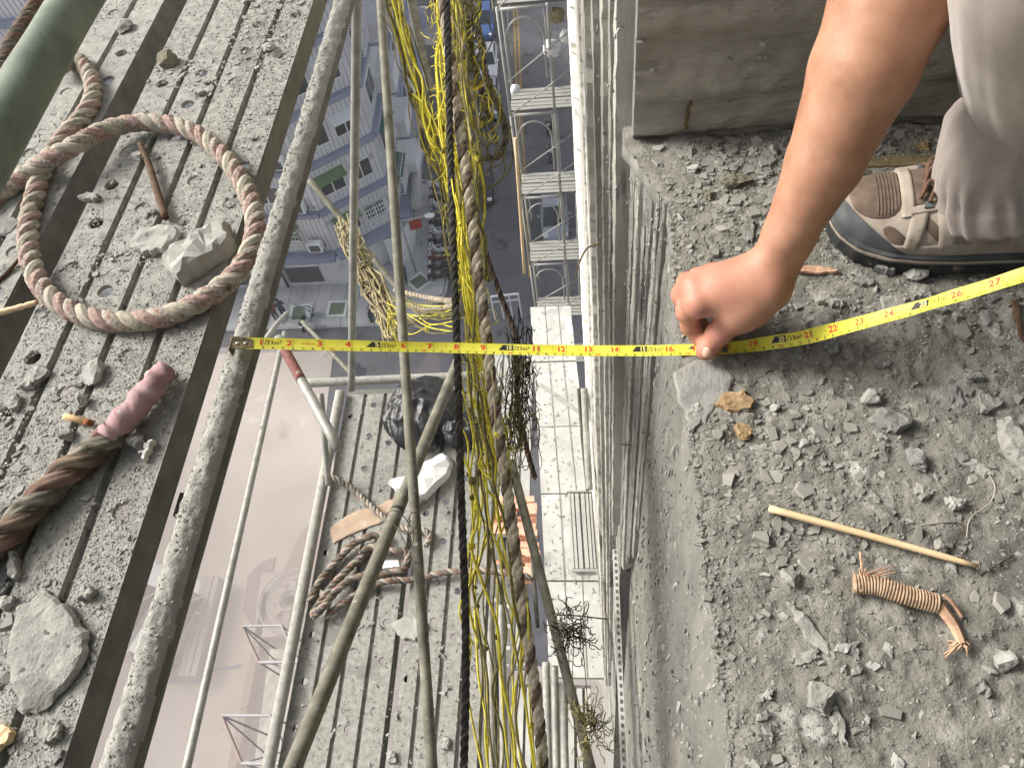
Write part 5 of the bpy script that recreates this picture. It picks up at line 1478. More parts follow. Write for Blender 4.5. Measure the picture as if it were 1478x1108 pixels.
# black plastic bag, crumpled
v, f = ico(5)
g = v.copy()
rid = lambda p, s: 1-np.abs(2*(fbm(p[:, 0]*s+p[:, 2]*s*.7+5, p[:, 1]*s-p[:, 2]*s*.6+9, 3)))*2.2
dsp = .82+.17*rid(g, 1.3)+.07*rid(g, 3.1)+.02*rid(g, 7)
g = g*dsp[:, None]
bagc = dp(612, 606, 0)
g = g*np.array([.150, .150, .075]); g[:, 0] += .35*g[:, 1]*.3; g[:, 2] = np.maximum(g[:, 2], -.045)+.047
M['bag'] = mat('black_plastic', [lin(26, 27, 29), lin(36, 37, 40), lin(52, 53, 56)], 20, 5, .32, .5, 60, .006, spec=.6, spots=[(lin(110, 110, 108), 14, .68)])
bag = obj('plastic_bag', (g+bagc, f), M['bag'], smooth=True, label='crumpled black plastic bag at the far end of the lower deck', cat='plastic bag')
g2 = v*(.78+.2*rid(v, 1.4)+.07*rid(v, 3.4))[:, None]*np.array([.085, .075, .055]); g2[:, 2] = np.maximum(g2[:, 2], -.03)+.03
obj('plastic_bag', (g2+dp(668, 628, 0), f), M['bag'], smooth=True, label='smaller crumpled black plastic bundle between the tube and the black rope', cat='plastic bag')

# ropes on the lower deck
for k, L in enumerate(([(556, 742), (572, 736), (588, 752), (598, 772), (590, 790), (578, 770), (566, 752)], [(584, 792), (592, 772), (604, 752), (596, 738), (588, 756), (594, 780)])):
    wire([pw(x, y, 20 if i % 2 else 17, .030) for i, (x, y) in enumerate(L)], .0012, M['wire'], ['rusty tie wire looped round the crossing of the thick diagonal and the long tube', 'loose second tie wire twisted at the crossing of the two dark tubes'][k])
rope('rope', 'grey rope coiled loosely on the lower deck',
     [dp(447, 868, .02), dp(462, 838, .02), dp(490, 805, .02), dp(512, 783, .03), dp(540, 772, .03), dp(556, 776, .02), dp(540, 790, .02), dp(512, 812, .02), dp(480, 845, .04), dp(458, 876, .045), dp(452, 888, .03), dp(462, 880, .05), dp(490, 848, .045), dp(520, 832, .03), dp(556, 828, .02), dp(585, 818, .02), dp(586, 796, .025), dp(560, 795, .03), dp(536, 790, .035), dp(520, 800, .04)],
     .026, [M['rope_g'], M['rope_d'], M['rope_a']], step=.3, ridged=False, seg=10)
rope('rope', 'grey rope lying across the lower deck and running off to the right',
     [dp(470, 892, .02), dp(492, 872, .03), dp(530, 848, .02), dp(560, 838, .035), dp(600, 836, .02), dp(640, 826, .03), dp(670, 824, .04), dp(700, 823, .05), dp(735, 827, .06), dp(770, 834, .06)], .022, [M['rope_g'], M['rope_e'], M['rope_a']], step=.3, ridged=False, seg=10)
rope('rope', 'pale rope slanting over the cardboard on the lower deck',
     [dp(466, 684, .05), dp(482, 690, .04), dp(500, 700, .02), dp(520, 716, .015), dp(541, 736, .02), dp(562, 752, .02), dp(586, 764, .02), dp(610, 764, .02), dp(620, 774, .02), dp(614, 788, .02)], .022, [M['rope_a'], M['rope_g'], M['rope_c']], step=.3, ridged=False, seg=10)

# ================================================================== ropes and nets hanging in the gap
def pth(L): return [pd(*p) for p in L]
rope('rope', 'black rope stretched down the middle of the gap', pth([(643, -40, 1.30), (645, 0, 1.29), (648, 120, 1.27), (651, 260, 1.25), (656, 400, 1.22), (661, 540, 1.20), (665, 690, 1.18), (669, 800, 1.16), (672, 900, 1.15), (672, 1000, 1.12), (668, 1160, 1.10)]), .0125, [M['rope_k'], M['rope_k2'], M['rope_k']], ridged=False, seg=12, pitch=3.6, step=.3)
rope('rope', 'thick multicoloured braided rope hanging right of the black rope', pth([(634, -40, 1.34), (641, 10, 1.32), (650, 90, 1.30), (661, 170, 1.28), (672, 250, 1.26), (681, 320, 1.25), (691, 400, 1.24), (700, 470, 1.23), (707, 530, 1.22), (716, 600, 1.21), (728, 680, 1.20), (738, 750, 1.20), (748, 830, 1.19), (760, 910, 1.18), (770, 980, 1.17), (779, 1050, 1.16), (786, 1150, 1.15)]), .0185, [M['rope_w'], M['rope_d'], M['rope_w']], ridged=True, seg=18, yarn=6, pitch=3.0, step=.3)
rope('rope', 'pinkish grey rope behind the yellow cords right of the black rope', pth([(672, -20, 1.9), (676, 60, 1.9), (690, 110, 1.9), (700, 150, 1.9), (712, 176, 1.9)]), .018, [M['rope_d'], M['rope_f'], M['rope_k2']], ridged=False, seg=10, step=.3)
rope('rope', 'brown rope leaning from the braided rope towards the tape measure', pth([(690, 330, 1.7), (706, 380, 1.7), (722, 425, 1.68), (738, 465, 1.66), (746, 490, 1.6), (746, 540, 1.6), (748, 590, 1.62), (758, 640, 1.66), (772, 690, 1.7)]), .013, [M['rope_d'], M['twig'], M['rope_k2']], ridged=False, seg=10, step=.35)

M['cordy'] = mat('yellow_cord', [lin(158, 146, 44), lin(212, 200, 62), lin(230, 222, 100)], 60, 4, .7, .3, 900, .0006)
M['cordo'] = mat('olive_cord', [lin(72, 70, 46), lin(112, 106, 66), lin(146, 138, 90)], 60, 4, .8, .3, 900, .0006)
M['cordt'] = mat('dirty_cord', [lin(92, 84, 62), lin(140, 130, 98), lin(176, 164, 126)], 60, 4, .85, .3, 900, .0006)
def cord(pts, r, m, parent, seg=5, step=.011, twist=False):
    P = resample(pts, step=step)
    return obj('cord', sweep(P, r, seg), m, parent, smooth=True)
def bundle(root, base, n, spread, cols, r=(.0013, .0026), jit=1.0, dj=.05, knots=0):
    """cords that follow a base path (px, py, depth), each wandering on its own"""
    B_ = np.array(base, float)
    for k in range(n):
        t = np.linspace(0, 1, len(B_))
        a0, a1 = (0, 1) if random.random() < .6 else sorted((random.uniform(0, .5), random.uniform(.5, 1)))
        m = max(5, int(len(B_)*1.6*(a1-a0)))
        tt = np.linspace(a0, a1, m)
        Q = np.stack([np.interp(tt, t, B_[:, c]) for c in range(3)], 1)
        off = random.gauss(0, spread)
        Q[:, 0] += off+np.array([random.gauss(0, spread*.55*jit) for _ in range(m)])
        Q[:, 1] += np.array([random.gauss(0, 6) for _ in range(m)])
        Q[:, 2] += random.gauss(0, dj)+np.array([random.gauss(0, .012) for _ in range(m)])
        rr = random.uniform(*r)
        o = cord(pth(Q), rr, random.choice(cols), root)
        for _ in range(knots):
            if random.random() < .6:
                q_ = Q[random.randrange(m)]
                knot(root, q_, rr)
def knot(root, q_, rr, m=None):
    c = pd(*q_); v, f = ico(1)
    a = np.random.default_rng(int(abs(q_[0]*7+q_[1]))).normal(0, .18, (len(v), 1))
    obj('knot', ((v*(1+a))*np.array([rr*2.6, rr*2.6, rr*3.4])+c, f), m or random.choice([M['cordy'], M['cordo']]), root, smooth=True)
yc = [M['cordy'], M['cordy'], M['cordo'], M['cordo'], M['cordt']]
net = thing('safety_net', 'tangled yellow cord net bunched along the braided rope in the middle of the gap', 'net', pd(680, 500, 1.3))
bundle(net, [(634, -30, 1.46), (636, 60, 1.42), (642, 150, 1.4), (650, 230, 1.37), (662, 320, 1.33), (674, 410, 1.31), (683, 490, 1.29), (693, 560, 1.27), (704, 640, 1.25), (712, 690, 1.24)], 26, 9.0, [M['cordy'], M['cordy'], M['cordy'], M['cordo'], M['cordt']], r=(.0013, .0026), knots=2)
bundle(net, [(690, 560, 1.27), (706, 640, 1.25), (716, 720, 1.23), (730, 800, 1.22), (748, 900, 1.20), (764, 990, 1.19), (776, 1130, 1.17)], 7, 9, yc, knots=2)
bundle(net, [(652, 150, 1.36), (660, 240, 1.34), (668, 330, 1.31), (676, 400, 1.3), (686, 470, 1.28)], 8, 4, [M['cordy']], r=(.0015, .0024))
net2 = thing('safety_net', 'olive yellow bunch of cords between the pale plastic pipe and the black rope', 'net', pd(600, 120, 1.5))
bundle(net2, [(560, -30, 1.62), (574, 30, 1.58), (592, 90, 1.55), (606, 150, 1.52), (622, 200, 1.48), (642, 250, 1.44), (658, 320, 1.40), (666, 420, 1.36)], 24, 7, [M['cordo'], M['cordy'], M['cordy'], M['cordt']], r=(.0014, .0028), knots=1)
bundle(net, [(650, -30, 1.5), (662, 60, 1.46), (672, 150, 1.43), (684, 240, 1.4), (692, 320, 1.38), (698, 400, 1.36)], 16, 9, [M['cordo'], M['cordy'], M['cordo'], M['cordt']], r=(.0013, .0028), knots=1)
mb = MB()
for k in range(260):                                  # broken filaments standing off the bunch
    t = random.random(); y = -10+700*t; x = np.interp(y, [0, 230, 480, 690], [640, 655, 690, 716])+random.gauss(0, 10); a = random.uniform(0, 6.28); L = []
    d_ = np.interp(y, [0, 690], [1.4, 1.24])
    for q_ in range(5):
        L.append((x, y, d_+random.gauss(0, .02))); a += random.gauss(0, .9); x += 7*math.cos(a); y += 9*math.sin(a)
    mb.tube(resample(pth(L), n=9), .0006, 4)
obj('broken_filaments', mb, M['cordy'], net, kind='stuff')
net3 = thing('safety_net', 'loose yellow and olive loops of netting hanging right of the braided rope at the top', 'net', pd(700, 180, 1.6))
for k in range(40):
    cy = random.uniform(0, 215); cx = random.uniform(652, 680) if cy < 115 else random.uniform(672, 716)
    rx, ry = random.uniform(12, 34), random.uniform(22, 62)
    a0 = random.uniform(0, 6.28); span = random.uniform(2.5, 5.5)
    L = [(cx+rx*math.cos(a0+span*t/9)+random.gauss(0, 3), cy+ry*math.sin(a0+span*t/9)+random.gauss(0, 4), 1.55+random.gauss(0, .05)) for t in range(10)]
    L = [(min(x, 742), y, d_) for x, y, d_ in L]
    cord(pth(L), random.uniform(.0012, .0024), random.choice([M['cordo'], M['cordy'], M['cordo'], M['cordt']]), net3)
for L in ([(690, 90, 1.6), (716, 140, 1.58), (736, 190, 1.57), (739, 235, 1.57), (722, 262, 1.58), (700, 275, 1.6), (682, 285, 1.6)], [(700, 170, 1.6), (722, 215, 1.58), (728, 250, 1.58), (708, 270, 1.6), (690, 255, 1.6)], [(676, 240, 1.5), (700, 252, 1.55), (716, 215, 1.6), (706, 170, 1.6), (690, 150, 1.6)]):
    cord(pth(L), .0019, M['cordo'], net3)
rope('rope', 'dark rope loop hanging among the loose yellow netting right of the braided rope', pth([(672, -20, 1.72), (690, 40, 1.70), (702, 110, 1.68), (722, 160, 1.66), (730, 195, 1.66), (722, 222, 1.66), (704, 228, 1.68), (686, 222, 1.7), (676, 200, 1.7)]), .016, [M['rope_d'], M['rope_f'], M['rope_k2']], ridged=False, seg=10, step=.3)
net4 = thing('safety_net', 'open yellow net meshes knotted beside the black rope in the lower half', 'net', pd(690, 800, 1.4))
bundle(net4, [(668, 500, 1.42), (676, 580, 1.42), (684, 650, 1.42), (690, 720, 1.40), (688, 790, 1.38), (676, 850, 1.36), (682, 920, 1.36), (690, 1000, 1.36), (694, 1130, 1.34)], 6, 9, yc, knots=2)
bundle(net4, [(700, 580, 1.42), (706, 660, 1.42), (710, 740, 1.40), (706, 830, 1.38), (702, 900, 1.36), (712, 990, 1.36), (722, 1130, 1.34)], 6, 9, yc, knots=2)
bundle(net4, [(726, 760, 1.36), (738, 840, 1.35), (745, 930, 1.34), (730, 1010, 1.34), (742, 1130, 1.32)], 5, 8, [M['cordy'], M['cordo'], M['cordt']], knots=1)
bundle(net4, [(668, 640, 1.30), (690, 720, 1.28), (700, 800, 1.26), (716, 900, 1.24), (735, 1000, 1.22), (748, 1130, 1.2)], 3, 12, [M['cordy'], M['cordy'], M['cordo']], r=(.0014, .0026), knots=2)
net5 = thing('safety_net', 'thin yellow net threads spanning sideways to the black rope just above the tape', 'net', pd(610, 450, 2.2))
for k in range(15):
    y0, y1 = random.uniform(425, 480), random.uniform(432, 482)
    L = [(562+random.uniform(-6, 14), y0, 2.7), (590+random.gauss(0, 5), (2*y0+y1)/3+random.gauss(3, 7), 2.5), (625+random.gauss(0, 5), (y0+2*y1)/3+random.gauss(5, 6), 2.2), (662, y1, 1.8)]
    cord(pth(L), .0017, random.choice(yc), net5)
for k in range(10):
    L = [(random.uniform(555, 590), random.uniform(430, 500), 2.7) for _ in range(4)]
    cord(pth(L), .002, random.choice([M['cordy'], M['cordo']]), net5)
for k in range(6): knot(net5, (random.uniform(565, 650), random.uniform(440, 480), 2.5), .003)
# rolled up old net round the slanting tube
nb = thing('net_bundle', 'rolled up dirty grey net tied round the slanting tube left of the long tube', 'net', pd(535, 400, 3.2))
bundle(nb, [(500, 322, 3.25), (508, 350, 3.2), (522, 385, 3.15), (540, 415, 3.1), (556, 440, 3.05), (568, 470, 3.0), (572, 500, 2.95)], 30, 8, [M['cordt'], M['rope_w'], M['cordt'], M['cordo']], r=(.0035, .0065), jit=.7)
for k in range(18):
    t = random.random(); cx, cy = 503+62*t, 328+150*t
    L = [(cx+14*math.cos(a)+random.gauss(0, 2), cy+11*math.sin(a)+random.gauss(0, 2), 3.15-.06*math.sin(a)) for a in np.linspace(random.uniform(0, 6), random.uniform(7, 10), 9)]
    cord(pth(L), .004, random.choice([M['cordt'], M['rope_w']]), nb)
rope('rope', 'pale thin rope from the net bundle to the black rope, upper of two', pth([(570, 418, 2.8), (600, 426, 2.6), (630, 432, 2.3), (658, 436, 1.8)]), .018, [M['rope_w'], M['rope_g'], M['rope_w']], ridged=False, seg=8, step=.4)
rope('rope', 'pale thin rope from the net bundle to the black rope, lower of two', pth([(572, 432, 2.8), (600, 444, 2.6), (630, 446, 2.3), (658, 440, 1.8)]), .016, [M['rope_w'], M['rope_g'], M['rope_w']], ridged=False, seg=8, step=.4)
# dark frizzy tangles
def tangle(label, cx, cy, sx, sy, depth, n, m, r=.0011, nm='cord_tangle'):
    root = thing(nm, label, 'cord tangle', pd(cx, cy, depth))
    mb = MB()
    for k in range(n):
        x, y = random.gauss(cx, sx), random.gauss(cy, sy)
        L = []
        a = random.uniform(0, 6.28)
        for t in range(7):
            L.append((x, y, depth+random.gauss(0, .03))); a += random.gauss(0, 1.0)
            x += math.cos(a)*sx*.6; y += math.sin(a)*sy*.45
        mb.tube(resample(pth(L), n=16), r, 4)
    obj('fibres', mb, m, root, kind='stuff')
tangle('frizzy olive brown fibres frayed off the braided rope below the tape', 744, 610, 10, 34, 1.35, 90, M['cordo'], .0008)
tangle('dark frizzy cord tangle caught on the slanting tube at the bottom', 822, 912, 10, 14, 2.3, 70, M['rope_d'], .0016)
tangle('dark olive cord tangle hanging at the bottom edge near the slab', 850, 1048, 9, 18, 2.1, 60, M['cordo'], .0014)
tangle('dark frayed strands left of the tape measure tenth mark', 752, 545, 7, 34, 1.5, 60, M['rope_k2'], .0010)
for k, L in enumerate(([(826, 890, 2.3), (828, 930, 2.3), (826, 990, 2.25), (830, 1060, 2.2), (838, 1120, 2.15)], [(838, 890, 2.3), (843, 950, 2.25), (848, 1010, 2.2), (850, 1040, 2.15)])):
    P = resample(pth(L), n=30)
    obj('cord', sweep(P, .0016, 5), M['rope_d'], smooth=True, label=['dark thin cord trailing from the tangle to the bottom edge', 'dark thin cord joining the two tangles at the bottom'][k], cat='cord')
wire([pd(800, 887, 2.3), pd(830, 888, 2.3), pd(876, 893, 2.3)], .0022, M['wire'], 'rusty straight wire level behind the upper dark tangle', n=6)
wire([pd(866, 352, 1.55), pd(848, 358, 1.6), pd(838, 375, 1.7), pd(830, 398, 1.8)], .0022, M['tanstone'], 'rusty curved wire hanging from the white mortar ledge', n=16)
# ================================================================== decks and frames further down
M['paledeck'] = mat('pale_dusty_board', [G(.30, 0), G(.41, 0), G(.52, 0)], 6, 8, .9, .4, 60, .004, spots=[(G(.70), 9, .62), (G(.26), 14, .64)])
M['palesteel'] = mat('pale_steel', [G(.28, 0), G(.36, 0), G(.44, 0)], 6, 5, .6, .1, metal=.1)
ND = thing('narrow_deck', 'pale narrow deck of plates two levels down beside the concrete side', 'scaffold deck', (-.2, 1.8, -3.4))
def ndp(u, v, z=-3.35):
    """u along forward metres, v across 0..1"""
    l = np.array([np.interp(u, [.2, .85, 1.365, 1.887, 2.823, 3.4], [-.235, -.279, -.308, -.340, -.406, -.446]), u])
    r_ = np.array([np.interp(u, [.2, .855, 1.366, 1.883, 2.813, 3.4], [.040, .0, -.016, -.039, -.124, -.17]), u])
    p = l+(r_-l)*v
    return (p[0], p[1], z)
segs = [(.862, 1.360, .002), (1.370, 1.884, 0), (1.892, 2.34, .002), (2.347, 2.83, 0), (2.84, 3.3, .003)]
for a, b, dz in segs:
    mb = MB()
    v = [ndp(a, 0, -3.35+dz), ndp(a, 1, -3.35+dz), ndp(b, 1, -3.35+dz), ndp(b, 0, -3.35+dz)]
    mb.add(v+[(x, y, z-.04) for x, y, z in v], [(0, 1, 2, 3), (7, 6, 5, 4), (0, 4, 5, 1), (1, 5, 6, 2), (2, 6, 7, 3), (3, 7, 4, 0)])
    obj('deck_plate', mb, M['paledeck'], ND)
for v in (.36, .69):
    mb = MB()
    for u0, u1, _ in segs:
        for u in np.linspace(u0, u1, 2)[:1]:
            p, q_ = np.array(ndp(u0, v)), np.array(ndp(u1, v)); mb.add([p+(0, 0, .0045), p+(.004, 0, .0045), q_+(.004, 0, .0045), q_+(0, 0, .0045)], [(0, 1, 2, 3)])
    obj('seam', mb, M['planksteel'], ND, kind='stuff')
n = 900
u, vv = rng.uniform(.9, 3.2, n), rng.uniform(.02, .98, n)
P = np.array([ndp(a, b) for a, b in zip(u, vv)]); s = np.clip(.003*np.exp(rng.normal(0, .6, n)), .001, .012)
scatter('deck_crumbs', P+np.array([0, 0, .003]), s, M['grit'], ND, tone=(.2, 1))
# ribbed hatch laid on it
ht = thing('ribbed_step', 'short ribbed steel step lying on the pale narrow deck', 'step plate', ndp(1.63, .7))
L_ = [ndp(1.43, .52, -3.33), ndp(1.43, .98, -3.33), ndp(1.88, .98, -3.33), ndp(1.88, .52, -3.33)]
def lerp2(a, b): return np.array(L_[0])*(1-a)*(1-b)+np.array(L_[1])*a*(1-b)+np.array(L_[2])*a*b+np.array(L_[3])*(1-a)*b
for k, (a, b) in enumerate(((.02, .10), (.13, .25), (.30, .46), (.54, .70), (.74, .86), (.90, .98))):
    v = [lerp2(a, 0), lerp2(b, 0), lerp2(b, 1), lerp2(a, 1)]
    mb = MB().add(v+[p-np.array([0, 0, .018]) for p in v], [(0, 1, 2, 3), (0, 4, 5, 1), (1, 5, 6, 2), (2, 6, 7, 3), (3, 7, 4, 0)])
    obj('rib', mb, M['palesteel'], ht)
for b in (-.03, 1.03):
    obj('end_bar', MB().tube([lerp2(-.02, b)+(0, 0, .002), lerp2(1.02, b)+(0, 0, .002)], .009, 8), M['palesteel'], ht)
tube_thing('pale_rod', [pd(774, 551, 4.4), pd(810, 576, 4.3), pd(848, 604, 4.2)], .010, M['tubepale'], 'thin white rod slanting over the far end of the pale narrow deck')
tube_thing('pale_post', [pd(843, 560, 4.0), pd(847, 640, 4.0), pd(851, 706, 4.0)], .018, M['tubepale'], 'pale upright post right of the pale narrow deck')
tube_thing('dark_post', [pd(835, 560, 4.1), pd(841, 640, 4.1), pd(848, 708, 4.1)], .009, M['boarddark'], 'thin dark rod right of the pale narrow deck')
# perforated edge strip right under the slab
st_ = thing('perforated_strip', 'perforated pale steel strip running along the foot of the slab side to the bottom edge', 'steel strip', pz(892, 950, -1.7))
za = -1.7
A0, A1 = pz(884, 792, za), pz(897, 1130, za)
dv = (A1-A0)/np.linalg.norm(A1-A0); nv_ = np.array([dv[1], -dv[0], 0])*-1
wid = .017
mb = MB().add([A0, A0+nv_*wid, A1+nv_*wid, A1]+[p-np.array([0, 0, .03]) for p in (A0, A0+nv_*wid, A1+nv_*wid, A1)], [(0, 1, 2, 3), (0, 4, 5, 1), (1, 5, 6, 2), (2, 6, 7, 3), (3, 7, 4, 0)])
obj('strip', mb, M['paledeck'], st_)
mb = MB(); L_2 = np.linalg.norm(A1-A0)
for k in range(int(L_2/.022)):
    c = A0+dv*(k*.022+.01)+nv_*wid*.5+np.array([0, 0, .0015])
    mb.box(c, (.006, .011, .001), math.atan2(dv[1], dv[0])+math.pi/2)
obj('slot', mb, M['boarddark'], st_, kind='stuff')
# planks two and three levels down
d3 = thing('scaffold_plank', 'grey perforated plank two levels down, seen between the yellow cords', 'scaffold plank', (-.5, .8, -3.35))
plank_parts(-.70, -.47, -.1, 1.62, -3.35, 3, .11, .013, .05, d3, M['planksteel'], M['planksteel'], gw=.02, gd=.02, seed=8, hole_skip=.05)
d4 = thing('scaffold_plank', 'pale ribbed plank three levels down at the bottom, left of the cord tangle', 'scaffold plank', (-.35, .6, -5.05))
plank_parts(-.62, -.10, -.3, 1.15, -5.05, 9, .3, .012, .05, d4, M['palesteel'], M['boarddark'], gw=.02, gd=.05, seed=9, hole_skip=1)
d5 = thing('scaffold_plank', 'shaded plank three levels down behind the brick pile', 'scaffold plank', (-.7, 3, -5.05))
plank_parts(-.95, -.58, 1.3, 4.2, -5.05, 4, .3, .012, .05, d5, M['palesteel'], M['planksteel'], gw=.02, gd=.02, seed=10, hole_skip=1)
for k, (px, top, bot, dpt, lab) in enumerate(((707, 868, 1130, 3.4, 'pale grey'), (724, 872, 1130, 3.3, 'light'), (788, 955, 1130, 3.2, 'whitish'), (800, 960, 1130, 3.3, 'dull'), (812, 985, 1130, 3.2, 'shaded'))):
    tube_thing('scaffold_post', [pd(px, top, dpt), pd(px+2, (top+bot)/2, dpt-.1), pd(px+4, bot, dpt-.2)], .017, M['tubepale'] if k % 2 == 0 else M['tube'], f'{lab} tube standing among the lower planks at the bottom, '+['left of the yellow meshes', 'between the yellow meshes', 'left of the slanting tube', 'touching the slanting tube', 'right of the slanting tube'][k])
# brick stacks
M['brick'] = mat('salmon_brick', [lin(190, 138, 116), lin(214, 166, 142), lin(226, 188, 166)], 30, 5, .9, .5, 80, .004, tone=False)
bm = bpy.data.meshes.new('brick'); mb = MB().box((0, 0, 0), (.115, .052, .06)); bm.from_pydata(mb.v, [], mb.f); bm.materials.append(M['brick'])
k = 0
for r_ in range(13):
    for c in range(5):
        p = pz(706+c*14+r_*.8+random.gauss(0, 1.2), 722+r_*9.5+random.gauss(0, 1), -5.0+.06*(r_ % 3))
        if p[0] > -.42 or random.random() < .12: continue
        o = bpy.data.objects.new('brick', bm); COL.objects.link(o)
        o.location = [float(q_) for q_ in p]; o.rotation_euler = (0, 0, random.gauss(.05, .12))
        tag(o, 'salmon coloured brick in the loose pile below the braided rope', 'brick', 'bricks piled below the ropes'); k += 1

# ------------------------------------------------------------------ frame scaffold further along the facade
FYY = 9.8
M['frame'] = mat('grey_frame_steel', [G(.27, 0), G(.35, 0), G(.42, 0)], 4, 5, .6, .1, metal=.1)
z_a = pY(770, 13, FYY)[2]; z_b = pY(800, 462, FYY)[2]
lev = np.linspace(z_a, z_b, 5); dzl = lev[0]-lev[1]
xl, xr = pY(757, 320, FYY)[0], pY(812, 320, FYY)[0]
def make_frame(label):
    t = thing('arched_scaffold', label, 'scaffold', (xl, FYY, 0), 'arched scaffold frames further along the facade')
    for x in (xl, xr): obj('post', MB().tube([(x, FYY, -dzl*.98), (x, FYY, .06)], .022, 8), M['frame'], t, smooth=True)
    obj('top_bar', MB().tube([(xl, FYY, .03), (xr, FYY, .03)], .020, 8), M['frame'], t, smooth=True)
    w2 = (xr-xl)/2; pts = [(xl+.07, FYY, -dzl*.62), (xl+.07, FYY, -dzl*.28)]
    pts += [((xl+xr)/2-(w2-.07)*math.cos(a), FYY, -dzl*.26+.20*dzl*math.sin(a)) for a in np.linspace(0, math.pi, 13)]
    pts += [(xr-.07, FYY, -dzl*.28), (xr-.07, FYY, -dzl*.62)]
    obj('arch', MB().tube(pts, .015, 7), M['frame'], t, smooth=True)
    return t
def dup(root, dloc, label):
    r_ = root.copy(); COL.objects.link(r_); r_.location = root.location+Vector(dloc); r_['label'] = label
    for ch in list(root.children):
        c = ch.copy(); COL.objects.link(c); c.parent = r_; c.matrix_parent_inverse = ch.matrix_parent_inverse.copy()
        for g_ in ch.children:
            d_ = g_.copy(); COL.objects.link(d_); d_.parent = c; d_.matrix_parent_inverse = g_.matrix_parent_inverse.copy()
    return r_
nth = ['topmost', 'second from the top', 'middle', 'second from the bottom', 'lowest']
proto = make_frame(nth[0]+' arched scaffold frame left of the facade, cut by the top edge')
proto.location.z = float(lev[0]); fr_all = [proto]
for k in range(1, 5):
    fr_all.append(dup(proto, (0, 0, -dzl*k), nth[k]+' arched scaffold frame left of the facade'))
for k in range(-1, 6):
    dup(proto, (0, .58, -dzl*k), 'arched frame standing behind the '+(nth[k] if 0 <= k < 5 else 'upper end' if k < 0 else 'lower end')+' of the frame row')
for k in range(-1, 6):
    z = z_a-dzl*k
    for r_ in range(2):
        nm = f'{"front" if r_ == 0 else "rear"} plank on the '+(nth[k] if 0 <= k < 5 else 'hidden upper' if k < 0 else 'hidden lower')+' level of the frame scaffold'
        t = thing('scaffold_plank', nm, 'scaffold plank', (xl, FYY+.1+.27*r_, z), 'planks of the frame scaffold')
        for q_ in range(3):
            obj('rib', MB().box(((xl+xr)/2+.28, FYY+.09+.27*r_+.085*q_, z+.075), (xr-xl+.56, .072, .012)), M['plank'], t)
        obj('tray', MB().box(((xl+xr)/2+.28, FYY+.175+.27*r_, z+.055), (xr-xl+.56, .25, .02)), M['planksteel'], t)
    for r_, (za_, zb_) in enumerate(((-.62, -.22), (-.95, -.56))):
        tube_thing('cross_brace', [(xl+.03, FYY-.03, z+dzl*za_), (xr+.25, FYY-.03, z+dzl*zb_)], .010, M['tubepale'], f'{"upper" if r_ == 0 else "lower"} thin white brace on the '+(nth[k] if 0 <= k < 5 else 'hidden upper' if k < 0 else 'hidden lower')+' arched frame', n=4)
tube_thing('scaffold_post', [pY(824, 43, FYY+.6), pY(838, 458, FYY+.6)], .022, M['frame'], 'grey post between the arched frames and the white mortar ledge', n=6)
tube_thing('timber_pole', [pY(744, 200, FYY-.1), pY(757, 394, FYY-.1)], .03, M['wood'], 'pale timber pole tied along the left posts of the frame scaffold', n=6)
# small bits hung on it
for (px, py, sx, nm, lab, m) in ((804, 22, .10, 'net_clump', 'white net clump hanging from the frame scaffold at the top', 'cordt'), (797, 70, .12, 'plastic_bag', 'pale plastic bag tied to the topmost arched frame', 'foam'), (744, 129, .07, 'plastic_bag', 'white plastic bag on the second plank level of the frame scaffold', 'foam'), (818, 52, .09, 'plastic_bag', 'small pale bag right of the topmost arched frame', 'foam')):
    v, f = ico(3); g_ = v*(.8+.3*rid(v, 2.2)+.12*rid(v, 6))[:, None]*np.array([sx, sx, sx])
    obj(nm, (g_+pY(px, py, FYY+.1), f), M[m], label=lab, cat='bag' if 'bag' in nm else 'net', smooth=True)
# ================================================================== the street far below
GZ = -34.0
def gp(px, py, dz=0.0): return pz(px, py, GZ+dz)
M['asphalt'] = mat('asphalt', [lin(84, 85, 90), lin(100, 101, 105), lin(114, 114, 118)], .5, 9, .9, .2, 8, .02, spots=[(lin(70, 70, 76), .7, .60), (lin(118, 112, 112), .35, .64)])
M['court'] = mat('dusty_yard', [lin(164, 156, 148), lin(180, 172, 164), lin(192, 186, 178)], .35, 9, .92, .15, 6, .02, spots=[(lin(142, 132, 124), .22, .60), (lin(200, 194, 188), .5, .64), (lin(120, 110, 104), 1.3, .69)])
M['pave'] = mat('pavement', [lin(158, 160, 162), lin(174, 176, 178), lin(188, 190, 192)], .9, 8, .9, .15, 6, .01, spots=[(lin(120, 122, 128), 1.1, .64)])
M['paveline'] = mat('pavement_joint', [lin(96, 98, 104), lin(110, 112, 118)], 3, 4, .9)
M['yline'] = mat('yellow_road_paint', [lin(150, 122, 62), lin(178, 146, 76)], 2, 6, .8, spots=[(lin(100, 96, 88), 3, .62)])
M['wline'] = mat('white_road_paint', [lin(180, 180, 180), lin(205, 205, 205)], 2, 5, .8)
def sheet(nm, poly, z, m, kind='structure', parent=None):
    return obj(nm, ([(x, y, z) for x, y in poly], [tuple(range(len(poly)))]), m, parent, kind=kind)
sheet('ground', [(-600, -300), (600, -300), (600, 900), (-600, 900)], GZ-.06, M['asphalt'])
sheet('road', [(-60, 19), (4, 19), (14, 120), (-14, 120), (-9.2, 40), (-9, 27.4), (-60, 27.4)], GZ, M['asphalt'])
cy = [(-60, 25.6), (-15.4, 25.6), (-15.0, 20.5), (-12.5, 14), (-4, 8), (10, 6), (10, -60), (-60, -60)]
sheet('yard', cy, GZ+.01, M['court'])
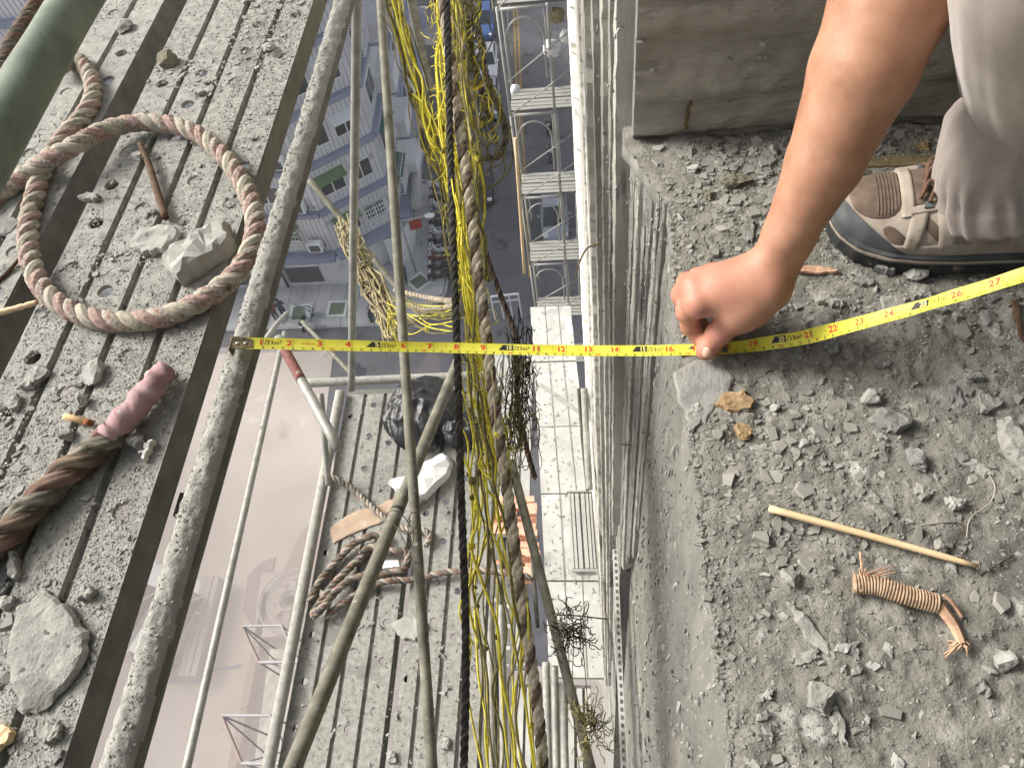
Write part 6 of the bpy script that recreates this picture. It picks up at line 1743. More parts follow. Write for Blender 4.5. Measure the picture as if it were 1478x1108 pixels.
# darker worn patches of the yard are raised plates
M['rustplate'] = mat('brown_plywood', [lin(138, 122, 112), lin(152, 136, 126), lin(164, 150, 140)], .8, 6, .9, .1, spots=[(lin(160, 138, 132), 1.0, .62)])  # plywood brown lightened to put haze into the colour
pv = [(-60, 27.4), (-12.2, 27.4), (-10.2, 28.0), (-9.15, 29.6), (-8.95, 33), (-9.3, 39.4), (-11.9, 39.9), (-11.5, 33), (-15, 31), (-60, 31)]
obj('pavement', MB().prism(pv, GZ-.05, GZ+.13), M['pave'], kind='structure')
kb = thing('kerb', 'pale stone kerb edging the corner pavement', 'kerb', (-12, 27.3, GZ))
ko = [(-40, 27.3), (-12.1, 27.3), (-10.1, 27.9), (-9.02, 29.5), (-8.82, 33), (-9.17, 39.3)]
M['kerb'] = mat('kerb_stone', [lin(150, 152, 156), lin(172, 174, 178)], 3, 5, .9)
for a, b in zip(ko[:-1], ko[1:]):
    a, b = np.array(a), np.array(b); n = max(1, int(np.linalg.norm(b-a)/1.0))
    for k in range(n):
        p, q_ = a+(b-a)*(k+.02)/n, a+(b-a)*(k+.98)/n
        obj('kerb_stone', MB().box((*((p+q_)/2), GZ+.07), (np.linalg.norm(q_-p), .16, .16), math.atan2(q_[1]-p[1], q_[0]-p[0])), M['kerb'], kb)
# tile joints of the pavement as shallow strips
mb = MB()
for k in range(14):
    mb.box((-9.9, 28.6+k*.8, GZ+.132), (1.5, .03, .004))
for k in range(20): mb.box((-13.5-k*.9, 29.1, GZ+.132), (.03, 3.2, .004))
obj('pavement_joints', mb, M['paveline'], kind='stuff')
# double yellow line and lane marks
def line(a, b, w_, m, nm, dash=None):
    a, b = np.array(a), np.array(b); L = np.linalg.norm(b-a); d_ = (b-a)/L; n_ = np.array([-d_[1], d_[0]])*w_/2
    mb = MB(); t = 0
    while t < L:
        e_ = min(L, t+(dash or 3.0)*.98)
        p, q_ = a+d_*t, a+d_*e_
        mb.add([(*(p-n_), GZ+.008), (*(q_-n_), GZ+.008), (*(q_+n_), GZ+.008), (*(p+n_), GZ+.008)], [(0, 1, 2, 3)])
        t += (dash*2 if dash else 3.0)
    return obj(nm, mb, m, kind='structure')
yl0, yl1 = gp(757, 400)[:2], gp(742, 30)[:2]
line(yl0, yl1+(yl1-yl0)*.5, .14, M['yline'], 'yellow_line')
line(yl0+(.3, 0), yl1+(yl1-yl0)*.5+(.3, 0), .14, M['yline'], 'yellow_line')
line(gp(693, 420)[:2], gp(690, 290)[:2], .10, M['wline'], 'white_line', 1.2)
line((-40, 23.2), (-15.5, 23.2), .12, M['wline'], 'white_line')
# tree pits and covers in the pavement
M['pit'] = mat('pit_plants', [lin(92, 108, 92), lin(120, 132, 116)], 6, 6, .9, .4, 12, .02)
M['pitrim'] = mat('pit_rim', [lin(196, 198, 198), lin(216, 218, 216)], 5, 4, .8)
for (px, py, rz, sz, lab) in ((487, 446, 0, 1.1, 'pale square tree pit in the pavement under the upright tube'), (434, 452, .05, 1.2, 'pale square tree pit beside the street sign at left'), (605, 407, .75, 1.05, 'turned square tree pit at the street corner'), (633, 362, 0, .9, 'pale square pavement cover nearest the corner, beside the scooters'), (635, 322, 0, .9, 'pale square pavement cover in the middle of the scooter row'), (638, 286, 0, .9, 'pale square pavement cover at the far end of the scooter row')):
    c = gp(px, py, .13)
    t = thing('tree_pit', lab, 'tree pit', c)
    h = sz
    for a in range(4):
        ang_ = rz+a*math.pi/2
        obj('rim', MB().box(c+np.array([math.cos(ang_)*h*.5, math.sin(ang_)*h*.5, .03]), (h*.16, h*1.16-(.32*h if a % 2 else 0), .07), ang_), M['pitrim'], t)
    obj('bed', MB().box(c+np.array([0, 0, .02]), (h*.84, h*.84, .04), rz), M['pit'], t)

# ------------------------------------------------------------------ corner apartment building
M['tile'] = mat('pale_wall_tile', [lin(196, 196, 198), lin(212, 212, 214), lin(224, 224, 224)], .6, 7, .6, .0, spots=[(lin(150, 150, 160), .9, .66)])
M['band'] = mat('blue_grey_band', [lin(124, 130, 152), lin(140, 146, 166), lin(154, 160, 178)], 1, 5, .6)
M['glass'] = mat('dark_window_glass', [lin(40, 44, 48), lin(62, 66, 68), lin(84, 86, 84)], .7, 4, .15, spec=.6)
M['whitemetal'] = mat('white_metal', [lin(214, 216, 218), lin(230, 232, 232)], 3, 4, .5)
M['awning'] = mat('green_awning', [lin(88, 110, 78), lin(106, 128, 92), lin(122, 142, 106)], 2, 5, .8)
M['teal'] = mat('teal_awning', [lin(48, 92, 84), lin(62, 110, 100)], 2, 4, .8)
M['acgrey'] = mat('ac_grille', [lin(70, 72, 74), lin(100, 102, 104)], 8, 3, .7)
apt = thing('apartment_building', 'pale tiled corner apartment building with blue grey bands, cages and air conditioners at upper left', 'building', (-16, 34, GZ))
FH = 3.05
Aq, Bq, Cq, Dq, Eq = np.array([-34., 30.7]), np.array([-15.2, 30.7]), np.array([-11.7, 33.2]), np.array([-11.9, 39.6]), np.array([-13.0, 56.])
base = [Aq, Bq, Cq, Dq, Eq, np.array([-34., 56.])]
NF = 9
obj('wall', MB().prism(base, GZ, GZ+FH*NF+1), M['tile'], apt)
M['joint'] = mat('tile_joint', [lin(148, 150, 160), lin(158, 160, 168)], 3, 3, .8)
faces = [(Aq, Bq), (Bq, Cq), (Cq, Dq), (Dq, Eq)]
def fpt(a, b, u, out): d_ = (b-a)/np.linalg.norm(b-a); n_ = np.array([d_[1], -d_[0]]); return a+d_*u+n_*out, math.atan2(d_[1], d_[0]), n_
wallj = MB()
for fi, (a, b) in enumerate(faces):
    L = np.linalg.norm(b-a)
    for u in np.arange(.12, L, .26):
        if fi == 0 and u < L-11: continue
        p, rz, n_ = fpt(a, b, u, .006)
        wallj.box((*p, GZ+FH+(NF-1)*FH/2), (.035, .016, FH*(NF-1)-.2), rz)
    for k in range(1, NF+1):
        p, rz, n_ = fpt(a, b, L/2, .12 if k > 1 else .35)
        o = obj('ledge', MB().box((*p, GZ+k*FH+(.0 if k > 1 else -.1)), (L+.10, .42 if k > 1 else .8, .30), rz), M['band'], apt)
obj('tile_joint', wallj, M['joint'], apt, kind='stuff')
def window(a, b, u, k, w_=1.5, h_=1.15, hood=None, cage=False, zoff=1.0):
    z = GZ+k*FH+zoff+h_/2
    p, rz, n_ = fpt(a, b, u, .03)
    wn = obj('window', MB().box((*p, z), (w_, .08, h_), rz), M['whitemetal'], apt)
    for s in (-1, 1):
        q_, _, _ = fpt(a, b, u+s*w_*.245, .075)
        obj('pane', MB().box((*q_, z), (w_*.43, .02, h_*.86), rz), M['glass'], wn)
    if hood:
        q_, _, _ = fpt(a, b, u, .34)
        v = MB().box((*q_, z+h_/2+.12), (w_*1.15, .66, .05), rz)
        v.v = [(x, y, zz-(.22 if np.dot(np.array([x, y])-p, n_) > .35 else 0)) for x, y, zz in v.v]
        obj('hood', v, M[hood], wn)
    if cage:
        cg = MB(); W2, D2, H2 = w_*1.1, .55, h_*1.05
        for q_ in np.linspace(-1, 1, 10):
            pp, _, _ = fpt(a, b, u+q_*W2/2, D2); cg.box((*pp, z-.02), (.035, .035, H2), rz)
            pp, _, _ = fpt(a, b, u+q_*W2/2, D2/2); cg.box((*pp, z-H2/2), (.03, D2, .03), rz); cg.box((*pp, z+H2/2), (.03, D2, .03), rz)
        for q_ in np.linspace(-1, 1, 5):
            pp, _, _ = fpt(a, b, u, D2); cg.box((*pp, z+q_*H2/2), (W2, .04, .04), rz)
        obj('window_cage', cg, M['whitemetal'], wn)
def aircon(a, b, u, k, zo=.9):
    p, rz, n_ = fpt(a, b, u, .45)
    ac = obj('air_conditioner', MB().box((*p, GZ+k*FH+zo), (.85, .42, .62), rz), M['whitemetal'], apt)
    q_, _, _ = fpt(a, b, u, .667)
    obj('fan_grille', MB().box((*q_, GZ+k*FH+zo), (.62, .01, .48), rz), M['acgrey'], ac)
    q_, _, _ = fpt(a, b, u, .3); obj('bracket', MB().box((*q_, GZ+k*FH+zo-.36), (.9, .55, .05), rz), M['acgrey'], ac)
LA = np.linalg.norm(Bq-Aq)
for k in range(1, NF):
    window(Aq, Bq, LA-2.5, k, 1.7, 1.2, 'awning' if k in (1, 4) else None, k in (1, 3), .9)
    window(Aq, Bq, LA-6.2, k, 1.6, 1.2, None, False, .9)
    aircon(Aq, Bq, LA-.85, k)
    aircon(Aq, Bq, LA-4.2, k)
    window(Bq, Cq, 1.3, k, 1.5, 1.3, 'awning' if k in (1, 2) else None, False, .8)
    window(Bq, Cq, 3.1, k, 1.3, 1.2, 'whitemetal' if k in (3, 4) else None, k == 1, .8)
    window(Cq, Dq, 2.2, k, 1.8, 1.4, 'teal' if k in (1, 2) else None, k in (1, 2, 4), .8)
    window(Dq, Eq, 3, k, 1.8, 1.4, None, k in (3,), .8)
    # side balconies
    p, rz, n_ = fpt(Cq, Dq, 4.6, .55)
    bl = obj('balcony', MB().box((*p, GZ+k*FH+.62), (2.4, 1.1, 1.05), rz), M['tile'], apt)
    q_, _, _ = fpt(Cq, Dq, 4.6, .58); obj('balcony_base', MB().box((*q_, GZ+k*FH+.03), (2.5, 1.22, .14), rz), M['band'], bl)
# ground floor: rolled canopy, shutters, pipes, corner plinth
for u, w_ in ((LA-2.6, 2.2), (LA-6.5, 2.2), (LA-10.5, 2.4)):
    p, rz, n_ = fpt(Aq, Bq, u, .04); s_ = obj('shutter', MB().box((*p, GZ+1.2), (w_, .06, 1.5), rz), M['acgrey'], apt)
    obj('shutter_frame', MB().box((*(p+n_*.02), GZ+2.02), (w_*1.1, .2, .16), rz), M['whitemetal'], s_)
for u in (LA-4.6, LA-8.6, LA-5.4):
    p, rz, n_ = fpt(Aq, Bq, u, .4); obj('air_conditioner', MB().box((*p, GZ+2.3), (.95, .5, .6), rz), M['whitemetal'], apt)
p, rz, n_ = fpt(Aq, Bq, LA-3.95, .12); obj('down_pipe', MB().tube([(*p, GZ+.1), (*p, GZ+FH)], .09, 8), M['acgrey'], apt, smooth=True)
cpts = [gp(598, 216, 3.2), gp(600, 255, 3.2), gp(601, 300, 3.2)]
obj('rolled_canopy', MB().tube(cpts, .36, 14), M['palesteel'], apt, smooth=True)
pl_ = [Cq+np.array([-.9, -1.2]), Cq+np.array([.1, -.9]), Cq+np.array([.45, .2]), Cq+np.array([.35, 1.6]), Cq+np.array([-.5, 1.8])]
obj('corner_plinth', MB().prism(pl_, GZ, GZ+2.4), M['whitemetal'], apt)

# more of the town behind, so the block does not stand alone
for (x, y, sx, sy, h, lab) in ((-60, 75, 26, 30, 16, 'low grey tiled block far behind the green tube at the upper left'), (-24, 78, 20, 30, 19, 'pale block behind the corner building'), (22, 70, 22, 60, 20, 'grey block across the street behind the facade'), (-52, 12, 30, 22, 12, 'low block left of the dusty yard')):
    t = thing('apartment_block', lab, 'building', (x, y, GZ))
    obj('wall', MB().box((x, y, GZ+h/2), (sx, sy, h)), M['tile'], t)
    for k in range(int(h/3)):
        obj('ledge', MB().box((x, y, GZ+3*k+2.9), (sx+.3, sy+.3, .25)), M['band'], t)
    rf = MB()
    for q_ in np.arange(-sx/2, sx/2, 1.5): rf.box((x+q_, y, GZ+h+.012), (.06, sy, .02))
    for q_ in np.arange(-sy/2, sy/2, 1.5): rf.box((x, y+q_, GZ+h+.018), (sx, .06, .02))
    obj('roof_joint', rf, M['band'], t, kind='stuff')

# ------------------------------------------------------------------ cars
M['tyre'] = mat('tyre', [G(.02), G(.03)], 20, 3, .9)
M['rim'] = mat('wheel_rim', [G(.4), G(.5)], 20, 3, .4, metal=.6)
M['carglass'] = mat('car_glass', [lin(30, 36, 44), lin(52, 60, 70)], 1, 3, .1, spec=.7)
M['lamp'] = mat('lamp_glass', [lin(220, 220, 215), lin(235, 235, 230)], 5, 2, .2)
M['rearlamp'] = mat('rear_lamp', [lin(140, 30, 28), lin(160, 40, 34)], 5, 2, .3)
def car(label, c, heading, paint, L=4.3, W=1.72, H=1.45, van=False):
    t = thing('parked_car', label, 'car', c)
    ch, sh = math.cos(heading), math.sin(heading)
    def tr_(v): return [(c[0]+x*ch-y*sh, c[1]+x*sh+y*ch, c[2]+z) for x, y, z in v]
    # x runs to the front
    prof = [(-L/2, .45, .80), (-L/2+.06, .78, .92), (-L*.36, .90, .97), (L*.16, .92, 1.0), (L*.36, .82, .97), (L/2-.12, .66, .88), (L/2, .42, .74)]
    v, f = [], []
    for x, z, w_ in prof:
        hw = W/2*w_
        v += [(x, -hw, .22), (x, -hw*1.02, z*.62), (x, -hw*.93, z), (x, -hw*.5, z+.02), (x, hw*.5, z+.02), (x, hw*.93, z), (x, hw*1.02, z*.62), (x, hw, .22)]
    for r_ in range(len(prof)-1):
        for q_ in range(8): f.append((r_*8+q_, r_*8+(q_+1) % 8, (r_+1)*8+(q_+1) % 8, (r_+1)*8+q_))
    f += [tuple(range(7, -1, -1)), tuple((len(prof)-1)*8+q_ for q_ in range(8))]
    obj('body', (tr_(v), f), paint, t, smooth=False)
    xa, xb, xc, xd = ((-L*.47, -L*.40, L*.20, L*.34) if van else (-L*.40, -L*.24, L*.06, L*.24))
    lo = [(xa, -W*.45, .88), (xd, -W*.44, .90), (xd, W*.44, .90), (xa, W*.45, .88)]; hi = [(xb, -W*.37, H), (xc, -W*.37, H), (xc, W*.37, H), (xb, W*.37, H)]
    obj('cabin_glass', (tr_(lo+hi), [(0, 1, 5, 4), (1, 2, 6, 5), (2, 3, 7, 6), (3, 0, 4, 7)]), M['carglass'], t)
    ro = [(x+.02*(1 if x < 0 else -1)*0, y*1.03, z) for x, y, z in hi]
    v = ro+[(x*.96+(xb+xc)*.02, y*.9, z+.045) for x, y, z in hi]
    obj('roof', (tr_(v), [(0, 1, 5, 4), (1, 2, 6, 5), (2, 3, 7, 6), (3, 0, 4, 7), (4, 5, 6, 7), (3, 2, 1, 0)]), paint, t)
    for s in (-1, 1):
        for (pa, pb) in ((lo[0] if s < 0 else lo[3], hi[0] if s < 0 else hi[3]), (lo[1] if s < 0 else lo[2], hi[1] if s < 0 else hi[2])):
            obj('roof_pillar', MB().tube(tr_([pa, pb]), .045, 5), paint, t)
        for x in (-L*.31, L*.32):
            w0 = obj('wheel', MB().tube(tr_([(x, s*W*.40, .30), (x, s*W*.505, .30)]), .30, 16), M['tyre'], t)
            obj('wheel_rim', MB().tube(tr_([(x, s*W*.50, .30), (x, s*W*.512, .30)]), .19, 12), M['rim'], w0)
        obj('headlight', MB().box(tr_([(L/2-.13, s*W*.33, .66)])[0], (.22, .30, .12), heading), M['lamp'], t)
        obj('tail_light', MB().box(tr_([(-L/2+.04, s*W*.36, .68)])[0], (.10, .22, .16), heading), M['rearlamp'], t)
        obj('wing_mirror', MB().box(tr_([(L*.16, s*W*.54, .98)])[0], (.14, .20, .12), heading), paint, t)
    return t
pt = lambda n, c: mat(n, [c, tuple(x*1.08 for x in c)], 2, 3, .25, spec=.6)
blue, white, black, grey, pearl = pt('blue_paint', lin(62, 92, 148)), pt('white_paint', lin(222, 226, 230)), pt('black_paint', lin(26, 28, 34)), pt('silver_paint', lin(150, 156, 166)), pt('pearl_paint', lin(206, 210, 206))
hd = math.atan2(*( (gp(700, 60)-gp(702, 200))[[1, 0]]))
down = hd+math.pi
car('blue car parked along the street at the top behind the yellow netting', gp(699, 40), down, blue, 4.6, 1.8, 1.55)
car('white car parked just below the blue car', gp(703, 98), down, white, 4.3, 1.75, 1.45)
car('dark car parked further back, cut by the top edge', gp(697, -14), down, black)
car('black car parked half hidden by the hanging yellow loops', gp(706, 150), down, grey, 4.3, 1.75)
car('dark navy car standing in the road beside the braided rope', gp(697, 276), down, black, 3.4, 1.6, 1.4)
car('dark van standing in the road behind the third arched frame', gp(800, 315), down, grey, 4.6, 1.8, 1.9, True)
car('dark car parked beside the building behind the pale plastic pipe', gp(612, 198), down, black, 4.2)
car('pale van parked in the dusty yard beside the crusted rail', gp(262, 905), R(72), pearl, 4.6, 1.8, 1.8, True)
car('white car standing in the yard between plank and rail', gp(208, 880), R(70), white, 4.4)

# ------------------------------------------------------------------ scooters
def scooter(label, c, heading, paint, group=None):
    t = thing('motor_scooter', label, 'motor scooter', c, group)
    ch, sh = math.cos(heading), math.sin(heading)
    T_ = lambda v: [np.array((c[0]+x*ch-y*sh, c[1]+x*sh+y*ch, c[2]+z)) for x, y, z in v]
    for x in (-.62, .62):
        w0 = obj('wheel', MB().tube(T_([(x, -.05, .24), (x, .05, .24)]), .24, 14), M['tyre'], t)
        obj('hub', MB().tube(T_([(x, -.055, .24), (x, .055, .24)]), .11, 10), M['rim'], w0)
    obj('body', MB().tube(T_([(-.85, 0, .62), (-.55, 0, .60), (-.15, 0, .50), (.05, 0, .36), (.30, 0, .34), (.42, 0, .55), (.52, 0, .85)]), [.08, .17, .18, .15, .14, .15, .11], 10), paint, t, smooth=True)
    obj('seat', MB().tube(T_([(-.80, 0, .78), (-.50, 0, .80), (-.10, 0, .74)]), [.10, .14, .11], 8), M['tyre'], t, smooth=True)
    obj('leg_shield', MB().box(T_([(.50, 0, .68)])[0], (.10, .42, .52), heading), paint, t)
    obj('front_mudguard', MB().box(T_([(.62, 0, .50)])[0], (.40, .16, .08), heading), paint, t)
    hb = obj('handlebar', MB().tube(T_([(.40, -.32, 1.0), (.50, 0, 1.02), (.40, .32, 1.0)]), .025, 6), M['tyre'], t)
    for s in (-1, 1): obj('mirror', MB().box(T_([(.46, s*.30, 1.16)])[0], (.03, .14, .09), heading), M['rim'], hb)
    obj('headlight', MB().box(T_([(.60, 0, .92)])[0], (.08, .18, .12), heading), M['lamp'], t)
    return t
sp_ = [pt('scooter_black', lin(30, 31, 34)), pt('scooter_white', lin(205, 208, 210)), pt('scooter_red', lin(110, 40, 38)), pt('scooter_blue', lin(50, 64, 96)), pt('scooter_grey', lin(96, 98, 102))]
cw_ = ['black', 'white', 'dark red', 'dark blue', 'grey']
order = ['nearest', 'second', 'third', 'fourth', 'fifth', 'sixth', 'seventh', 'eighth', 'ninth', 'tenth', 'eleventh']
cols_ = [0, 0, 2, 1, 0, 1, 0, 3, 1, 0, 4]
for k in range(11):
    c = gp(638+.1*k, 404-12.6*k, .14)
    scooter(f'{cw_[cols_[k]]} scooter, {order[k]} from the street corner in the row left of the black rope', c, math.pi+random.gauss(0, .06), sp_[cols_[k]], 'scooters parked in a row on the pavement')
for (px, py, k, lab) in ((797, 188, 0, 'black scooter riding behind the second arched frame'), (800, 226, 4, 'grey scooter riding below the black one behind the second arched frame'), (543, 452, 3, 'blue scooter waiting by the kerb left of the long tube'), (446, 466, 1, 'white scooter parked beside the street sign')):
    scooter(lab, gp(px, py, .02 if px > 700 else .14), R(250) if px > 700 else R(80), sp_[k])

# ------------------------------------------------------------------ people in the street
def passer(label, c, heading, shirt, trousers, hair, pose='stand'):
    t = thing('person', label, 'person', c)
    ch, sh = math.cos(heading), math.sin(heading)
    q_ = lambda x, y, z: np.array((c[0]+x*ch-y*sh, c[1]+x*sh+y*ch, c[2]+z))
    if pose == 'stand':
        legs = [(q_(0, s*.09, .92), q_(.03*s, s*.10, .50), .085, .065) for s in (-1, 1)]+[(q_(.03*s, s*.10, .50), q_(.02*s-.02, s*.10, .07), .062, .045) for s in (-1, 1)]
        zt = 0
    else:
        legs = [(q_(-.05, s*.10, .78), q_(.38, s*.16, .80), .088, .07) for s in (-1, 1)]+[(q_(.38, s*.16, .80), q_(.34, s*.17, .38), .066, .05) for s in (-1, 1)]
        zt = -.12
    torso = [(q_(0, 0, 1.0+zt), q_(.02, 0, 1.36+zt), .14, .16), (q_(.02, -.15, 1.38+zt), q_(.02, .15, 1.38+zt), .075, .075)]
    arms = [(q_(.02, s*.20, 1.38+zt), q_(.06, s*.25, 1.10+zt), .052, .044) for s in (-1, 1)]+[(q_(.06, s*.25, 1.10+zt), q_(.22, s*.20, .95+zt), .042, .034) for s in (-1, 1)]
    head = [(q_(.02, 0, 1.44+zt), q_(.03, 0, 1.52+zt), .05, .05), ('e', q_(.04, 0, 1.62+zt), (.095, .08, .115), np.eye(3))]
    feet = [(l[1], l[1]+np.array([ch*.16, sh*.16, -.02]), .045, .04) for l in legs[2:]]
    b = obj('body', blend_solid([(*p, .03) if not isinstance(p[0], str) else p for p in legs+torso+arms+head+feet], .022, .03), M['skin'], t, smooth=True)
    obj('shirt', blend_solid([(p[0], p[1], p[2]+.012, p[3]+.012, .03) for p in torso+arms[:2]], .024, .04), shirt, t, smooth=True)
    obj('trousers', blend_solid([(p[0], p[1], p[2]+.012, p[3]+.012, .03) for p in legs], .024, .04), trousers, t, smooth=True)
    obj('hair', blend_solid([('e', q_(.02, 0, 1.66+zt), (.108, .095, .095), np.eye(3))], .022, .03), hair, t, smooth=True)
vest, navy, wsh, dgrey, redc = (mat(n, [c, tuple(x*1.1 for x in c)], 6, 3, .85) for n, c in (('green_vest', lin(140, 205, 80)), ('navy_cloth', lin(44, 54, 86)), ('white_cloth', lin(206, 212, 220)), ('grey_cloth', lin(70, 74, 80)), ('red_cloth', lin(140, 60, 60))))
passer('person in a bright green vest standing at the street corner', gp(583, 420, .13), R(200), vest, dgrey, M['tyre'])
passer('person in dark clothes with a white helmet beside the green vest', gp(588, 408, .13), R(20), dgrey, navy, white)
passer('person in white and blue sitting on the waiting scooter', gp(541, 450, .1), R(80), wsh, navy, blue, 'sit')
passer('person in red standing on the pavement at far left beside the rail', gp(401, 462, .13), R(300), redc, dgrey, M['tyre'])
passer('person in grey standing on the pavement left of the street sign', gp(413, 458, .13), R(120), dgrey, navy, M['tyre'])
# ------------------------------------------------------------------ street furniture
t = thing('street_lamp', 'street lamp with a thin arm and white head above the pavement beside the scooters', 'street lamp', gp(580, 322))
a_ = gp(577, 319, 4.5); b_ = gp(620, 311, 4.8)
obj('pole', MB().tube([(a_[0], a_[1], GZ), (a_[0], a_[1], a_[2])], .07, 8), M['frame'], t, smooth=True)
obj('arm', MB().tube([a_, b_], .05, 8), M['frame'], t, smooth=True)
v, f = ico(2); obj('lamp_head', (v*np.array([.32, .2, .12])+b_, f), M['whitemetal'], t, smooth=True)
t = thing('sign_board', 'small red sign board on a post by the building corner', 'sign', gp(600, 326))
c = gp(600, 324, 2.0); obj('board', MB().box(c, (.75, .08, .7), .3), mat('red_sign', [lin(170, 50, 44), lin(184, 62, 54)], 3, 3, .6), t); obj('post', MB().tube([(c[0], c[1], GZ), c], .04, 6), M['frame'], t)
t = thing('street_sign', 'teal street sign on a leaning post at the pavement left of the upright tube', 'sign', gp(444, 466))
c = gp(436, 444, 2.6); obj('board', MB().box(c, (1.0, .06, .45), -.5, np.array(Matrix.Rotation(-.5, 3, 'Z') @ Matrix.Rotation(.5, 3, 'X'))), M['teal'], t)
d_ = gp(446, 464, .1); obj('post', MB().tube([d_, c], .045, 6), M['frame'], t)

# ------------------------------------------------------------------ things in the dusty yard
M['yardmetal'] = mat('haze_paled_metal', [lin(158, 154, 154), lin(172, 168, 168)], 3, 4, .7)  # paled towards the yard, so the haze sits in the colour
M['greywood'] = mat('grey_weathered_wood', [lin(132, 127, 120), lin(152, 146, 140), lin(166, 160, 153)], 5, 6, .9, stretch=(1, .1, 1))
def yard_frame(px, py, z, label):
    """light frame tower: two level bars and thin legs"""
    c = pz(px, py, z); t = thing('yard_scaffold', label, 'scaffold', c)
    A, B_ = c, c+np.array([1.15, .02, 0]); C_, D_ = c+np.array([.65, -.95, -.15]), c+np.array([1.8, -.93, -.15])
    obj('level_bar', MB().tube([A, B_], .035, 6), M['yardmetal'], t); obj('level_bar', MB().tube([C_, D_], .05, 6), M['yardmetal'], t)
    obj('side_bar', MB().tube([A, C_], .04, 6), M['rustplate'], t); obj('side_bar', MB().tube([B_, D_], .04, 6), M['frame'], t)
    for p in (A, B_, C_): obj('leg', MB().tube([p, p-np.array([0, 0, 6.0])], .025, 5), M['yardmetal'], t)
    obj('diagonal', MB().tube([A, C_-np.array([0, 0, 3.5])], .02, 5), M['yardmetal'], t)
    obj('diagonal', MB().tube([C_, A-np.array([0, 0, 5.])], .02, 5), M['yardmetal'], t)
yard_frame(350, 903, -20, 'white frame tower at lower left, upper of two')
yard_frame(320, 1032, -17, 'white frame tower at lower left, lower of two')
t = thing('plank_walkway', 'grey weathered plank walkway descending at lower left beside the frame towers', 'walkway', pz(410, 1020, -22))
for k in range(6):
    a_, b_ = pz(394+k*6.5, 936, -22), pz(368+k*9, 1130, -20)
    w0 = np.array([.10, 0, 0])
    obj('plank', MB().add([a_-w0, a_+w0, b_+w0, b_-w0]+[p-np.array([0, 0, .08]) for p in (a_-w0, a_+w0, b_+w0, b_-w0)], [(0, 1, 2, 3)[::-1], (4, 5, 6, 7), (0, 1, 5, 4), (1, 2, 6, 5), (2, 3, 7, 6), (3, 0, 4, 7)]), M['greywood'], t)
t = thing('plywood_hoarding', 'brown plywood hoarding running down the yard beside the frame towers', 'hoarding', pz(395, 900, GZ))
a_, b_, c_, d_ = gp(388, 862), gp(398, 858), gp(342, 1150), gp(330, 1150)
for (qa, qb) in ((0, .3), (.305, .6), (.605, 1)):
    p = [a_+(d_-a_)*qa, b_+(c_-b_)*qa, b_+(c_-b_)*qb, a_+(d_-a_)*qb]
    obj('panel', MB().add(p+[x+np.array([0, 0, .7]) for x in p], [(0, 1, 2, 3), (4, 7, 6, 5), (0, 4, 5, 1), (1, 5, 6, 2), (2, 6, 7, 3), (3, 7, 4, 0)]), M['rustplate'], t)
def ground_plate(poly, h, m, nm, label, cat):
    pts = [gp(a, b) for a, b in poly]; n = len(pts)
    v = [p+np.array([0, 0, .02]) for p in pts]+[p+np.array([0, 0, h]) for p in pts]
    return obj(nm, (v, [tuple(range(n-1, -1, -1)), tuple(range(n, 2*n))]+[(i, (i+1) % n, n+(i+1) % n, n+i) for i in range(n)]), m, label=label, cat=cat)
ground_plate([(436, 770), (470, 742), (462, 850), (428, 900), (406, 840)], .25, M['rustplate'], 'plywood_stack', 'brown plywood sheets stacked in the yard left of the lower deck', 'plywood')
ground_plate([(358, 832), (376, 812), (398, 804), (392, 830), (378, 850), (372, 880), (364, 905), (352, 880)], .06, mat('dark_stained_board', [lin(128, 112, 110), lin(146, 130, 128)], .8, 5, .9), 'stained_sheet', 'dull stained sheet lying in the yard under the slim brace', 'sheet')
M['yardmetal'] = mat('haze_paled_metal', [lin(158, 154, 154), lin(172, 168, 168)], 3, 4, .7)
M['yardgrey'] = mat('haze_paled_sheet', [lin(156, 149, 142), lin(170, 163, 156), lin(180, 174, 167)], 1.2, 6, .9)  # greyed to the yard's tone: haze painted into the colour
t = thing('fan_unit', 'round white fan housing standing in the yard under the rope coil', 'fan unit', gp(417, 866))
c = gp(418, 866, .9)
for r_, z in ((1.5, 0), (1.05, .05), (.5, .1)):
    pts = [c+np.array([r_*math.cos(a), r_*math.sin(a), z]) for a in np.linspace(0, 2*math.pi, 25)]
    obj('ring', MB().tube(pts, .055, 6), M['yardmetal'], t, smooth=True)
obj('plinth', MB().box(c-np.array([0, 0, .55]), (3.3, 3.1, .7), .1), M['yardgrey'], t)
for k in range(4):
    a = k*math.pi/4; obj('blade', MB().box(c+np.array([0, 0, -.02]), (1.9, .28, .03), a), M['yardgrey'], t)
t = thing('yard_shed', 'long pale ribbed roof of a shed in the yard beside the crusted rail', 'shed', gp(300, 800, 0))
a_, b_ = gp(298, 830, .9), gp(262, 975, .9)
dvec = (b_-a_)/np.linalg.norm(b_-a_); nn_ = np.array([-dvec[1], dvec[0], 0])
for k in range(3):
    o_ = nn_*(k*.30-.2); p = [a_+o_, b_+o_, b_+o_+nn_*.26, a_+o_+nn_*.26]
    obj('roof_sheet', MB().add([x+np.array([0, 0, .04*(k % 2)]) for x in p]+[x-np.array([0, 0, .06]) for x in p], [(0, 1, 2, 3), (7, 6, 5, 4), (0, 4, 5, 1), (1, 5, 6, 2), (2, 6, 7, 3), (3, 7, 4, 0)]), M['yardgrey'], t)
wl = [a_-nn_*.2, b_-nn_*.2, b_+nn_*.55, a_+nn_*.55]
obj('shed_wall', MB().prism([p[:2] for p in wl][::-1], GZ, GZ+.8), M['yardgrey'], t)
t = thing('blue_hose', 'blue hose lying in a wavy line over the yard at the bottom left', 'hose', gp(290, 972))
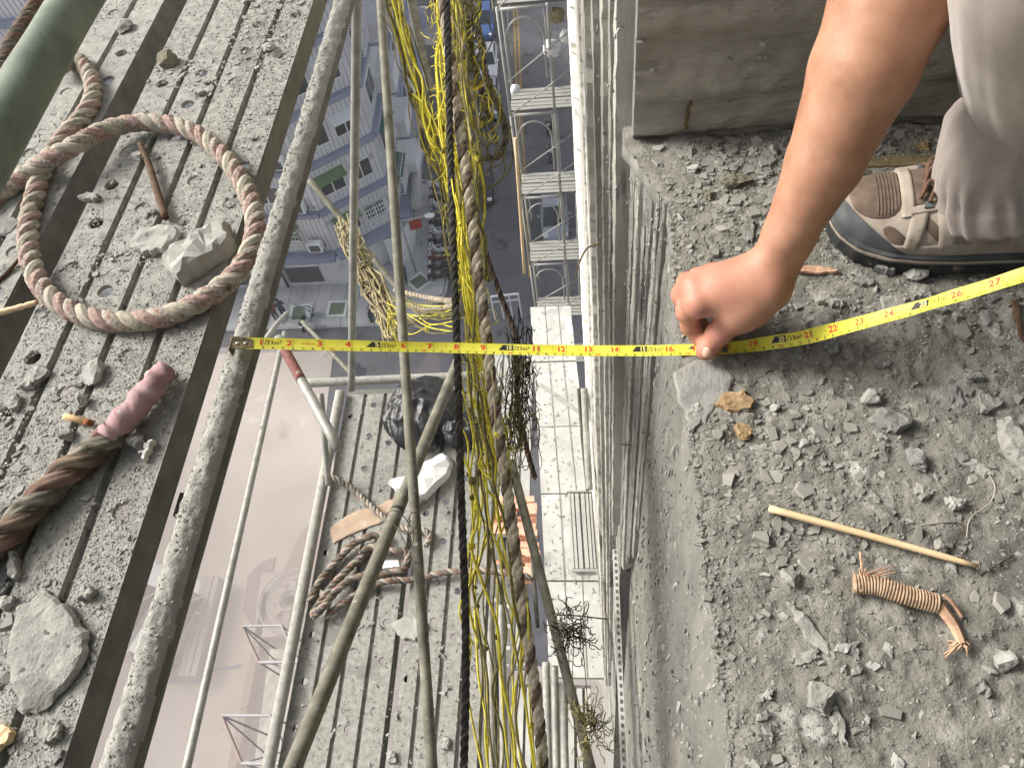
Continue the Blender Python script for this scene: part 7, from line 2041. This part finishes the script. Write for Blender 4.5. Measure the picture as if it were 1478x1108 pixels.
P = resample([gp(244, 985, .06), gp(262, 976, .06), gp(284, 982, .06), gp(300, 970, .06), gp(322, 964, .06), gp(346, 960, .06)], n=40)
obj('hose', sweep(P, .06, 6), mat('blue_hose', [lin(120, 122, 160), lin(138, 140, 176)], 4, 3, .6), t, smooth=True)
# small white railing bits at the kerb right of the braided rope
t = thing('guard_fence', 'white guard fence frame by the road right of the braided rope', 'fence', gp(725, 440))
a_, b_ = gp(708, 428, 2.2), gp(748, 424, 2.2)
obj('top_rail', MB().tube([a_, b_], .07, 6), M['whitemetal'], t); obj('mid_rail', MB().tube([a_-np.array([0, 0, .5]), b_-np.array([0, 0, .5])], .05, 6), M['whitemetal'], t)
for u in (0, .33, .66, 1): p = a_+(b_-a_)*u; obj('post', MB().tube([p, p-np.array([0, 0, 2.1])], .05, 6), M['whitemetal'], t)

# fine-meshed debris net stretched over the yard: a thin, half see-through sheet
m_ = bpy.data.materials.new('fine_pale_mesh'); m_.use_nodes = True
p_ = m_.node_tree.nodes['Principled BSDF']
p_.inputs['Base Color'].default_value = (*lin(158, 150, 145), 1); p_.inputs['Roughness'].default_value = 1; p_.inputs['Specular IOR Level'].default_value = 0
p_.inputs['Alpha'].default_value = .5
ed = [pz(*q_, -24) for q_ in ((402, 486), (418, 512), (452, 562), (476, 620), (488, 700), (486, 800), (480, 900), (470, 1000), (462, 1080), (450, 1170))]
n = 22; V, Fq = [], []
for r_, e_ in enumerate(ed):
    for k in range(n):
        u = k/(n-1)
        V.append((e_[0]-u*26, e_[1]+u*1.5, -24-1.2*math.sin(math.pi*min(1, u*1.6))-.25*math.sin(r_*1.9+k*.8)))
for r_ in range(len(ed)-1):
    for k in range(n-1): Fq.append((r_*n+k, r_*n+k+1, (r_+1)*n+k+1, (r_+1)*n+k))
obj('debris_net', (V, Fq), m_, smooth=True, label='thin pale half see-through debris net spread over the dusty yard at lower left', cat='net')
# ================================================================== the air between here and the street
hz = bpy.data.materials.new('street_haze'); hz.use_nodes = True
nt = hz.node_tree; nt.nodes.remove(nt.nodes['Principled BSDF'])
pv_ = nt.nodes.new('ShaderNodeVolumePrincipled')
pv_.inputs['Color'].default_value = (.93, .93, .93, 1)
pv_.inputs['Density'].default_value = .0010
pv_.inputs['Anisotropy'].default_value = .2
nt.links.new(pv_.outputs[0], nt.nodes['Material Output'].inputs['Volume'])
hb_ = obj('haze', MB().box((0, 100, (GZ-1.1+6)/2), (1400, 1600, 6-GZ+1.1)), hz, kind='stuff')
